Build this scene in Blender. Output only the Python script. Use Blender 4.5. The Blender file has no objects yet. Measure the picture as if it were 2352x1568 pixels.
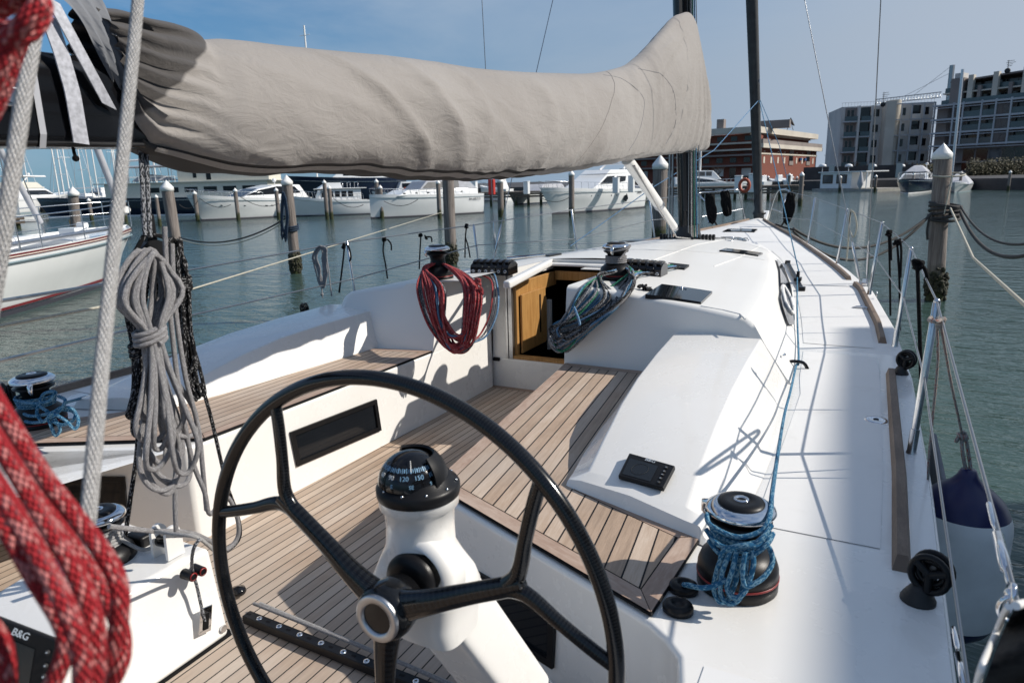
import bpy, bmesh, math, random
from math import sin, cos, tan, pi, radians, sqrt, atan2, hypot, atan, exp, floor
from mathutils import Vector as V3, Matrix, noise
random.seed(7)
col = bpy.context.scene.collection
sc = bpy.context.scene

# ------------------------------------------------------------------ camera
FOC = 1568.0            # focal length in units of a 2352 wide picture = 24 mm
PITCH, ROLL, YAW = 0.229313, radians(1.5), 0.487598
CAM = V3((1.77, 0.0, 2.2))
_f = V3((-sin(YAW)*cos(PITCH), cos(YAW)*cos(PITCH), -sin(PITCH)))
_r = V3((cos(YAW), sin(YAW), 0)); _u = _r.cross(_f)
RT = cos(ROLL)*_r - sin(ROLL)*_u; UP = sin(ROLL)*_r + cos(ROLL)*_u; FW = _f
def P(u, v, x=None, y=None, z=None, d=None):
    """a point of the place measured from the photograph: on the plane x=, y= or z=, or at depth d"""
    r = FW + (u-1176)/FOC*RT + (784-v)/FOC*UP
    if z is not None: t = (z-CAM.z)/r.z
    elif x is not None: t = (x-CAM.x)/r.x
    elif y is not None: t = (y-CAM.y)/r.y
    else: t = d
    return CAM + t*r
cam = bpy.data.cameras.new('camera'); camo = bpy.data.objects.new('camera', cam); col.objects.link(camo)
cam.lens = 24.0; cam.sensor_width = 36.0; cam.clip_start = 0.05; cam.clip_end = 6000
M = Matrix((RT, UP, -FW)).transposed().to_4x4(); M.translation = CAM
camo.matrix_world = M
cam.dof.use_dof = True; cam.dof.focus_distance = 3.2; cam.dof.aperture_fstop = 6.3
sc.camera = camo

# ------------------------------------------------------------------ mesh helpers
class MB:
    def __init__(s): s.v = []; s.f = []; s.uv = []; s.sm = []
    def add(s, pts, faces, uvs=None, smooth=False):
        b = len(s.v); s.v += [V3(p) for p in pts]
        for i, f in enumerate(faces):
            s.f.append([b+k for k in f]); s.uv.append(uvs[i] if uvs else None); s.sm.append(smooth)
        return s
    def box(s, lo, hi, rot=None, at=None):
        x0, y0, z0 = lo; x1, y1, z1 = hi
        p = [V3(q) for q in ((x0,y0,z0),(x1,y0,z0),(x1,y1,z0),(x0,y1,z0),(x0,y0,z1),(x1,y0,z1),(x1,y1,z1),(x0,y1,z1))]
        if rot: p = [rot @ q for q in p]
        if at: p = [q + V3(at) for q in p]
        return s.add(p, [(3,2,1,0),(4,5,6,7),(0,1,5,4),(1,2,6,5),(2,3,7,6),(3,0,4,7)])
    def beam(s, a, b, w, h, up=(0,0,1)):
        a = V3(a); b = V3(b); d = (b-a).normalized(); r = d.cross(V3(up)).normalized(); u = r.cross(d)
        p = []
        for c in (a, b):
            for i, j in ((-1,-1),(1,-1),(1,1),(-1,1)): p.append(c + r*(w/2*i) + u*(h/2*j))
        return s.add(p, [(3,2,1,0),(4,5,6,7),(0,1,5,4),(1,2,6,5),(2,3,7,6),(3,0,4,7)])
    def tube(s, pts, r, n=8, closed=False, caps=True, rv=1.0):
        pts = [V3(p) for p in pts]
        q = [pts[0]]
        for p in pts[1:]:
            if (p-q[-1]).length > 1e-6: q.append(p)
        pts = q; m = len(pts)
        if m < 2: return s
        rad = (lambda i: r[min(i, len(r)-1)]) if isinstance(r, (list, tuple)) else (lambda i: r)
        tang = []
        for i in range(m):
            a = pts[(i-1) % m] if (closed or i > 0) else pts[i]; b = pts[(i+1) % m] if (closed or i < m-1) else pts[i]
            t = (b-a); tang.append(t.normalized() if t.length > 1e-9 else (tang[-1] if tang else V3((0,0,1))))
        t0 = tang[0]; ref = V3((0,0,1)) if abs(t0.z) < .9 else V3((1,0,0)); nrm = (ref - t0*ref.dot(t0)).normalized()
        rings = []; L = 0; Ls = []
        for i in range(m):
            if i:
                L += (pts[i]-pts[i-1]).length
                nrm = nrm - tang[i]*nrm.dot(tang[i])
                nrm = nrm.normalized() if nrm.length > 1e-6 else tang[i].orthogonal().normalized()
            bi = tang[i].cross(nrm); Ls.append(L)
            rings.append([pts[i] + (nrm*cos(2*pi*k/n) + bi*sin(2*pi*k/n)*rv)*rad(i) for k in range(n)])
        P_ = [p for rg in rings for p in rg]; F = []; U = []
        c = 1/(2*pi*max(1e-4, rad(0)))
        seg = m if closed else m-1
        for i in range(seg):
            j = (i+1) % m; va = Ls[i]*c; vb = (Ls[i+1] if i+1 < m else Ls[i]+(pts[0]-pts[-1]).length)*c
            for k in range(n):
                k2 = (k+1) % n
                F.append((i*n+k, i*n+k2, j*n+k2, j*n+k)); U.append(((k/n,va),((k+1)/n,va),((k+1)/n,vb),(k/n,vb)))
        s.add(P_, F, U, True)
        if caps and not closed:
            s.add(rings[0], [tuple(range(n))[::-1]], None, True); s.add(rings[-1], [tuple(range(n))], None, True)
        return s
    def lathe(s, prof, at=(0,0,0), axis=None, n=32, xf=None, sweep=2*pi):
        at = V3(at); full = abs(sweep-2*pi) < 1e-6; nn = n if full else n+1
        pts = []
        for (r, z) in prof:
            for k in range(nn):
                a = sweep*k/n; p = V3((r*cos(a), r*sin(a), z))
                if xf: p = xf @ p
                pts.append(p + at)
        F = []; U = []
        for i in range(len(prof)-1):
            for k in range(n):
                k2 = (k+1) % nn
                F.append((i*nn+k, i*nn+k2, (i+1)*nn+k2, (i+1)*nn+k)); U.append(((k/n,i),((k+1)/n,i),((k+1)/n,i+1),(k/n,i+1)))
        return s.add(pts, F, U, True)
    def grid(s, rows, closed=False, uvf=None, smooth=True):
        m = len(rows); n = len(rows[0]); pts = [p for r in rows for p in r]; F = []; U = []
        for i in range(m-1):
            for k in range(n if closed else n-1):
                k2 = (k+1) % n
                F.append((i*n+k, i*n+k2, (i+1)*n+k2, (i+1)*n+k))
                U.append(tuple(uvf(a, b) for a, b in ((i,k),(i,k+1),(i+1,k+1),(i+1,k))) if uvf else None)
        return s.add(pts, F, U if uvf else None, smooth)
    def poly(s, pts, uv=None, flip=False):
        n = len(pts); f = tuple(range(n)); f = f[::-1] if flip else f
        return s.add(pts, [f], [tuple(uv[k] for k in f)] if uv else None)
    def prism(s, poly, z0, z1):
        n = len(poly)
        p = [V3((a[0],a[1],z0)) for a in poly] + [V3((a[0],a[1],z1)) for a in poly]
        return s.add(p, [tuple(range(n))[::-1], tuple(range(n,2*n))] + [(i,(i+1)%n,n+(i+1)%n,n+i) for i in range(n)])
    def xf(s, m):
        s.v = [m @ p for p in s.v]; return s
    def ball(s, c, r, n=12, sc_=(1,1,1)):
        prof = [(r*sin(pi*i/n), -r*cos(pi*i/n)) for i in range(n+1)]
        return s.lathe(prof, c, n=n*2, xf=Matrix.Diagonal(sc_))

def base_of(vs):
    xs=[p.x for p in vs]; ys=[p.y for p in vs]; zs=[p.z for p in vs]
    return V3(((min(xs)+max(xs))/2,(min(ys)+max(ys))/2,min(zs)))
ROOTLOC = {}
def build(name, mb, mat, parent=None, bevel=0, seg=3, local=False, recalc=True, merge=0, ang=35, subsurf=0, wn=True, flat=False, up=False):
    me = bpy.data.meshes.new(name)
    if parent is None: off = base_of(mb.v); loc = off
    elif local: off = V3((0,0,0)); loc = off
    else: off = ROOTLOC[parent.name]; loc = V3((0,0,0))
    bm = bmesh.new(); uvl = bm.loops.layers.uv.new('UVMap')
    vs = [bm.verts.new(p-off) for p in mb.v]
    for f, uv, smo in zip(mb.f, mb.uv, mb.sm):
        try: fc = bm.faces.new([vs[i] for i in f])
        except ValueError: continue
        fc.smooth = (smo or bevel > 0) and not flat
        if uv:
            for l, q in zip(fc.loops, uv): l[uvl].uv = q
    if merge: bmesh.ops.remove_doubles(bm, verts=bm.verts, dist=merge)
    ng = [f for f in bm.faces if len(f.verts) > 4]
    if ng: bmesh.ops.triangulate(bm, faces=ng)
    if recalc: bmesh.ops.recalc_face_normals(bm, faces=bm.faces)
    if up:
        bm.normal_update()
        for f in bm.faces:
            if f.normal.z < 0: f.normal_flip()
    bm.to_mesh(me); bm.free()
    if isinstance(mat, (list, tuple)):
        for m_ in mat: me.materials.append(m_)
    else: me.materials.append(mat)
    o = bpy.data.objects.new(name, me); col.objects.link(o); o.location = loc
    if parent is not None:
        o.parent = parent
        ROOTLOC[o.name] = ROOTLOC[parent.name] if not local else V3((0,0,0))
    else: ROOTLOC[o.name] = V3(loc)
    if bevel:
        b = o.modifiers.new('bevel', 'BEVEL'); b.width = bevel; b.segments = seg; b.limit_method = 'ANGLE'; b.angle_limit = radians(ang); b.use_clamp_overlap = True
        if wn and not flat:
            w = o.modifiers.new('wn', 'WEIGHTED_NORMAL'); w.keep_sharp = True
    if subsurf:
        q = o.modifiers.new('sub', 'SUBSURF'); q.levels = subsurf; q.render_levels = subsurf
    return o
def thing(name, label, cat, loc=(0,0,0), rz=0, group=None):
    o = bpy.data.objects.new(name, None); col.objects.link(o); o.location = loc; o.rotation_euler = (0,0,rz)
    o.empty_display_size = .3
    ROOTLOC[o.name] = V3(loc); tag(o, label, cat, group); return o
def tag(o, label=None, cat=None, group=None, kind=None):
    if label: o['label'] = label
    if cat: o['category'] = cat
    if group: o['group'] = group
    if kind: o['kind'] = kind
    return o
def copy_tree(o, parent=None):
    c = o.copy(); col.objects.link(c)
    if parent is not None: c.parent = parent
    for ch in [k for k in bpy.data.objects if k.parent == o]: copy_tree(ch, c)
    return c
def spline(pts, n=6, closed=False):
    pts = [V3(p) for p in pts]; m = len(pts); out = []
    for i in range(m if closed else m-1):
        p0 = pts[(i-1) % m] if (closed or i > 0) else pts[i]; p1 = pts[i]; p2 = pts[(i+1) % m]
        p3 = pts[(i+2) % m] if (closed or i+2 < m) else p2
        for k in range(n):
            t = k/n; t2 = t*t; t3 = t2*t
            out.append(.5*((2*p1) + (p2-p0)*t + (2*p0-5*p1+4*p2-p3)*t2 + (3*p1-p0-3*p2+p3)*t3))
    if not closed: out.append(pts[-1])
    return out
def sag(a, b, s, n=24):
    a = V3(a); b = V3(b); return [a.lerp(b, i/n) - V3((0,0,s*4*(i/n)*(1-i/n))) for i in range(n+1)]
def lerp(a, b, t): return a + (b-a)*t
def interp(tab, x):
    if x <= tab[0][0]: return tab[0][1]
    for (a, p), (b, q) in zip(tab, tab[1:]):
        if x <= b: return p + (q-p)*(x-a)/(b-a)
    return tab[-1][1]

# ------------------------------------------------------------------ materials
class NT:
    def __init__(s, name):
        s.m = bpy.data.materials.new(name); s.m.use_nodes = True; s.t = s.m.node_tree; s.t.nodes.clear()
        s.out = s.t.nodes.new('ShaderNodeOutputMaterial'); s.b = s.t.nodes.new('ShaderNodeBsdfPrincipled')
        s.t.links.new(s.b.outputs[0], s.out.inputs[0])
    def n(s, typ, inp=None, **kw):
        nd = s.t.nodes.new('ShaderNode'+typ)
        for k, v in kw.items(): setattr(nd, k, v)
        if inp:
            for k, v in inp.items(): s.set(nd.inputs[k], v)
        return nd
    def set(s, sock, v):
        if hasattr(v, 'is_linked') or isinstance(v, bpy.types.NodeSocket): s.t.links.new(v, sock)
        elif isinstance(v, bpy.types.Node): s.t.links.new(v.outputs[0], sock)
        else:
            if isinstance(v, (tuple, list)) and len(v) == 3 and sock.type == 'RGBA': v = (*v, 1)
            sock.default_value = v
    def math(s, op, a, b=0, c=0, clamp=False):
        nd = s.t.nodes.new('ShaderNodeMath'); nd.operation = op; nd.use_clamp = clamp
        s.set(nd.inputs[0], a); s.set(nd.inputs[1], b)
        if op in ('MULTIPLY_ADD','SMOOTH_MIN','COMPARE'): s.set(nd.inputs[2], c)
        return nd.outputs[0]
    def ramp(s, fac, stops, interp='LINEAR'):
        nd = s.t.nodes.new('ShaderNodeValToRGB'); nd.color_ramp.interpolation = interp
        e = nd.color_ramp.elements
        while len(e) < len(stops): e.new(.5)
        for k, (p, c) in enumerate(stops):
            e[k].position = p; e[k].color = (*c, 1) if len(c) == 3 else c
        s.set(nd.inputs[0], fac); return nd.outputs[0]
    def mix(s, fac, a, b, mode='MIX'):
        nd = s.t.nodes.new('ShaderNodeMix'); nd.data_type = 'RGBA'; nd.blend_type = mode
        s.set(nd.inputs[0], fac); s.set(nd.inputs[6], a); s.set(nd.inputs[7], b); return nd.outputs[2]
    def noise(s, scale, detail=3, vec=None, rough=.5, dist=0):
        nd = s.n('TexNoise'); nd.inputs['Scale'].default_value = scale; nd.inputs['Detail'].default_value = detail
        nd.inputs['Roughness'].default_value = rough; nd.inputs['Distortion'].default_value = dist
        if vec is not None: s.set(nd.inputs['Vector'], vec)
        return nd.outputs['Fac']
    def bump(s, h, strength=.2, dist=.01, normal=None):
        nd = s.n('Bump'); nd.inputs['Strength'].default_value = strength; nd.inputs['Distance'].default_value = dist
        s.set(nd.inputs['Height'], h)
        if normal is not None: s.set(nd.inputs['Normal'], normal)
        return nd.outputs[0]
    def p(s, **kw):
        for k, v in kw.items(): s.set(s.b.inputs[k.replace('_', ' ')], v)
        return s
    def obj(s): return s.n('TexCoord').outputs['Object']
    def pos(s): return s.n('NewGeometry').outputs['Position']
    def uvs(s):
        u = s.n('UVMap'); sp = s.n('SeparateXYZ', {0: u.outputs[0]}); return sp.outputs[0], sp.outputs[1]
    def mapv(s, vec, scale, rot=(0,0,0)):
        nd = s.n('Mapping'); s.set(nd.inputs['Vector'], vec); nd.inputs['Scale'].default_value = scale; nd.inputs['Rotation'].default_value = rot
        return nd.outputs[0]
MAT = {}
def simple(name, colr, rough=.4, metal=0, coat=0, var=.06, vs=6, bump=0, bs=200, spec=.5):
    t = NT(name); nz = t.noise(vs, 4, t.pos())
    a = tuple(c*(1-var) for c in colr); b = tuple(min(1, c*(1+var)) for c in colr)
    t.p(Base_Color=t.ramp(nz, [(.3, a), (.7, b)]), Metallic=metal, Coat_Weight=coat)
    t.p(Roughness=t.math('MULTIPLY_ADD', t.noise(vs*3, 3, t.pos()), rough*.3, rough*.85))
    t.b.inputs['Specular IOR Level'].default_value = spec
    if bump: t.p(Normal=t.bump(t.noise(bs, 2, t.pos()), bump, .002))
    MAT[name] = t.m; return t.m
def gelcoat():
    t = NT('gel'); pos = t.pos()
    c = t.ramp(t.noise(1.7, 5, pos, .6), [(.3,(.77,.755,.72)),(.7,(.81,.80,.775))])
    dirt = t.ramp(t.noise(6.5, 6, pos, .7, .6), [(.60,(0,0,0)),(.80,(.22,.22,.22))])
    c = t.mix(dirt, c, (.50,.47,.42))
    t.p(Base_Color=c, Coat_Weight=.3, Roughness=t.math('MULTIPLY_ADD', t.noise(4, 5, pos, .65), .30, .12)); MAT['gel'] = t.m
gelcoat()
simple('chrome', (.75,.76,.78), .08, 1, var=.03)
simple('steel', (.62,.63,.65), .2, 1, var=.05, vs=40)
simple('alu', (.5,.51,.53), .35, 1, var=.06, vs=30)
simple('blackgloss', (.006,.006,.007), .12, coat=.15, spec=.35)
simple('blackplast', (.008,.008,.009), .38, bump=.1, bs=500, spec=.25)
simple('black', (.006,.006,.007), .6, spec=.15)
simple('rubber', (.02,.02,.021), .6)
simple('white', (.8,.79,.76), .35)
simple('boatwhite', (.74,.75,.75), .25, coat=.2, var=.04, vs=1.2)
simple('boatcream', (.62,.6,.52), .35, var=.05)
simple('navy', (.012,.02,.045), .15, coat=.5)
simple('maroon', (.12,.012,.015), .35)
simple('redring', (.22,.012,.012), .4)
simple('glass', (.008,.010,.013), .06, spec=.28)
simple('screen', (.012,.014,.016), .18)
simple('canvaswhite', (.40,.41,.44), .8, var=.12, vs=4)
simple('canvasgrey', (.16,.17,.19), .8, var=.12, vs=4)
simple('yellow', (.5,.24,.02), .6)
simple('orange', (.38,.07,.03), .6)
simple('concrete', (.32,.31,.28), .85, var=.2, vs=3)
simple('dockwood', (.11,.085,.065), .85, var=.35, vs=6)
simple('darkwall', (.05,.047,.048), .8, var=.25, vs=.6)
simple('skin', (.35,.2,.14), .5)
simple('greyblue', (.2,.27,.3), .5)
simple('wire', (.30,.31,.32), .3, .9)
simple('guardwire', (.80,.79,.76), .4)
simple('collarshade', (.085,.08,.08), .85, var=.15, vs=5)  # unused dark tone for painting shade on the cover's aft end
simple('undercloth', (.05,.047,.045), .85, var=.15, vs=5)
simple('mooring', (.035,.034,.034), .8, var=.4, vs=80)
simple('beigeline', (.42,.40,.33), .8, var=.2, vs=80)
simple('redrail', (.45,.03,.02), .5)
simple('lettergrey', (.45,.5,.55), .5)
simple('letterblue', (.22,.40,.58), .5)
simple('letterdark', (.03,.03,.04), .5)

def nonskid():
    t = NT('nonskid'); pos = t.pos()
    nz = t.noise(1.5, 4, pos)
    dirt = t.ramp(t.noise(5, 7, pos, .7, .5), [(.55,(0,0,0)),(.82,(.28,.28,.28))])
    t.p(Base_Color=t.mix(dirt, t.ramp(nz, [(.3,(.74,.735,.72)),(.7,(.79,.785,.77))]), (.46,.44,.40)), Roughness=.58)
    v = t.n('TexVoronoi', {'Vector': pos}); v.inputs['Scale'].default_value = 420
    h = t.math('ADD', t.noise(260, 3, pos), t.math('MULTIPLY', v.outputs['Distance'], .5))
    t.p(Normal=t.bump(h, .10, .0004)); MAT['nonskid'] = t.m
nonskid()
def gelfine():
    t = NT('roofgel'); pos = t.pos()
    t.p(Base_Color=t.ramp(t.noise(1.1, 4, pos), [(.3,(.73,.725,.70)),(.7,(.77,.765,.745))]), Roughness=.42, Coat_Weight=.08)
    t.p(Normal=t.bump(t.noise(320, 2, pos), .12, .001)); MAT['roofgel'] = t.m
gelfine()
def teak(name, c1, c2, seam=.075, wid=.045):
    t = NT(name); u, v = t.uvs()
    fl = t.math('FLOOR', u); fr = t.math('FRACT', u)
    wn = t.n('TexWhiteNoise', noise_dimensions='1D'); t.set(wn.inputs['W'], fl)
    cv = t.n('CombineXYZ', {0: t.math('MULTIPLY', u, wid*60), 1: t.math('MULTIPLY', v, 3.0), 2: t.math('MULTIPLY', wn.outputs[0], 40)})
    g1 = t.noise(1.6, 6, cv.outputs[0], .62, .4)
    cf = t.n('CombineXYZ', {0: t.math('MULTIPLY', u, wid*500), 1: t.math('MULTIPLY', v, 16.0), 2: t.math('MULTIPLY', wn.outputs[0], 20)})
    g2 = t.noise(1.5, 3, cf.outputs[0], .7)
    blot = t.noise(2.6, 5, t.pos(), .6)
    f = t.math('MULTIPLY_ADD', g1, .38, t.math('MULTIPLY_ADD', g2, .30, t.math('MULTIPLY', wn.outputs[0], .22)))
    f = t.math('ADD', f, t.math('MULTIPLY', t.math('SUBTRACT', blot, .5), .35))
    c = t.ramp(f, [(.22, tuple(x*.62 for x in c1)), (.42, c1), (.62, c2), (.8, tuple(min(1, x*1.18) for x in c2))])
    gw = t.ramp(t.noise(1.1, 5, t.pos(), .65), [(.42,(0,0,0)),(.68,(.55,.55,.55))])
    c = t.mix(gw, c, (.47,.42,.37)) if seam > 0 else c
    e = t.math('LESS_THAN', fr, seam)
    c = t.mix(e, c, (.008,.008,.009))
    t.p(Base_Color=c, Roughness=t.math('MULTIPLY_ADD', g1, .2, .55))
    t.b.inputs['Specular IOR Level'].default_value = .3
    h = t.math('SUBTRACT', g2, t.math('MULTIPLY', e, 1.2))
    t.p(Normal=t.bump(h, .3, .0012)); MAT[name] = t.m
teak('teak', (.43,.315,.230), (.58,.47,.375), seam=.10)
teak('teakdark', (.25,.18,.135), (.39,.31,.25), seam=0)
teak('toewood', (.17,.125,.095), (.27,.21,.165), seam=0)
def oak():
    t = NT('oak'); o = t.mapv(t.pos(), (14, 14, 1.2)); n1 = t.noise(3, 5, o, .6, 1.5)
    t.p(Base_Color=t.ramp(n1, [(.3,(.30,.145,.04)),(.7,(.50,.28,.10))]), Roughness=.35, Coat_Weight=.2); MAT['oak'] = t.m
oak()
def carbon():
    t = NT('carbon'); u, v = t.uvs()
    a = t.math('FRACT', t.math('ADD', t.math('MULTIPLY', u, 36), t.math('MULTIPLY', v, 8.0)))
    b = t.math('FRACT', t.math('MULTIPLY', v, 16))
    w = t.math('MULTIPLY', t.math('GREATER_THAN', a, .5), t.math('GREATER_THAN', b, .5))
    t.p(Base_Color=t.mix(w, (.004,.004,.005), (.016,.017,.018)), Roughness=.16, Coat_Weight=.35, Coat_Roughness=.06)
    t.b.inputs['Specular IOR Level'].default_value = .25
    MAT['carbon'] = t.m
carbon()
def rope(name, c1, c2, c3=None, thr=.6, ns=12, nv=5.0, dk=.42):
    t = NT(name); u, v = t.uvs()
    a = t.math('ADD', t.math('MULTIPLY', u, ns), t.math('MULTIPLY', v, nv)); b = t.math('SUBTRACT', t.math('MULTIPLY', u, ns), t.math('MULTIPLY', v, nv))
    cell = t.n('CombineXYZ', {0: t.math('FLOOR', a), 1: t.math('FLOOR', b), 2: 0.0})
    wn = t.n('TexWhiteNoise', noise_dimensions='3D'); t.set(wn.inputs['Vector'], cell.outputs[0])
    c = t.mix(t.math('GREATER_THAN', wn.outputs[0], thr), c1, c2)
    if c3: c = t.mix(t.math('GREATER_THAN', wn.outputs[0], .93), c, c3)
    sa = t.math('ABSOLUTE', t.math('SINE', t.math('MULTIPLY', a, pi))); sb = t.math('ABSOLUTE', t.math('SINE', t.math('MULTIPLY', b, pi)))
    h = t.math('MULTIPLY', sa, sb)
    c = t.mix(t.math('MULTIPLY_ADD', h, -dk*1.4, dk, clamp=True), c, (.0,.0,.0))
    t.p(Base_Color=c, Roughness=.82); t.b.inputs['Specular IOR Level'].default_value = .2
    t.p(Normal=t.bump(h, .9, .0035)); MAT[name] = t.m
rope('rope_red', (.50,.035,.045), (.74,.26,.25), thr=.66, ns=9, nv=5.2, dk=.45)
rope('rope_red2', (.56,.06,.07), (.72,.26,.26), thr=.7)
rope('rope_grey', (.42,.41,.42), (.55,.54,.55), thr=.6)
rope('rope_white', (.62,.61,.60), (.74,.73,.72), thr=.5)
rope('rope_dark', (.018,.018,.02), (.42,.42,.43), thr=.8)
rope('rope_darkgrey', (.07,.075,.085), (.58,.6,.64), thr=.5)
rope('rope_blue', (.04,.22,.44), (.32,.60,.78), thr=.62)
rope('rope_sky', (.14,.34,.62), (.40,.60,.82), thr=.65)
rope('rope_green', (.02,.24,.14), (.18,.52,.36), thr=.7)
rope('rope_black', (.006,.006,.007), (.018,.018,.02), thr=.6)
rope('rope_fender', (.6,.57,.53), (.5,.05,.02), thr=.87)

def canvas():
    t = NT('canvas'); pos = t.pos()
    c = t.ramp(t.noise(1.3, 5, pos), [(.3,(.265,.245,.228)),(.7,(.315,.295,.277))])
    sp = t.n('SeparateXYZ', {0: pos})
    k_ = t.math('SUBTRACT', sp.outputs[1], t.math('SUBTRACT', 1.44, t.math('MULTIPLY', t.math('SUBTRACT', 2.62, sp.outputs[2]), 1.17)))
    # shade on the gathered aft end is painted in, up to a slanting edge
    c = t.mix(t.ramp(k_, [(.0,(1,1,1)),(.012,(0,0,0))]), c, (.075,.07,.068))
    t.p(Base_Color=c, Roughness=.85, Sheen_Weight=.15); t.b.inputs['Specular IOR Level'].default_value = .2
    u, v = t.uvs()
    w = t.math('MULTIPLY', t.math('SINE', t.math('MULTIPLY', u, 4000)), t.math('SINE', t.math('MULTIPLY', v, 4000)))
    n1 = t.noise(9, 4, pos, .55, .6)
    n3 = t.noise(1.0, 5, t.mapv(pos, (3,9,24), (.5,0,0)), .6, .8)
    nb = t.bump(t.math('ADD', n1, t.math('MULTIPLY', n3, 1.3)), .30, .02)
    t.p(Normal=t.bump(t.noise(700, 2, pos), .2, .001, nb)); MAT['canvas'] = t.m
canvas()
def piling():
    t = NT('piling'); pos = t.pos(); sp = t.n('SeparateXYZ', {0: pos}); z = sp.outputs[2]
    g = t.noise(1.0, 6, t.mapv(pos, (26, 26, 1.3)), .65, .6)
    g2 = t.noise(1.0, 3, t.mapv(pos, (60, 60, .8)), .65, .3)
    c = t.ramp(t.math('MULTIPLY_ADD', g, .7, t.math('MULTIPLY', g2, .3)), [(.3,(.045,.036,.03)),(.48,(.17,.145,.13)),(.7,(.30,.27,.245))])
    zz = t.math('ADD', z, t.math('MULTIPLY', t.noise(9, 3, pos), .4))
    wet = t.ramp(zz, [(.62,(1,1,1)),(.85,(0,0,0))])
    c = t.mix(wet, c, t.ramp(t.noise(14, 4, pos), [(.35,(.012,.014,.006)),(.65,(.05,.06,.018))]))
    t.p(Base_Color=c, Roughness=.9, Normal=t.bump(t.math('ADD', g, t.math('MULTIPLY', t.noise(30,3,pos), .4)), .8, .02)); MAT['piling'] = t.m
piling()
def weed():
    t = NT('weed'); pos = t.pos()
    t.p(Base_Color=t.ramp(t.noise(25, 4, pos), [(.3,(.008,.008,.005)),(.7,(.045,.045,.018))]), Roughness=.7, Normal=t.bump(t.noise(40,4,pos), 1, .03)); MAT['weed'] = t.m
weed()
def watermat():
    t = NT('water'); pos = t.pos()
    t.p(Base_Color=t.ramp(t.noise(.05, 3, pos), [(.3,(.036,.068,.061)),(.7,(.054,.094,.084))]), Roughness=.035, IOR=1.33)
    t.b.inputs['Specular IOR Level'].default_value = .5
    m1 = t.mapv(pos, (1, 1, 1), (0,0,.3)); 
    a = t.noise(1.0, 3, t.mapv(pos, (1.0,2.6,1), (0,0,YAW+.25)), .5, .4)
    b = t.noise(1.0, 3, t.mapv(pos, (3.6,9.0,1), (0,0,YAW+.1)), .55, .5)
    c = t.noise(1.0, 2, t.mapv(pos, (13.,26.,1), (0,0,YAW-.1)), .5, .3)
    patch = t.ramp(t.noise(.09, 2, pos), [(.35,(.55,.55,.55)),(.65,(1,1,1))])
    h = t.math('ADD', t.math('MULTIPLY', a, 1.0), t.math('ADD', t.math('MULTIPLY', b, .34), t.math('MULTIPLY', c, .10)))
    h = t.math('MULTIPLY', h, patch)
    t.p(Normal=t.bump(h, 1.0, .076)); MAT['water'] = t.m
watermat()
def brick():
    t = NT('brick'); pos = t.pos(); 
    b = t.n('TexBrick', {'Vector': t.mapv(pos, (1,1,1), (pi/2,0,0))}); b.inputs['Scale'].default_value = 4
    t.set(b.inputs['Color1'], (.20,.050,.028)); t.set(b.inputs['Color2'], (.15,.038,.022)); t.set(b.inputs['Mortar'], (.14,.09,.07))
    c = t.mix(.5, b.outputs[0], t.ramp(t.noise(.6,4,pos), [(.3,(.14,.035,.022)),(.7,(.21,.055,.03))]))
    t.p(Base_Color=c, Roughness=.85); MAT['brick'] = t.m
brick()
simple('plaster', (.54,.52,.49), .85, var=.12, vs=.25)
simple('plasterwarm', (.52,.48,.41), .85, var=.12, vs=.25)
simple('plasterdark', (.22,.19,.175), .85, var=.15, vs=.25)
simple('slab', (.42,.44,.46), .8, var=.1, vs=.3)
simple('windowdark', (.008,.01,.012), .12)
simple('curtain', (.11,.11,.11), .6, var=.4, vs=1.2)
simple('railglass', (.06,.09,.10), .15, var=.2, vs=.5)
simple('bark', (.05,.04,.033), .9)
simple('twig', (.045,.032,.026), .9)
def leafm():
    t = NT('leaf'); oi = t.n('NewGeometry')
    t.p(Base_Color=t.ramp(t.noise(.8, 3, t.pos()), [(.3,(.035,.033,.014)),(.7,(.085,.075,.030))]), Roughness=.7); MAT['leaf'] = t.m
leafm()
# ------------------------------------------------------------------ light and sky
SUN_EL, SUN_AZ = radians(36), radians(66)      # azimuth measured from the bow (+Y) towards starboard (+X)
SD = V3((sin(SUN_AZ)*cos(SUN_EL), cos(SUN_AZ)*cos(SUN_EL), sin(SUN_EL)))
sl = bpy.data.lights.new('sun', 'SUN'); sl.energy = 5.0; sl.angle = radians(.53); sl.color = (1, .935, .845)
so = bpy.data.objects.new('sun', sl); col.objects.link(so); so.rotation_euler = SD.to_track_quat('Z', 'Y').to_euler()
w = bpy.data.worlds.new('World'); sc.world = w; w.use_nodes = True; nt = w.node_tree; nt.nodes.clear()
wo = nt.nodes.new('ShaderNodeOutputWorld'); bg = nt.nodes.new('ShaderNodeBackground'); sky = nt.nodes.new('ShaderNodeTexSky')
sky.sky_type = 'NISHITA'; sky.sun_disc = False; sky.sun_elevation = SUN_EL; sky.sun_rotation = SUN_AZ; sky.air_density = 1.0; sky.dust_density = .25; sky.ozone_density = 3.0
bg.inputs[1].default_value = .088
tc = nt.nodes.new('ShaderNodeTexCoord'); mp = nt.nodes.new('ShaderNodeMapping'); mp.inputs['Scale'].default_value = (1.6, 1.6, 5.5)
mp.inputs['Rotation'].default_value = (.25, .3, 0)
nz = nt.nodes.new('ShaderNodeTexNoise'); nz.inputs['Scale'].default_value = 1.5; nz.inputs['Detail'].default_value = 6; nz.inputs['Roughness'].default_value = .58; nz.inputs['Distortion'].default_value = .5
rp = nt.nodes.new('ShaderNodeValToRGB'); rp.color_ramp.elements[0].position = .36; rp.color_ramp.elements[0].color = (0,0,0,1); rp.color_ramp.elements[1].position = .70; rp.color_ramp.elements[1].color = (.5,.5,.5,1)
mx = nt.nodes.new('ShaderNodeMix'); mx.data_type = 'RGBA'
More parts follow.
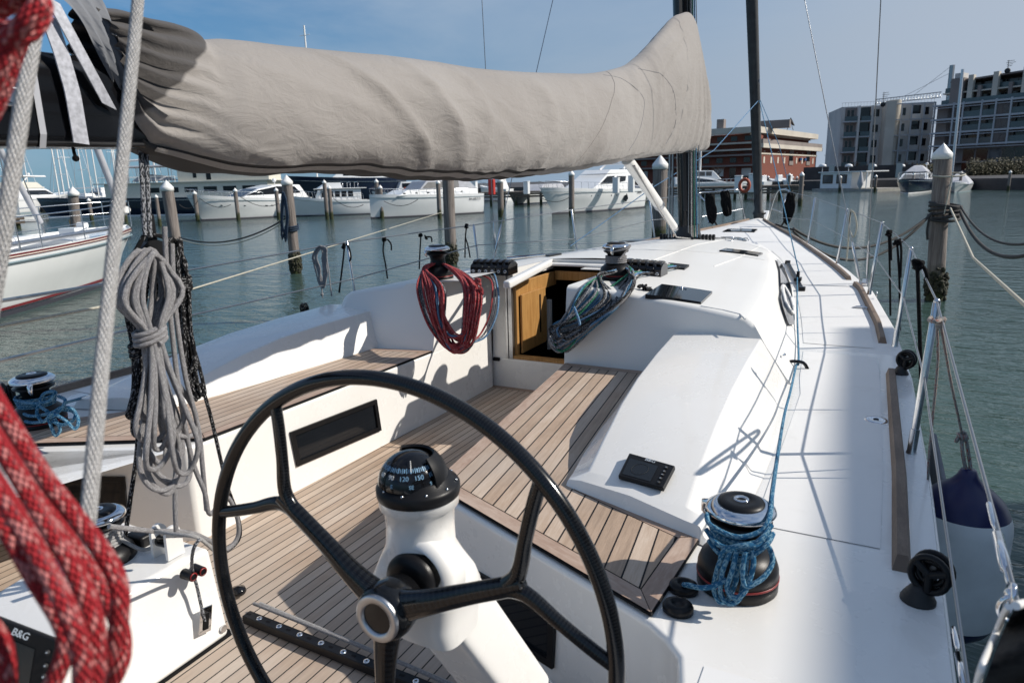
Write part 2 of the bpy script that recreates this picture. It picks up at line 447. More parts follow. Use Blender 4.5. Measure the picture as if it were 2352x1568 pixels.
L = nt.links.new
L(tc.outputs['Generated'], mp.inputs['Vector']); L(mp.outputs[0], nz.inputs['Vector']); L(nz.outputs['Fac'], rp.inputs[0]); L(rp.outputs[0], mx.inputs[0])
tn = nt.nodes.new('ShaderNodeMix'); tn.data_type = 'RGBA'; tn.blend_type = 'MULTIPLY'; tn.inputs[0].default_value = 1; tn.inputs[7].default_value = (.52, .98, 1.30, 1); L(sky.outputs[0], tn.inputs[6]); L(tn.outputs[2], mx.inputs[6]); mx.inputs[7].default_value = (9.0, 9.5, 10.2, 1)
# thin haze towards the horizon
sx = nt.nodes.new('ShaderNodeSeparateXYZ'); L(tc.outputs['Generated'], sx.inputs[0])
rh = nt.nodes.new('ShaderNodeValToRGB'); rh.color_ramp.elements[0].position = 0.0; rh.color_ramp.elements[0].color = (.62,.62,.62,1); rh.color_ramp.elements[1].position = .42; rh.color_ramp.elements[1].color = (0,0,0,1)
L(sx.outputs[2], rh.inputs[0])
dt = nt.nodes.new('ShaderNodeVectorMath'); dt.operation = 'DOT_PRODUCT'; L(tc.outputs['Generated'], dt.inputs[0]); dt.inputs[1].default_value = (.80, .60, 0)
sm_ = nt.nodes.new('ShaderNodeMapRange'); L(dt.outputs['Value'], sm_.inputs[0]); sm_.inputs[1].default_value = -.35; sm_.inputs[2].default_value = .85; sm_.inputs[3].default_value = .0; sm_.inputs[4].default_value = .70; sm2 = nt.nodes.new('ShaderNodeMapRange'); L(dt.outputs['Value'], sm2.inputs[0]); sm2.inputs[1].default_value = -.25; sm2.inputs[2].default_value = .75
ad = nt.nodes.new('ShaderNodeMath'); ad.operation = 'MULTIPLY_ADD'; ad.use_clamp = True; L(rh.outputs[0], ad.inputs[0]); ad.inputs[1].default_value = 1.25; L(sm_.outputs[0], ad.inputs[2])
mh = nt.nodes.new('ShaderNodeMix'); mh.data_type = 'RGBA'; L(ad.outputs[0], mh.inputs[0]); L(mx.outputs[2], mh.inputs[6]); hc = nt.nodes.new('ShaderNodeMix'); hc.data_type = 'RGBA'; L(sm2.outputs[0], hc.inputs[0]); hc.inputs[6].default_value = (1.7, 3.1, 4.6, 1); hc.inputs[7].default_value = (5.0, 5.8, 7.0, 1); L(hc.outputs[2], mh.inputs[7])
L(mh.outputs[2], bg.inputs[0]); L(bg.outputs[0], wo.inputs[0])
sc.view_settings.view_transform = 'Standard'; sc.view_settings.look = 'None'; sc.view_settings.exposure = 0
sc.cycles.max_bounces = 8; sc.cycles.use_denoising = True

# ------------------------------------------------------------------ the yacht
WB = [(3.42,1.475),(4.2,1.43),(5,1.345),(6.2,1.19),(7.3,1.01),(8.0,.86),(8.6,.68),(9.3,.42)]
m = MAT
YT = thing('sailing_yacht', 'white cruising yacht with teak cockpit filling the foreground, black wheel and compass at its helm', 'sailing yacht', (0, 4, .0))
def part(name, mb, mat, parent=None, **kw): return build(name, mb, mat, parent or YT, **kw)

HB = [(-2,1.86),(0,1.95),(1.4,1.985),(2.5,2.0),(3.8,1.99),(5,1.93),(6.3,1.80),(7.4,1.58),(8.3,1.36),(9.3,1.10),(10.3,.82),(11.3,.50),(12.1,.24),(12.75,.03)]
ZD = [(-2,1.19),(3,1.2),(5,1.225),(7,1.265),(9,1.32),(11,1.39),(12.9,1.46)]
hb = lambda y: interp(HB, y); zd = lambda y: interp(ZD, y)
ys = [-2,-1,0,.7,1.4,2,2.5,3.1,3.8,4.4,5,5.7,6.3,6.9,7.4,7.9,8.3,8.8,9.3,9.8,10.3,10.8,11.3,11.7,12.1,12.45,12.75]
mb = MB()
for s in (1,-1):
    rows = []
    for y in ys:
        b = hb(y); z = zd(y); k = max(0, (y-7)/5.8)
        rows.append([V3((s*b,y,z)), V3((s*(b+.012),y,z-.03)), V3((s*(b+.01),y,z-.09)), V3((s*b*(.985-.1*k),y,.75)), V3((s*b*(.93-.25*k),y,.3)), V3((s*b*(.84-.4*k),y,0)), V3((s*b*.55,y,-.4))])
    mb.grid(rows)
mb.poly([V3((-1.86,-2,1.19)),V3((1.86,-2,1.19)),V3((1.7,-2,.2)),V3((-1.7,-2,.2))])
part('hull', mb, m['gel'])
# foredeck and side decks as one sheet forward of the cockpit
def camb(x, y): b = hb(y); return zd(y) + .05*(1-(x/b)**2)*min(1, max(0, (y-7.5)/2.0))
mb = MB(); rows = []
for y in [4.2]+[q for q in ys if q > 4.2]:
    b = hb(y); rows.append([V3((b*t, y, camb(b*t, y))) for t in (-1,-.97,-.85,-.7,-.5,-.25,0,.25,.5,.7,.85,.97,1)])
nd = sum(1 for r in rows if r[0].y < 8.4)
mb.grid(rows[nd-1:])
for s in (1,-1):
    side = []
    for r in rows[:nd]:
        y = r[0].y; b = hb(y); xi = interp(WB, y)-.06 if y > 4.3 else 1.36
        side.append([V3((s*lerp(xi,b,t), y, camb(lerp(xi,b,t), y))) for t in (0,.25,.5,.75,1)])
    mb.grid(side)
part('foredeck', mb, m['nonskid'], up=True)
# cockpit moulding: deck level plate round the well, and the walls of the well
WS = [(1.47,-2.0),(1.50,1.10),(1.495,1.20),(1.47,1.29),(1.43,1.335),(1.385,1.37),(.505,1.75),(.304,3.40),(.304,4.06)]
WP = [(-1.47,-2.0),(-1.50,.95),(-1.495,1.1),(-1.45,1.2),(-1.40,1.25),(-1.32,1.30),(-.60,1.66),(-.585,1.75),(-.546,3.34),(-.546,4.06)]
def plate(pts, s):
    out = [(s*hb(y), y) for y in (4.2, 3.8, 3.1, 2.5, 1.4, 0, -1, -2)]
    return [V3((x,y,zd(y))) for x, y in pts + [(pts[-1][0], 4.2)] + out]
mb = MB(); 
for pts, s in ((WS,1),(WP,-1)):
    top = plate(pts, s); n = len(pts); b = len(mb.v)
    mb.v += top + [V3((x,y,.76)) for x, y in pts]
    mb.f.append(list(range(b, b+len(top)))); mb.uv.append(None); mb.sm.append(False)
    for i in range(n-1):
        mb.f.append([b+i, b+i+1, b+len(top)+i+1, b+len(top)+i]); mb.uv.append(None); mb.sm.append(False)
part('cockpit_moulding', mb, m['gel'], bevel=.022, seg=3, ang=40)
# companionway step wall, sill
mb = MB(); mb.add([V3((-.62,4.09,.76)),V3((.35,4.09,.76)),V3((.35,4.075,1.0)),V3((-.62,4.075,1.0)),V3((-.62,4.16,1.01)),V3((.35,4.16,1.01))],[(0,1,2,3),(3,2,5,4)])
mb.add([V3((-.546,4.075,.99)),V3((-.40,4.085,.99)),V3((-.395,4.12,1.57)),V3((-.546,4.10,1.55))],[(0,1,2,3)])
part('companionway_step', mb, m['gel'], bevel=.015)
mb = MB(); mb.box((-.385,4.075,1.0),(.34,4.125,1.022)); part('sill', mb, m['oak'])

# teak sole
def teakpoly(mb, poly, z, dirv, w, org, smp=1.0):
    d = V3((dirv[0],dirv[1],0)).normalized(); r = V3((d.y,-d.x,0)); pts = [V3((x,y,z)) for x,y in poly]; o = V3((org[0],org[1],z))
    mb.poly(pts, [((q-o).dot(r)/w+100, (q-o).dot(d)) for q in pts])
def inset(poly, dists):
    n = len(poly); out = []; A = sum(poly[i][0]*poly[(i+1)%n][1]-poly[(i+1)%n][0]*poly[i][1] for i in range(n)); s = 1 if A > 0 else -1
    lines = []
    for i in range(n):
        a = V3((*poly[i],0)); b = V3((*poly[(i+1)%n],0)); d = (b-a).normalized(); nn = V3((-d.y,d.x,0))*s; lines.append((a+nn*dists[i], d))
    for i in range(n):
        (p, d), (q, e) = lines[i-1], lines[i]; den = d.x*e.y-d.y*e.x
        if abs(den) < 1e-6: out.append((q.x,q.y)); continue
        t = ((q.x-p.x)*e.y-(q.y-p.y)*e.x)/den; out.append((p.x+d.x*t, p.y+d.y*t))
    return out
def teak_panel(name, poly, z, th, dirv, w, margins, mw=.055, gap=.0035, org=None):
    """black bedding pad, planked field, mitred margin boards"""
    pad = MB(); pad.prism(poly, z, z+th); base = part(name, pad, m['black'], bevel=.004, seg=1)
    n = len(poly); outer = inset(poly, [.003]*n); field = inset(poly, [mw+gap if k else .002 for k in margins]); mid = inset(poly, [mw if k else .0015 for k in margins])
    f = MB(); teakpoly(f, field, z+th+.0022, dirv, w, org or field[0]); part('planking', f, m['teak'], base)
    g = MB()
    for i in range(n):
        if not margins[i]: continue
        a, b, c, d = outer[i], outer[(i+1)%n], mid[(i+1)%n], mid[i]
        e = V3((b[0]-a[0], b[1]-a[1], 0)).normalized()
        # pull the mitre ends back a little so a caulk line shows
        A = V3((*a,0))+e*.0018; B = V3((*b,0))-e*.0018; C = V3((*c,0))-e*.0018; D = V3((*d,0))+e*.0018
        pts = [V3((q.x,q.y,z+th+.0022)) for q in (A,B,C,D)]; r = V3((e.y,-e.x,0))
        g.poly(pts, [(.3+(q-pts[0]).dot(r)*4+i*7, (q-pts[0]).dot(e)) for q in pts])
    part('margin_board', g, m['teakdark'] if False else m['teakmargin'], base)
    return base
teak('teakmargin', (.37,.26,.20), (.52,.41,.335), seam=-1)
mb = MB()
sole = [(-.60,4.09),(-.655,1.9),(-.70,1.72),(-1.55,1.30),(-1.6,-2),(1.6,-2),(1.6,1.2),(.62,1.70),(.42,3.5),(.40,4.09)]
SOLED = (.012, 1)
teak_panel('sole', sole, .772, .012, (0.0,1), .0455, [0,0,0,0,0,0,0,0,0,1], mw=.05)
# white fillet along the foot of the port wall
# seats
pin = P(458,1020,z=1.2); 
stbseat = [(.304,3.40),(.50,1.765),(1.395,1.385),(1.425,1.40),(1.395,1.80),(.99,1.95),(.80,2.35),(.793,3.395)]
# polygon is clockwise/ccw neutral; margins on inner, aft, outer-aft, coaming-foot and forward edges
sb = [(.307,3.385),(.512,1.762),(1.385,1.385),(1.41,1.79),(1.0,1.965),(.92,2.10),(.80,3.385)]
teak_panel('seat', sb, 1.2, .011, (-.122,1), .0515, [1,1,1,1,1,0,1])
pb = [(-.548,3.345),(-.585,1.735),(-1.33,1.33),(-1.40,1.62),(-1.20,1.86),(-1.12,2.2),(-1.03,3.235)]
teak_panel('seat', pb, 1.2, .011, (.023,1), .0515, [1,1,1,1,0,0,1])

# coamings
def coaming(s, off):
    st = [ # y, inner bottom x, inner top x, outer top x, outer bottom x, top z
        (3.46,.79,.905,1.325,1.475,1.425), (3.0,.82,.93,1.33,1.485,1.415), (2.65,.85,.95,1.335,1.49,1.395), (2.40,.87,.965,1.34,1.487,1.36), (2.15,.90,.985,1.345,1.475,1.305), (1.98,.93,1.0,1.35,1.45,1.262), (1.93,.935,.99,1.36,1.44,1.245)]
    rows = []
    for (y,a,b,c,d,z) in st:
        sk = lambda x: -(x-.98)*.34*min(1, max(0,(2.7-y)/.6))
        rows.append([V3((s*(x+off), y+sk(x), zz)) for x, zz in ((a-.006,1.2),(a,1.232),(b,z),(lerp(b,c,.5),z+.012),(c,z),(d-.035,1.245),(d-.02,1.215),(d+.02,1.201))])
    mb = MB(); mb.grid(rows)
    y,a,b,c,d,z = st[-1]; r = rows[-1]
    foot = [V3((p.x, p.y-.018, 1.201)) for p in r]; mb.grid([r, foot])
    return part('coaming', mb, m['gel'], bevel=.028, seg=4, ang=22)
coaming(1, 0); coaming(-1, .13)

# coachroof
WT = [(3.42,1.25),(4.2,1.205),(5,1.13),(6.2,.985),(7.3,.825),(8.0,.68),(8.6,.52),(9.1,.36)]
WB = [(3.42,1.475),(4.2,1.43),(5,1.345),(6.2,1.19),(7.3,1.01),(8.0,.86),(8.6,.68),(9.3,.42)]
ZC = [(3.42,1.645),(5,1.63),(6.5,1.59),(7.5,1.56),(8.2,1.51),(8.7,1.45),(9.1,1.385)]
def roofz(x, y): wt = interp(WT, y); return interp(ZC, y) - .115*min(1.3,abs(x)/wt)**2*(interp(ZC,y)-1.3)/.33
fr = (-1,-.96,-.85,-.6,-.33,.245,.35,.5,.66,.82,.95,1)
ny0, ny1 = 4.02, 4.80
yr = [3.43,3.6,3.75,3.9,4.02,4.15,4.3,4.45,4.6,4.80,5.0,5.2,5.4,5.6,5.8,6,6.2,6.4,6.6,6.8,7,7.15,7.3,7.4,7.5,7.65,7.8,8.0,8.2,8.4,8.6,8.75,8.9,9.1]
NX0, NX1 = -.40, .30
def xs_at(y):
    wt = interp(WT, y); po = .0
    left = [-wt*1.0, -wt*.97, -wt*.85, -wt*.65, -wt*.48]; right = [wt*.36, wt*.5, wt*.65, wt*.82, wt*.95, wt]
    if y <= 5.2: mid = [NX0, NX0+.12, -.05, .15, NX1]
    else: mid = [NX0*min(1,wt/1.1), NX0*.5*min(1,wt/1.1), 0, .15*min(1,wt/1.1), NX1*min(1,wt/1.1)]
    return left + mid + right
mb = MB(); rows = []
for y in yr: rows.append([V3((x, y, roofz(x,y))) for x in xs_at(y)])
n = len(rows[0]); pts = [p for r in rows for p in r]; F = []
for i in range(len(rows)-1):
    for k in range(n-1):
        if yr[i+1] <= 4.81 and 5 <= k < 9: continue
        if yr[i+1] <= 4.03 and k == 4 : pass
        F.append((i*n+k, i*n+k+1, (i+1)*n+k+1, (i+1)*n+k))
mb.add(pts, F)
# sides
for s, idx in ((1, n-1), (-1, 0)):
    r2 = []
    for i, y in enumerate(yr):
        a = rows[i][idx]; wb = interp(WB, y)*s; za = a.z; zb = camb(wb,y)-.003
        r2.append([a, V3((a.x+s*.035, y, za-.022)), V3((lerp(a.x,wb,.45), y, lerp(za,zb,.42))), V3((wb-s*.02,y,zb+.035)), V3((wb+s*.012, y, zb))])
    mb.grid(r2, smooth=False)
# nose
a = rows[-1]; mb.grid([a, [V3((p.x*1.02, 9.22, lerp(p.z, camb(p.x*1.1,9.3), .5))) for p in a], [V3((p.x*1.1, 9.36, camb(p.x*1.1,9.36)-.003)) for p in a]], smooth=False)
# aft bulkheads: starboard from x=.30 outwards, port from -.546 outwards, and inner walls
def bulk(xs, y0, y1, zb, zt=None):
    top = [V3((x, yr[0], roofz(x, yr[0]))) for x in xs]; bot = [V3((x, lerp(y0,y1,i/(len(xs)-1)), zb)) for i, x in enumerate(xs)]
    mb.grid([bot, [b_.lerp(t_, .5) for b_, t_ in zip(bot, top)], top], smooth=False)
xr = xs_at(yr[0]); bulk([x for x in xr if x >= .29], 3.385, 3.37, 1.199)
bulk([xr[0], xr[1], xr[2], xr[3], -.546], 3.20, 3.335, 1.199)
for s in (1,-1):
    a_ = V3((s*xr[-1], yr[0], roofz(xr[-1], yr[0]))); wb = 1.475
    mb.add([a_, V3((s*(xr[-1]+.035), yr[0], a_.z-.022)), V3((s*lerp(a_.x*s,wb,.45), yr[0], lerp(a_.z, 1.2,.42))), V3((s*(wb-.02),yr[0],1.235)), V3((s*(wb+.012),yr[0],1.2)), V3((s*xr[-1], 3.37 if s > 0 else 3.20, 1.199))], [(0,1,2,3,4,5)])
part('coachroof', mb, m['roofgel'], bevel=.03, seg=4, ang=32, merge=.0008)
# inner walls beside the companionway and the hatch garage
mb = MB()
def quad(mb, a, b, c, d): mb.add([V3(a),V3(b),V3(c),V3(d)], [(0,1,2,3)])
quad(mb, (-.546,3.335,1.2),(-.546,4.10,1.2),(-.546,4.10,roofz(-.546,4.1)-.002),(-.546,3.44,roofz(-.546,3.44)-.004))
quad(mb, (.304,3.385,1.2),(.304,4.10,1.2),(.304,4.10,roofz(.3,4.1)-.002),(.304,3.44,roofz(.3,3.44)-.004))
quad(mb, (-.546,4.10,1.0),(-.40,4.10,1.0),(-.40,4.10,roofz(-.4,4.1)-.003),(-.546,4.10,roofz(-.55,4.1)-.003))
# lips of the hatch opening
zz = roofz(-.4,4.1)
quad(mb, (-.40,4.10,zz-.075),(-.40,4.80,roofz(-.4,4.8)-.075),(-.40,4.80,roofz(-.4,4.8)-.001),(-.40,4.10,zz-.001))
quad(mb, (.30,4.10,zz-.10),(.30,4.80,zz-.10),(.30,4.80,roofz(.3,4.8)-.001),(.30,4.10,roofz(.3,4.1)-.001))
quad(mb, (-.40,4.80,zz-.055),(.30,4.80,zz-.055),(.30,4.80,roofz(.3,4.8)-.001),(-.40,4.80,roofz(-.4,4.8)-.001))
part('companionway_wall', mb, m['roofgel'])
# raised coaming beam down the port side of the hatch opening, sliding hatch garage edge
mb = MB(); mb.beam(P(1163,655,z=1.60)+V3((0,0,0)), P(1262,603,z=1.64), .05, .05); 
part('hatch_rail', mb, m['gel'], bevel=.015)
mb = MB(); mb.box((-.40,4.70,1.575),(.31,4.79,1.592)); mb.box((-.1,4.62,1.565),(.25,4.70,1.573)); part('sliding_hatch', mb, m['white'], bevel=.004)
# dark cabin inside
mb = MB(); mb.box((-.52,4.13,.1),(.9,6.2,1.52)); q = part('cabin_interior', mb, m['black'])
mb = MB()
# interior is open on its aft face: rebuild without it
bpy.data.objects.remove(q)
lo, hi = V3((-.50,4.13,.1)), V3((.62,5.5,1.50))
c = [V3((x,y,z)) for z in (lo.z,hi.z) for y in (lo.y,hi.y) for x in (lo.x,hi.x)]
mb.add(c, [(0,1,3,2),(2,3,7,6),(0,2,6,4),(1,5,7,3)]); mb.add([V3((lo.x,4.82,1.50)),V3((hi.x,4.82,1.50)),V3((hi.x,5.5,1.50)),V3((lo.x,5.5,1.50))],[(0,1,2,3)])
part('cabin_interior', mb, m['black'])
# oak trim and door leaf
mb = MB()
mb.box((-.398,4.14,1.42),(-.372,4.80,1.525)); mb.box((-.37,4.765,1.46),(.30,4.79,1.53)); mb.box((-.40,4.105,1.02),(-.365,4.14,1.53))
part('door_frame', mb, m['oak'], bevel=.004)
D0 = P(1176,822,y=4.16); 
mb = MB(); mb.box((-.362,4.15,1.025),(-.345,4.54,1.44)); mb.box((-.362,4.545,1.03),(-.35,4.57,1.36))
dl = part('door', mb, m['oak'], bevel=.004)
mb = MB(); mb.box((-.344,4.43,1.12),(-.340,4.445,1.40)); part('door_slot', mb, m['blackplast'], dl)
mb = MB(); mb.box((-.366,4.60,.95),(-.34,4.64,1.33)); part('door_post', mb, m['plaster'])
mb = MB(); mb.box((-.412,4.07,1.0),(-.385,4.10,1.60)); mb.box((-.43,4.065,1.0),(-.418,4.09,1.60)); part('door_track', mb, m['alu'])
mb = MB(); c = P(1141,824,y=4.07); mb.tube([c+V3((-.022,-.004,0)), c+V3((.022,-.004,0))], .014, 10); part('drain', mb, m['black'])
# roof seams
mb = MB()
def seamline(pts, w=.004, h=.002):
    r = [[V3((p.x-w,p.y,p.z)), V3((p.x+w,p.y,p.z))] for p in pts]; return r
def raysurf(u, v, f, t0=1.0, t1=40.0):
    """first point along the sight line that lies on the surface z = f(x, y)"""
    d = (P(u, v, d=1)-CAM); t = t0; st = .05
    while t < t1:
        p = CAM+d*t
        if p.z < f(p.x, p.y): break
        t += st
    lo, hi = t-st, t
    for _ in range(24):
        mid_ = (lo+hi)/2; p = CAM+d*mid_
        if p.z < f(p.x, p.y): hi = mid_
        else: lo = mid_
    return CAM+d*hi
def onroof(u, v): return raysurf(u, v, lambda x, y: roofz(x, min(9.1, max(3.42, y))), 2.0, 14)
def ondeck(u, v): return raysurf(u, v, lambda x, y: camb(x, y) if y > 4.2 else zd(y), .6, 18)
def roofpath(px, n=10):
    out = []
    for (a, b) in zip(px, px[1:]):
        for i in range(n): out.append(onroof(lerp(a[0],b[0],i/n), lerp(a[1],b[1],i/n)))
    out.append(onroof(*px[-1])); return out
for pth in ([(1520,633),(1585,607),(1700,577),(1812-75,548)], [(1545,627),(1690,568),(1735,566)], [(1290,600),(1450,597)]):
    pass
mb.tube([p+V3((0,0,.001)) for p in roofpath([(1640,612),(1700,590),(1745,566)])], .0035, 6)
mb.tube([p+V3((0,0,.001)) for p in roofpath([(1610,703),(1660,712),(1700,722),(1711,733)])], .005, 6)
mb.tube([p+V3((0,0,.001)) for p in roofpath([(1475,607),(1600,562),(1660,551)])], .003, 6)
mb.tube([p+V3((0,0,.001)) for p in roofpath([(1757,598),(1690,586),(1600,579),(1480,573),(1250,574)])], .0025, 6)
part('roof_seam', mb, m['white'])

# flush windows in the roof and foredeck
def hatch(name, px, f=onroof, lift=.007, fr=.012, mat=None, th=.006):
    q = [f(*p) for p in px]; c = sum(q, V3())/len(q); nrm = (q[1]-q[0]).cross(q[2]-q[0]).normalized()
    if nrm.z < 0: nrm = -nrm
    mb = MB(); N, M2 = 8, 5; rows = []
    for i in range(M2+1):
        row = []
        for k in range(N+1):
            p = q[0].lerp(q[1], k/N).lerp(q[3].lerp(q[2], k/N), i/M2)
            z = roofz(p.x, p.y) if f is onroof else (camb(p.x, p.y) if p.y > 4.2 else zd(p.y))
            row.append(V3((p.x, p.y, z+lift+th)))
        rows.append(row)
    edge = rows[0] + [r[-1] for r in rows[1:]] + rows[-1][::-1][1:] + [r[0] for r in rows[::-1]][1:-1]
    mb.grid(rows); mb.grid([edge+[edge[0]], [p-V3((0,0,th+lift+.01)) for p in edge+[edge[0]]]], smooth=False)
    return part(name, mb, mat or m['glass'])
h = hatch('roof_window', [(1482,681),(1610,699),(1636,674),(1520,657)])
c = onroof(1565,667)+V3((0,0,.012)); mb = MB(); mb.tube([c+V3((-.03,0,0)), c+V3((.03,.0,0))], .005, 8); mb.ball(c, .012, 6); part('latch', mb, m['steel'], h)
hatch('roof_window', [(1652,578),(1741,589),(1752,584),(1667,573)])
hatch('roof_window', [(1418,556),(1592,551),(1612,545),(1545,544-1),(1450,548)])
hatch('deck_window', [(1660,533),(1733,534),(1740,528),(1673,527)], ondeck)
hatch('deck_window', [(1640,549),(1720,553),(1728,550),(1655,546)], onroof)
hatch('rope_tray', [(1530,616),(1572,620),(1583,612),(1536,607)], mat=m['blackplast'])
hatch('rope_tray', [(1205,592),(1262,590),(1290,585),(1235,586)], mat=m['blackplast'])
# side windows of the coachroof
def sidepoint(s, y, t, out=.008):
    a = rows_side(y); x0, z0 = a[0]; x1, z1 = a[1]
    nx = (z0-z1); nz = (x1-x0); L_ = hypot(nx, nz)
    return V3((s*(lerp(x0,x1,t)+out*nx/L_), y, lerp(z0,z1,t)+out*nz/L_))
def rows_side(y):
    wt = interp(WT,y); za = roofz(wt,y)-.022; wb = interp(WB,y)-.02; zb = camb(wb,y)+.035; return ((wt+.035, za),(wb, zb))
for s in (1,-1):
    mb = MB(); R_ = []
    for i in range(15):
        y = lerp(4.35, 7.3, i/14); k = i/14; t0 = .38+.0*k; t1 = .97
        if i == 0: t0 = .70; t1 = .76
        if i == 1: t0 = .5; t1 = .93
        if i == 14: t0 = .6; t1 = .75
        # the wall bends at .45: follow it
        R_.append([sidepoint(s, y, t, .014) for t in (t0, lerp(t0,t1,.33), lerp(t0,t1,.66), t1)])
    mb.grid(R_); wn_ = part('side_window', mb, m['glass'])
    fr_ = MB(); loop = [sidepoint(s, 4.80, .55, .02), sidepoint(s, 5.18, .42, .02), sidepoint(s, 5.42, .5, .02), sidepoint(s, 5.30, .80, .02), sidepoint(s, 4.95, .9, .02), sidepoint(s, 4.78, .8, .02)]
    fr_.tube(spline(loop, 5, True), .013, 8, closed=True); part('port_frame', fr_, m['white'], wn_)

# non-skid panels laid into the side decks
for s in (1,-1):
    for y0, y1 in ((-1.9,-.2),(-.14,1.28),(1.95,4.12),(4.32,6.4),(6.46,8.6)):
        mb = MB(); rows = []
        for k in range(9):
            y = lerp(y0,y1,k/8); b = hb(y)-.135; xi = (interp(WB,y)+.035) if y > 3.4 else 1.53
            rows.append([V3((s*lerp(xi,b,t), y, (camb(lerp(xi,b,t),y) if y > 4.2 else zd(y))+.0025)) for t in (0,.5,1)])
        mb.grid(rows); part('nonskid_panel', mb, m['nonskid'], up=True)
# toe rails (wood), three lengths a side
def toerail(y0, y1, s, wid=.045, h=.034):
    n = 18; rows = []
    for i in range(n+1):
        y = lerp(y0, y1, i/n); x = hb(y)-.085; z = zd(y) if y < 4.2 else camb(x, y)
        tap = 1.0 if 0 < i < n else .96
        rows.append([V3((s*(x-wid/2),y,z)), V3((s*(x-wid*.28),y,z+h*tap)), V3((s*(x+wid*.28),y,z+h*tap)), V3((s*(x+wid/2),y,z))])
    mb = MB(); mb.grid(rows, uvf=lambda a,b: (b*.2+.1, a*.15), smooth=False)
    mb.add(rows[0]+[rows[0][0]+V3((0,-.03,0)), rows[0][3]+V3((0,-.03,0))], [(0,1,2,3),(4,1,0),(1,4,5,2),(2,5,3)]); mb.add(rows[-1], [(0,1,2,3)])
    part('toe_rail', mb, m['toewood'])
for s in (1,-1):
    toerail(1.88, 3.80, s); toerail(4.50, 6.55, s); toerail(6.85, 12.2, s)
mb = MB()
for s in (1,-1): mb.tube([V3((s*(hb(y)+.004), y, zd(y)-.02)) for y in ys], .008, 6)
part('rubbing_strake', mb, m['gel'])
# ------------------------------------------------------------------ winches
def winch(at, s=1.0, tilt=None, arm=0.6):
    at = V3(at); X = (tilt or Matrix.Identity(3)) @ Matrix.Scale(s, 3)
    mb = MB(); mb.lathe([(.0,0),(.103,0),(.104,.03),(.1025,.031),(.1025,.036),(.1035,.037),(.102,.06),(.094,.082),(.075,.098),(.058,.108),(.0,.108)], at, n=40, xf=X)
    base = part('winch', mb, m['blackplast'])
    mb = MB(); mb.lathe([(.1038,.0305),(.1050,.0312),(.1050,.0358),(.1038,.0365)], at, n=40, xf=X); part('red_ring', mb, m['redring'], base)
    mb = MB(); prof = [(.058,.100),(.054,.115),(.050,.135),(.050,.150),(.056,.166),(.066,.174),(.078,.180),(.080,.186),(.066,.190),(.058,.194),(.062,.199),(.080,.203),(.080,.207),(.0,.207)]
    mb.lathe(prof, at, n=40, xf=X); part('drum', mb, m['blackplast'], base)
    mb = MB(); mb.lathe([(.078,.205),(.086,.208),(.0885,.213),(.085,.221),(.072,.229),(.058,.2335),(.056,.2315),(.0,.2315)], at, n=48, xf=X)
    # feeder arm of the self tailer
    d = V3((cos(arm),sin(arm),0)); mb.tube([at+X@(d*.075+V3((0,0,.208))), at+X@(d*.099+V3((0,0,.203))), at+X@(d*.100+V3((0,0,.180))), at+X@(d*.088+V3((0,0,.168)))], [.012*s,.011*s,.008*s,.006*s], 10)
    part('cap', mb, m['chrome'], base)
    mb = MB(); mb.lathe([(.060,.2318),(.057,.237),(.045,.2405),(.020,.242),(.0195,.240),(0,.240)], at, n=40, xf=X); cc = part('cap_centre', mb, m['blackplast'], base)
    mb = MB(); mb.lathe([(.0195,.241),(.019,.2435),(.012,.2435),(.011,.236),(0,.236)], at, n=24, xf=X); part('socket', mb, m['chrome'], base)
    return base
W_STB = P(1692,1338,z=1.2); W_STB.z = 1.201
winch(W_STB, .95, arm=2.9)
W_PORT = P(95,978,z=1.2); W_PORT.z = 1.201
winch(W_PORT, 1.0, arm=-.6)
RW_P = P(1001,652,y=3.60); RW_P.z = roofz(RW_P.x, 3.6)-.004; RW_P = V3((-.655,3.60,roofz(-.655,3.6)-.004))
winch(RW_P, .92, arm=-1.9)
RW_S = V3((.44,3.84,roofz(.44,3.84)-.004)); winch(RW_S, .92, arm=-1.5)

# clutch banks
def clutches(c, d, n, s=1.0, w=.056, depth=.17, hh=.085):
    """c: front left bottom corner, d: unit vector along the front; n clutches"""
    d = V3(d).normalized(); up = V3((0,0,1)); b = up.cross(d); c = V3(c)
    F = Matrix((d, b, up)).transposed()
    base = None
    for k in range(n):
        x0 = k*w; mb = MB()
        prof = [(0,0),(0,hh*.60),(.012,hh*.78),(.03,hh*.86),(.055,hh*.98),(.085,hh),(.13,hh*.98),(depth,hh*.7),(depth,0)]
        pts = [V3((x0+.0015,y,z)) for y,z in prof]+[V3((x0+w-.0015,y,z)) for y,z in prof]; q = len(prof)
        mb.add([F@p+c for p in pts], [tuple(range(q)), tuple(range(q,2*q))]+[(i,(i+1)%q,q+(i+1)%q,q+i) for i in range(q)])
        if base is None: base = part('rope_clutch', mb, m['blackgloss'], bevel=.004)
        else: part('clutch_body', mb, m['blackgloss'], base, bevel=.004)
        mb = MB(); pr = [(.028,hh*.87),(.02,hh*1.02),(.05,hh*1.16),(.1,hh*1.17),(.15,hh*1.05),(.15,hh*.98),(.08,hh*1.01)]
        pts = [V3((x0+.010,y,z)) for y,z in pr]+[V3((x0+w-.010,y,z)) for y,z in pr]; q = len(pr)
        mb.add([F@p+c for p in pts], [tuple(range(q)), tuple(range(q,2*q))]+[(i,(i+1)%q,q+(i+1)%q,q+i) for i in range(q)])
        part('clutch_handle', mb, m['blackgloss'], base, bevel=.003)
        mb = MB(); mb.lathe([(0,-.003),(.011,-.003),(.012,0),(.009,.004),(.006,.004),(.006,-.002)], F@V3((x0+w/2,-.001,hh*.33))+c, n=14, xf=F@Matrix.Rotation(pi/2,3,'X'))
        part('fairlead_hole', mb, m['steel'], base)
    return base
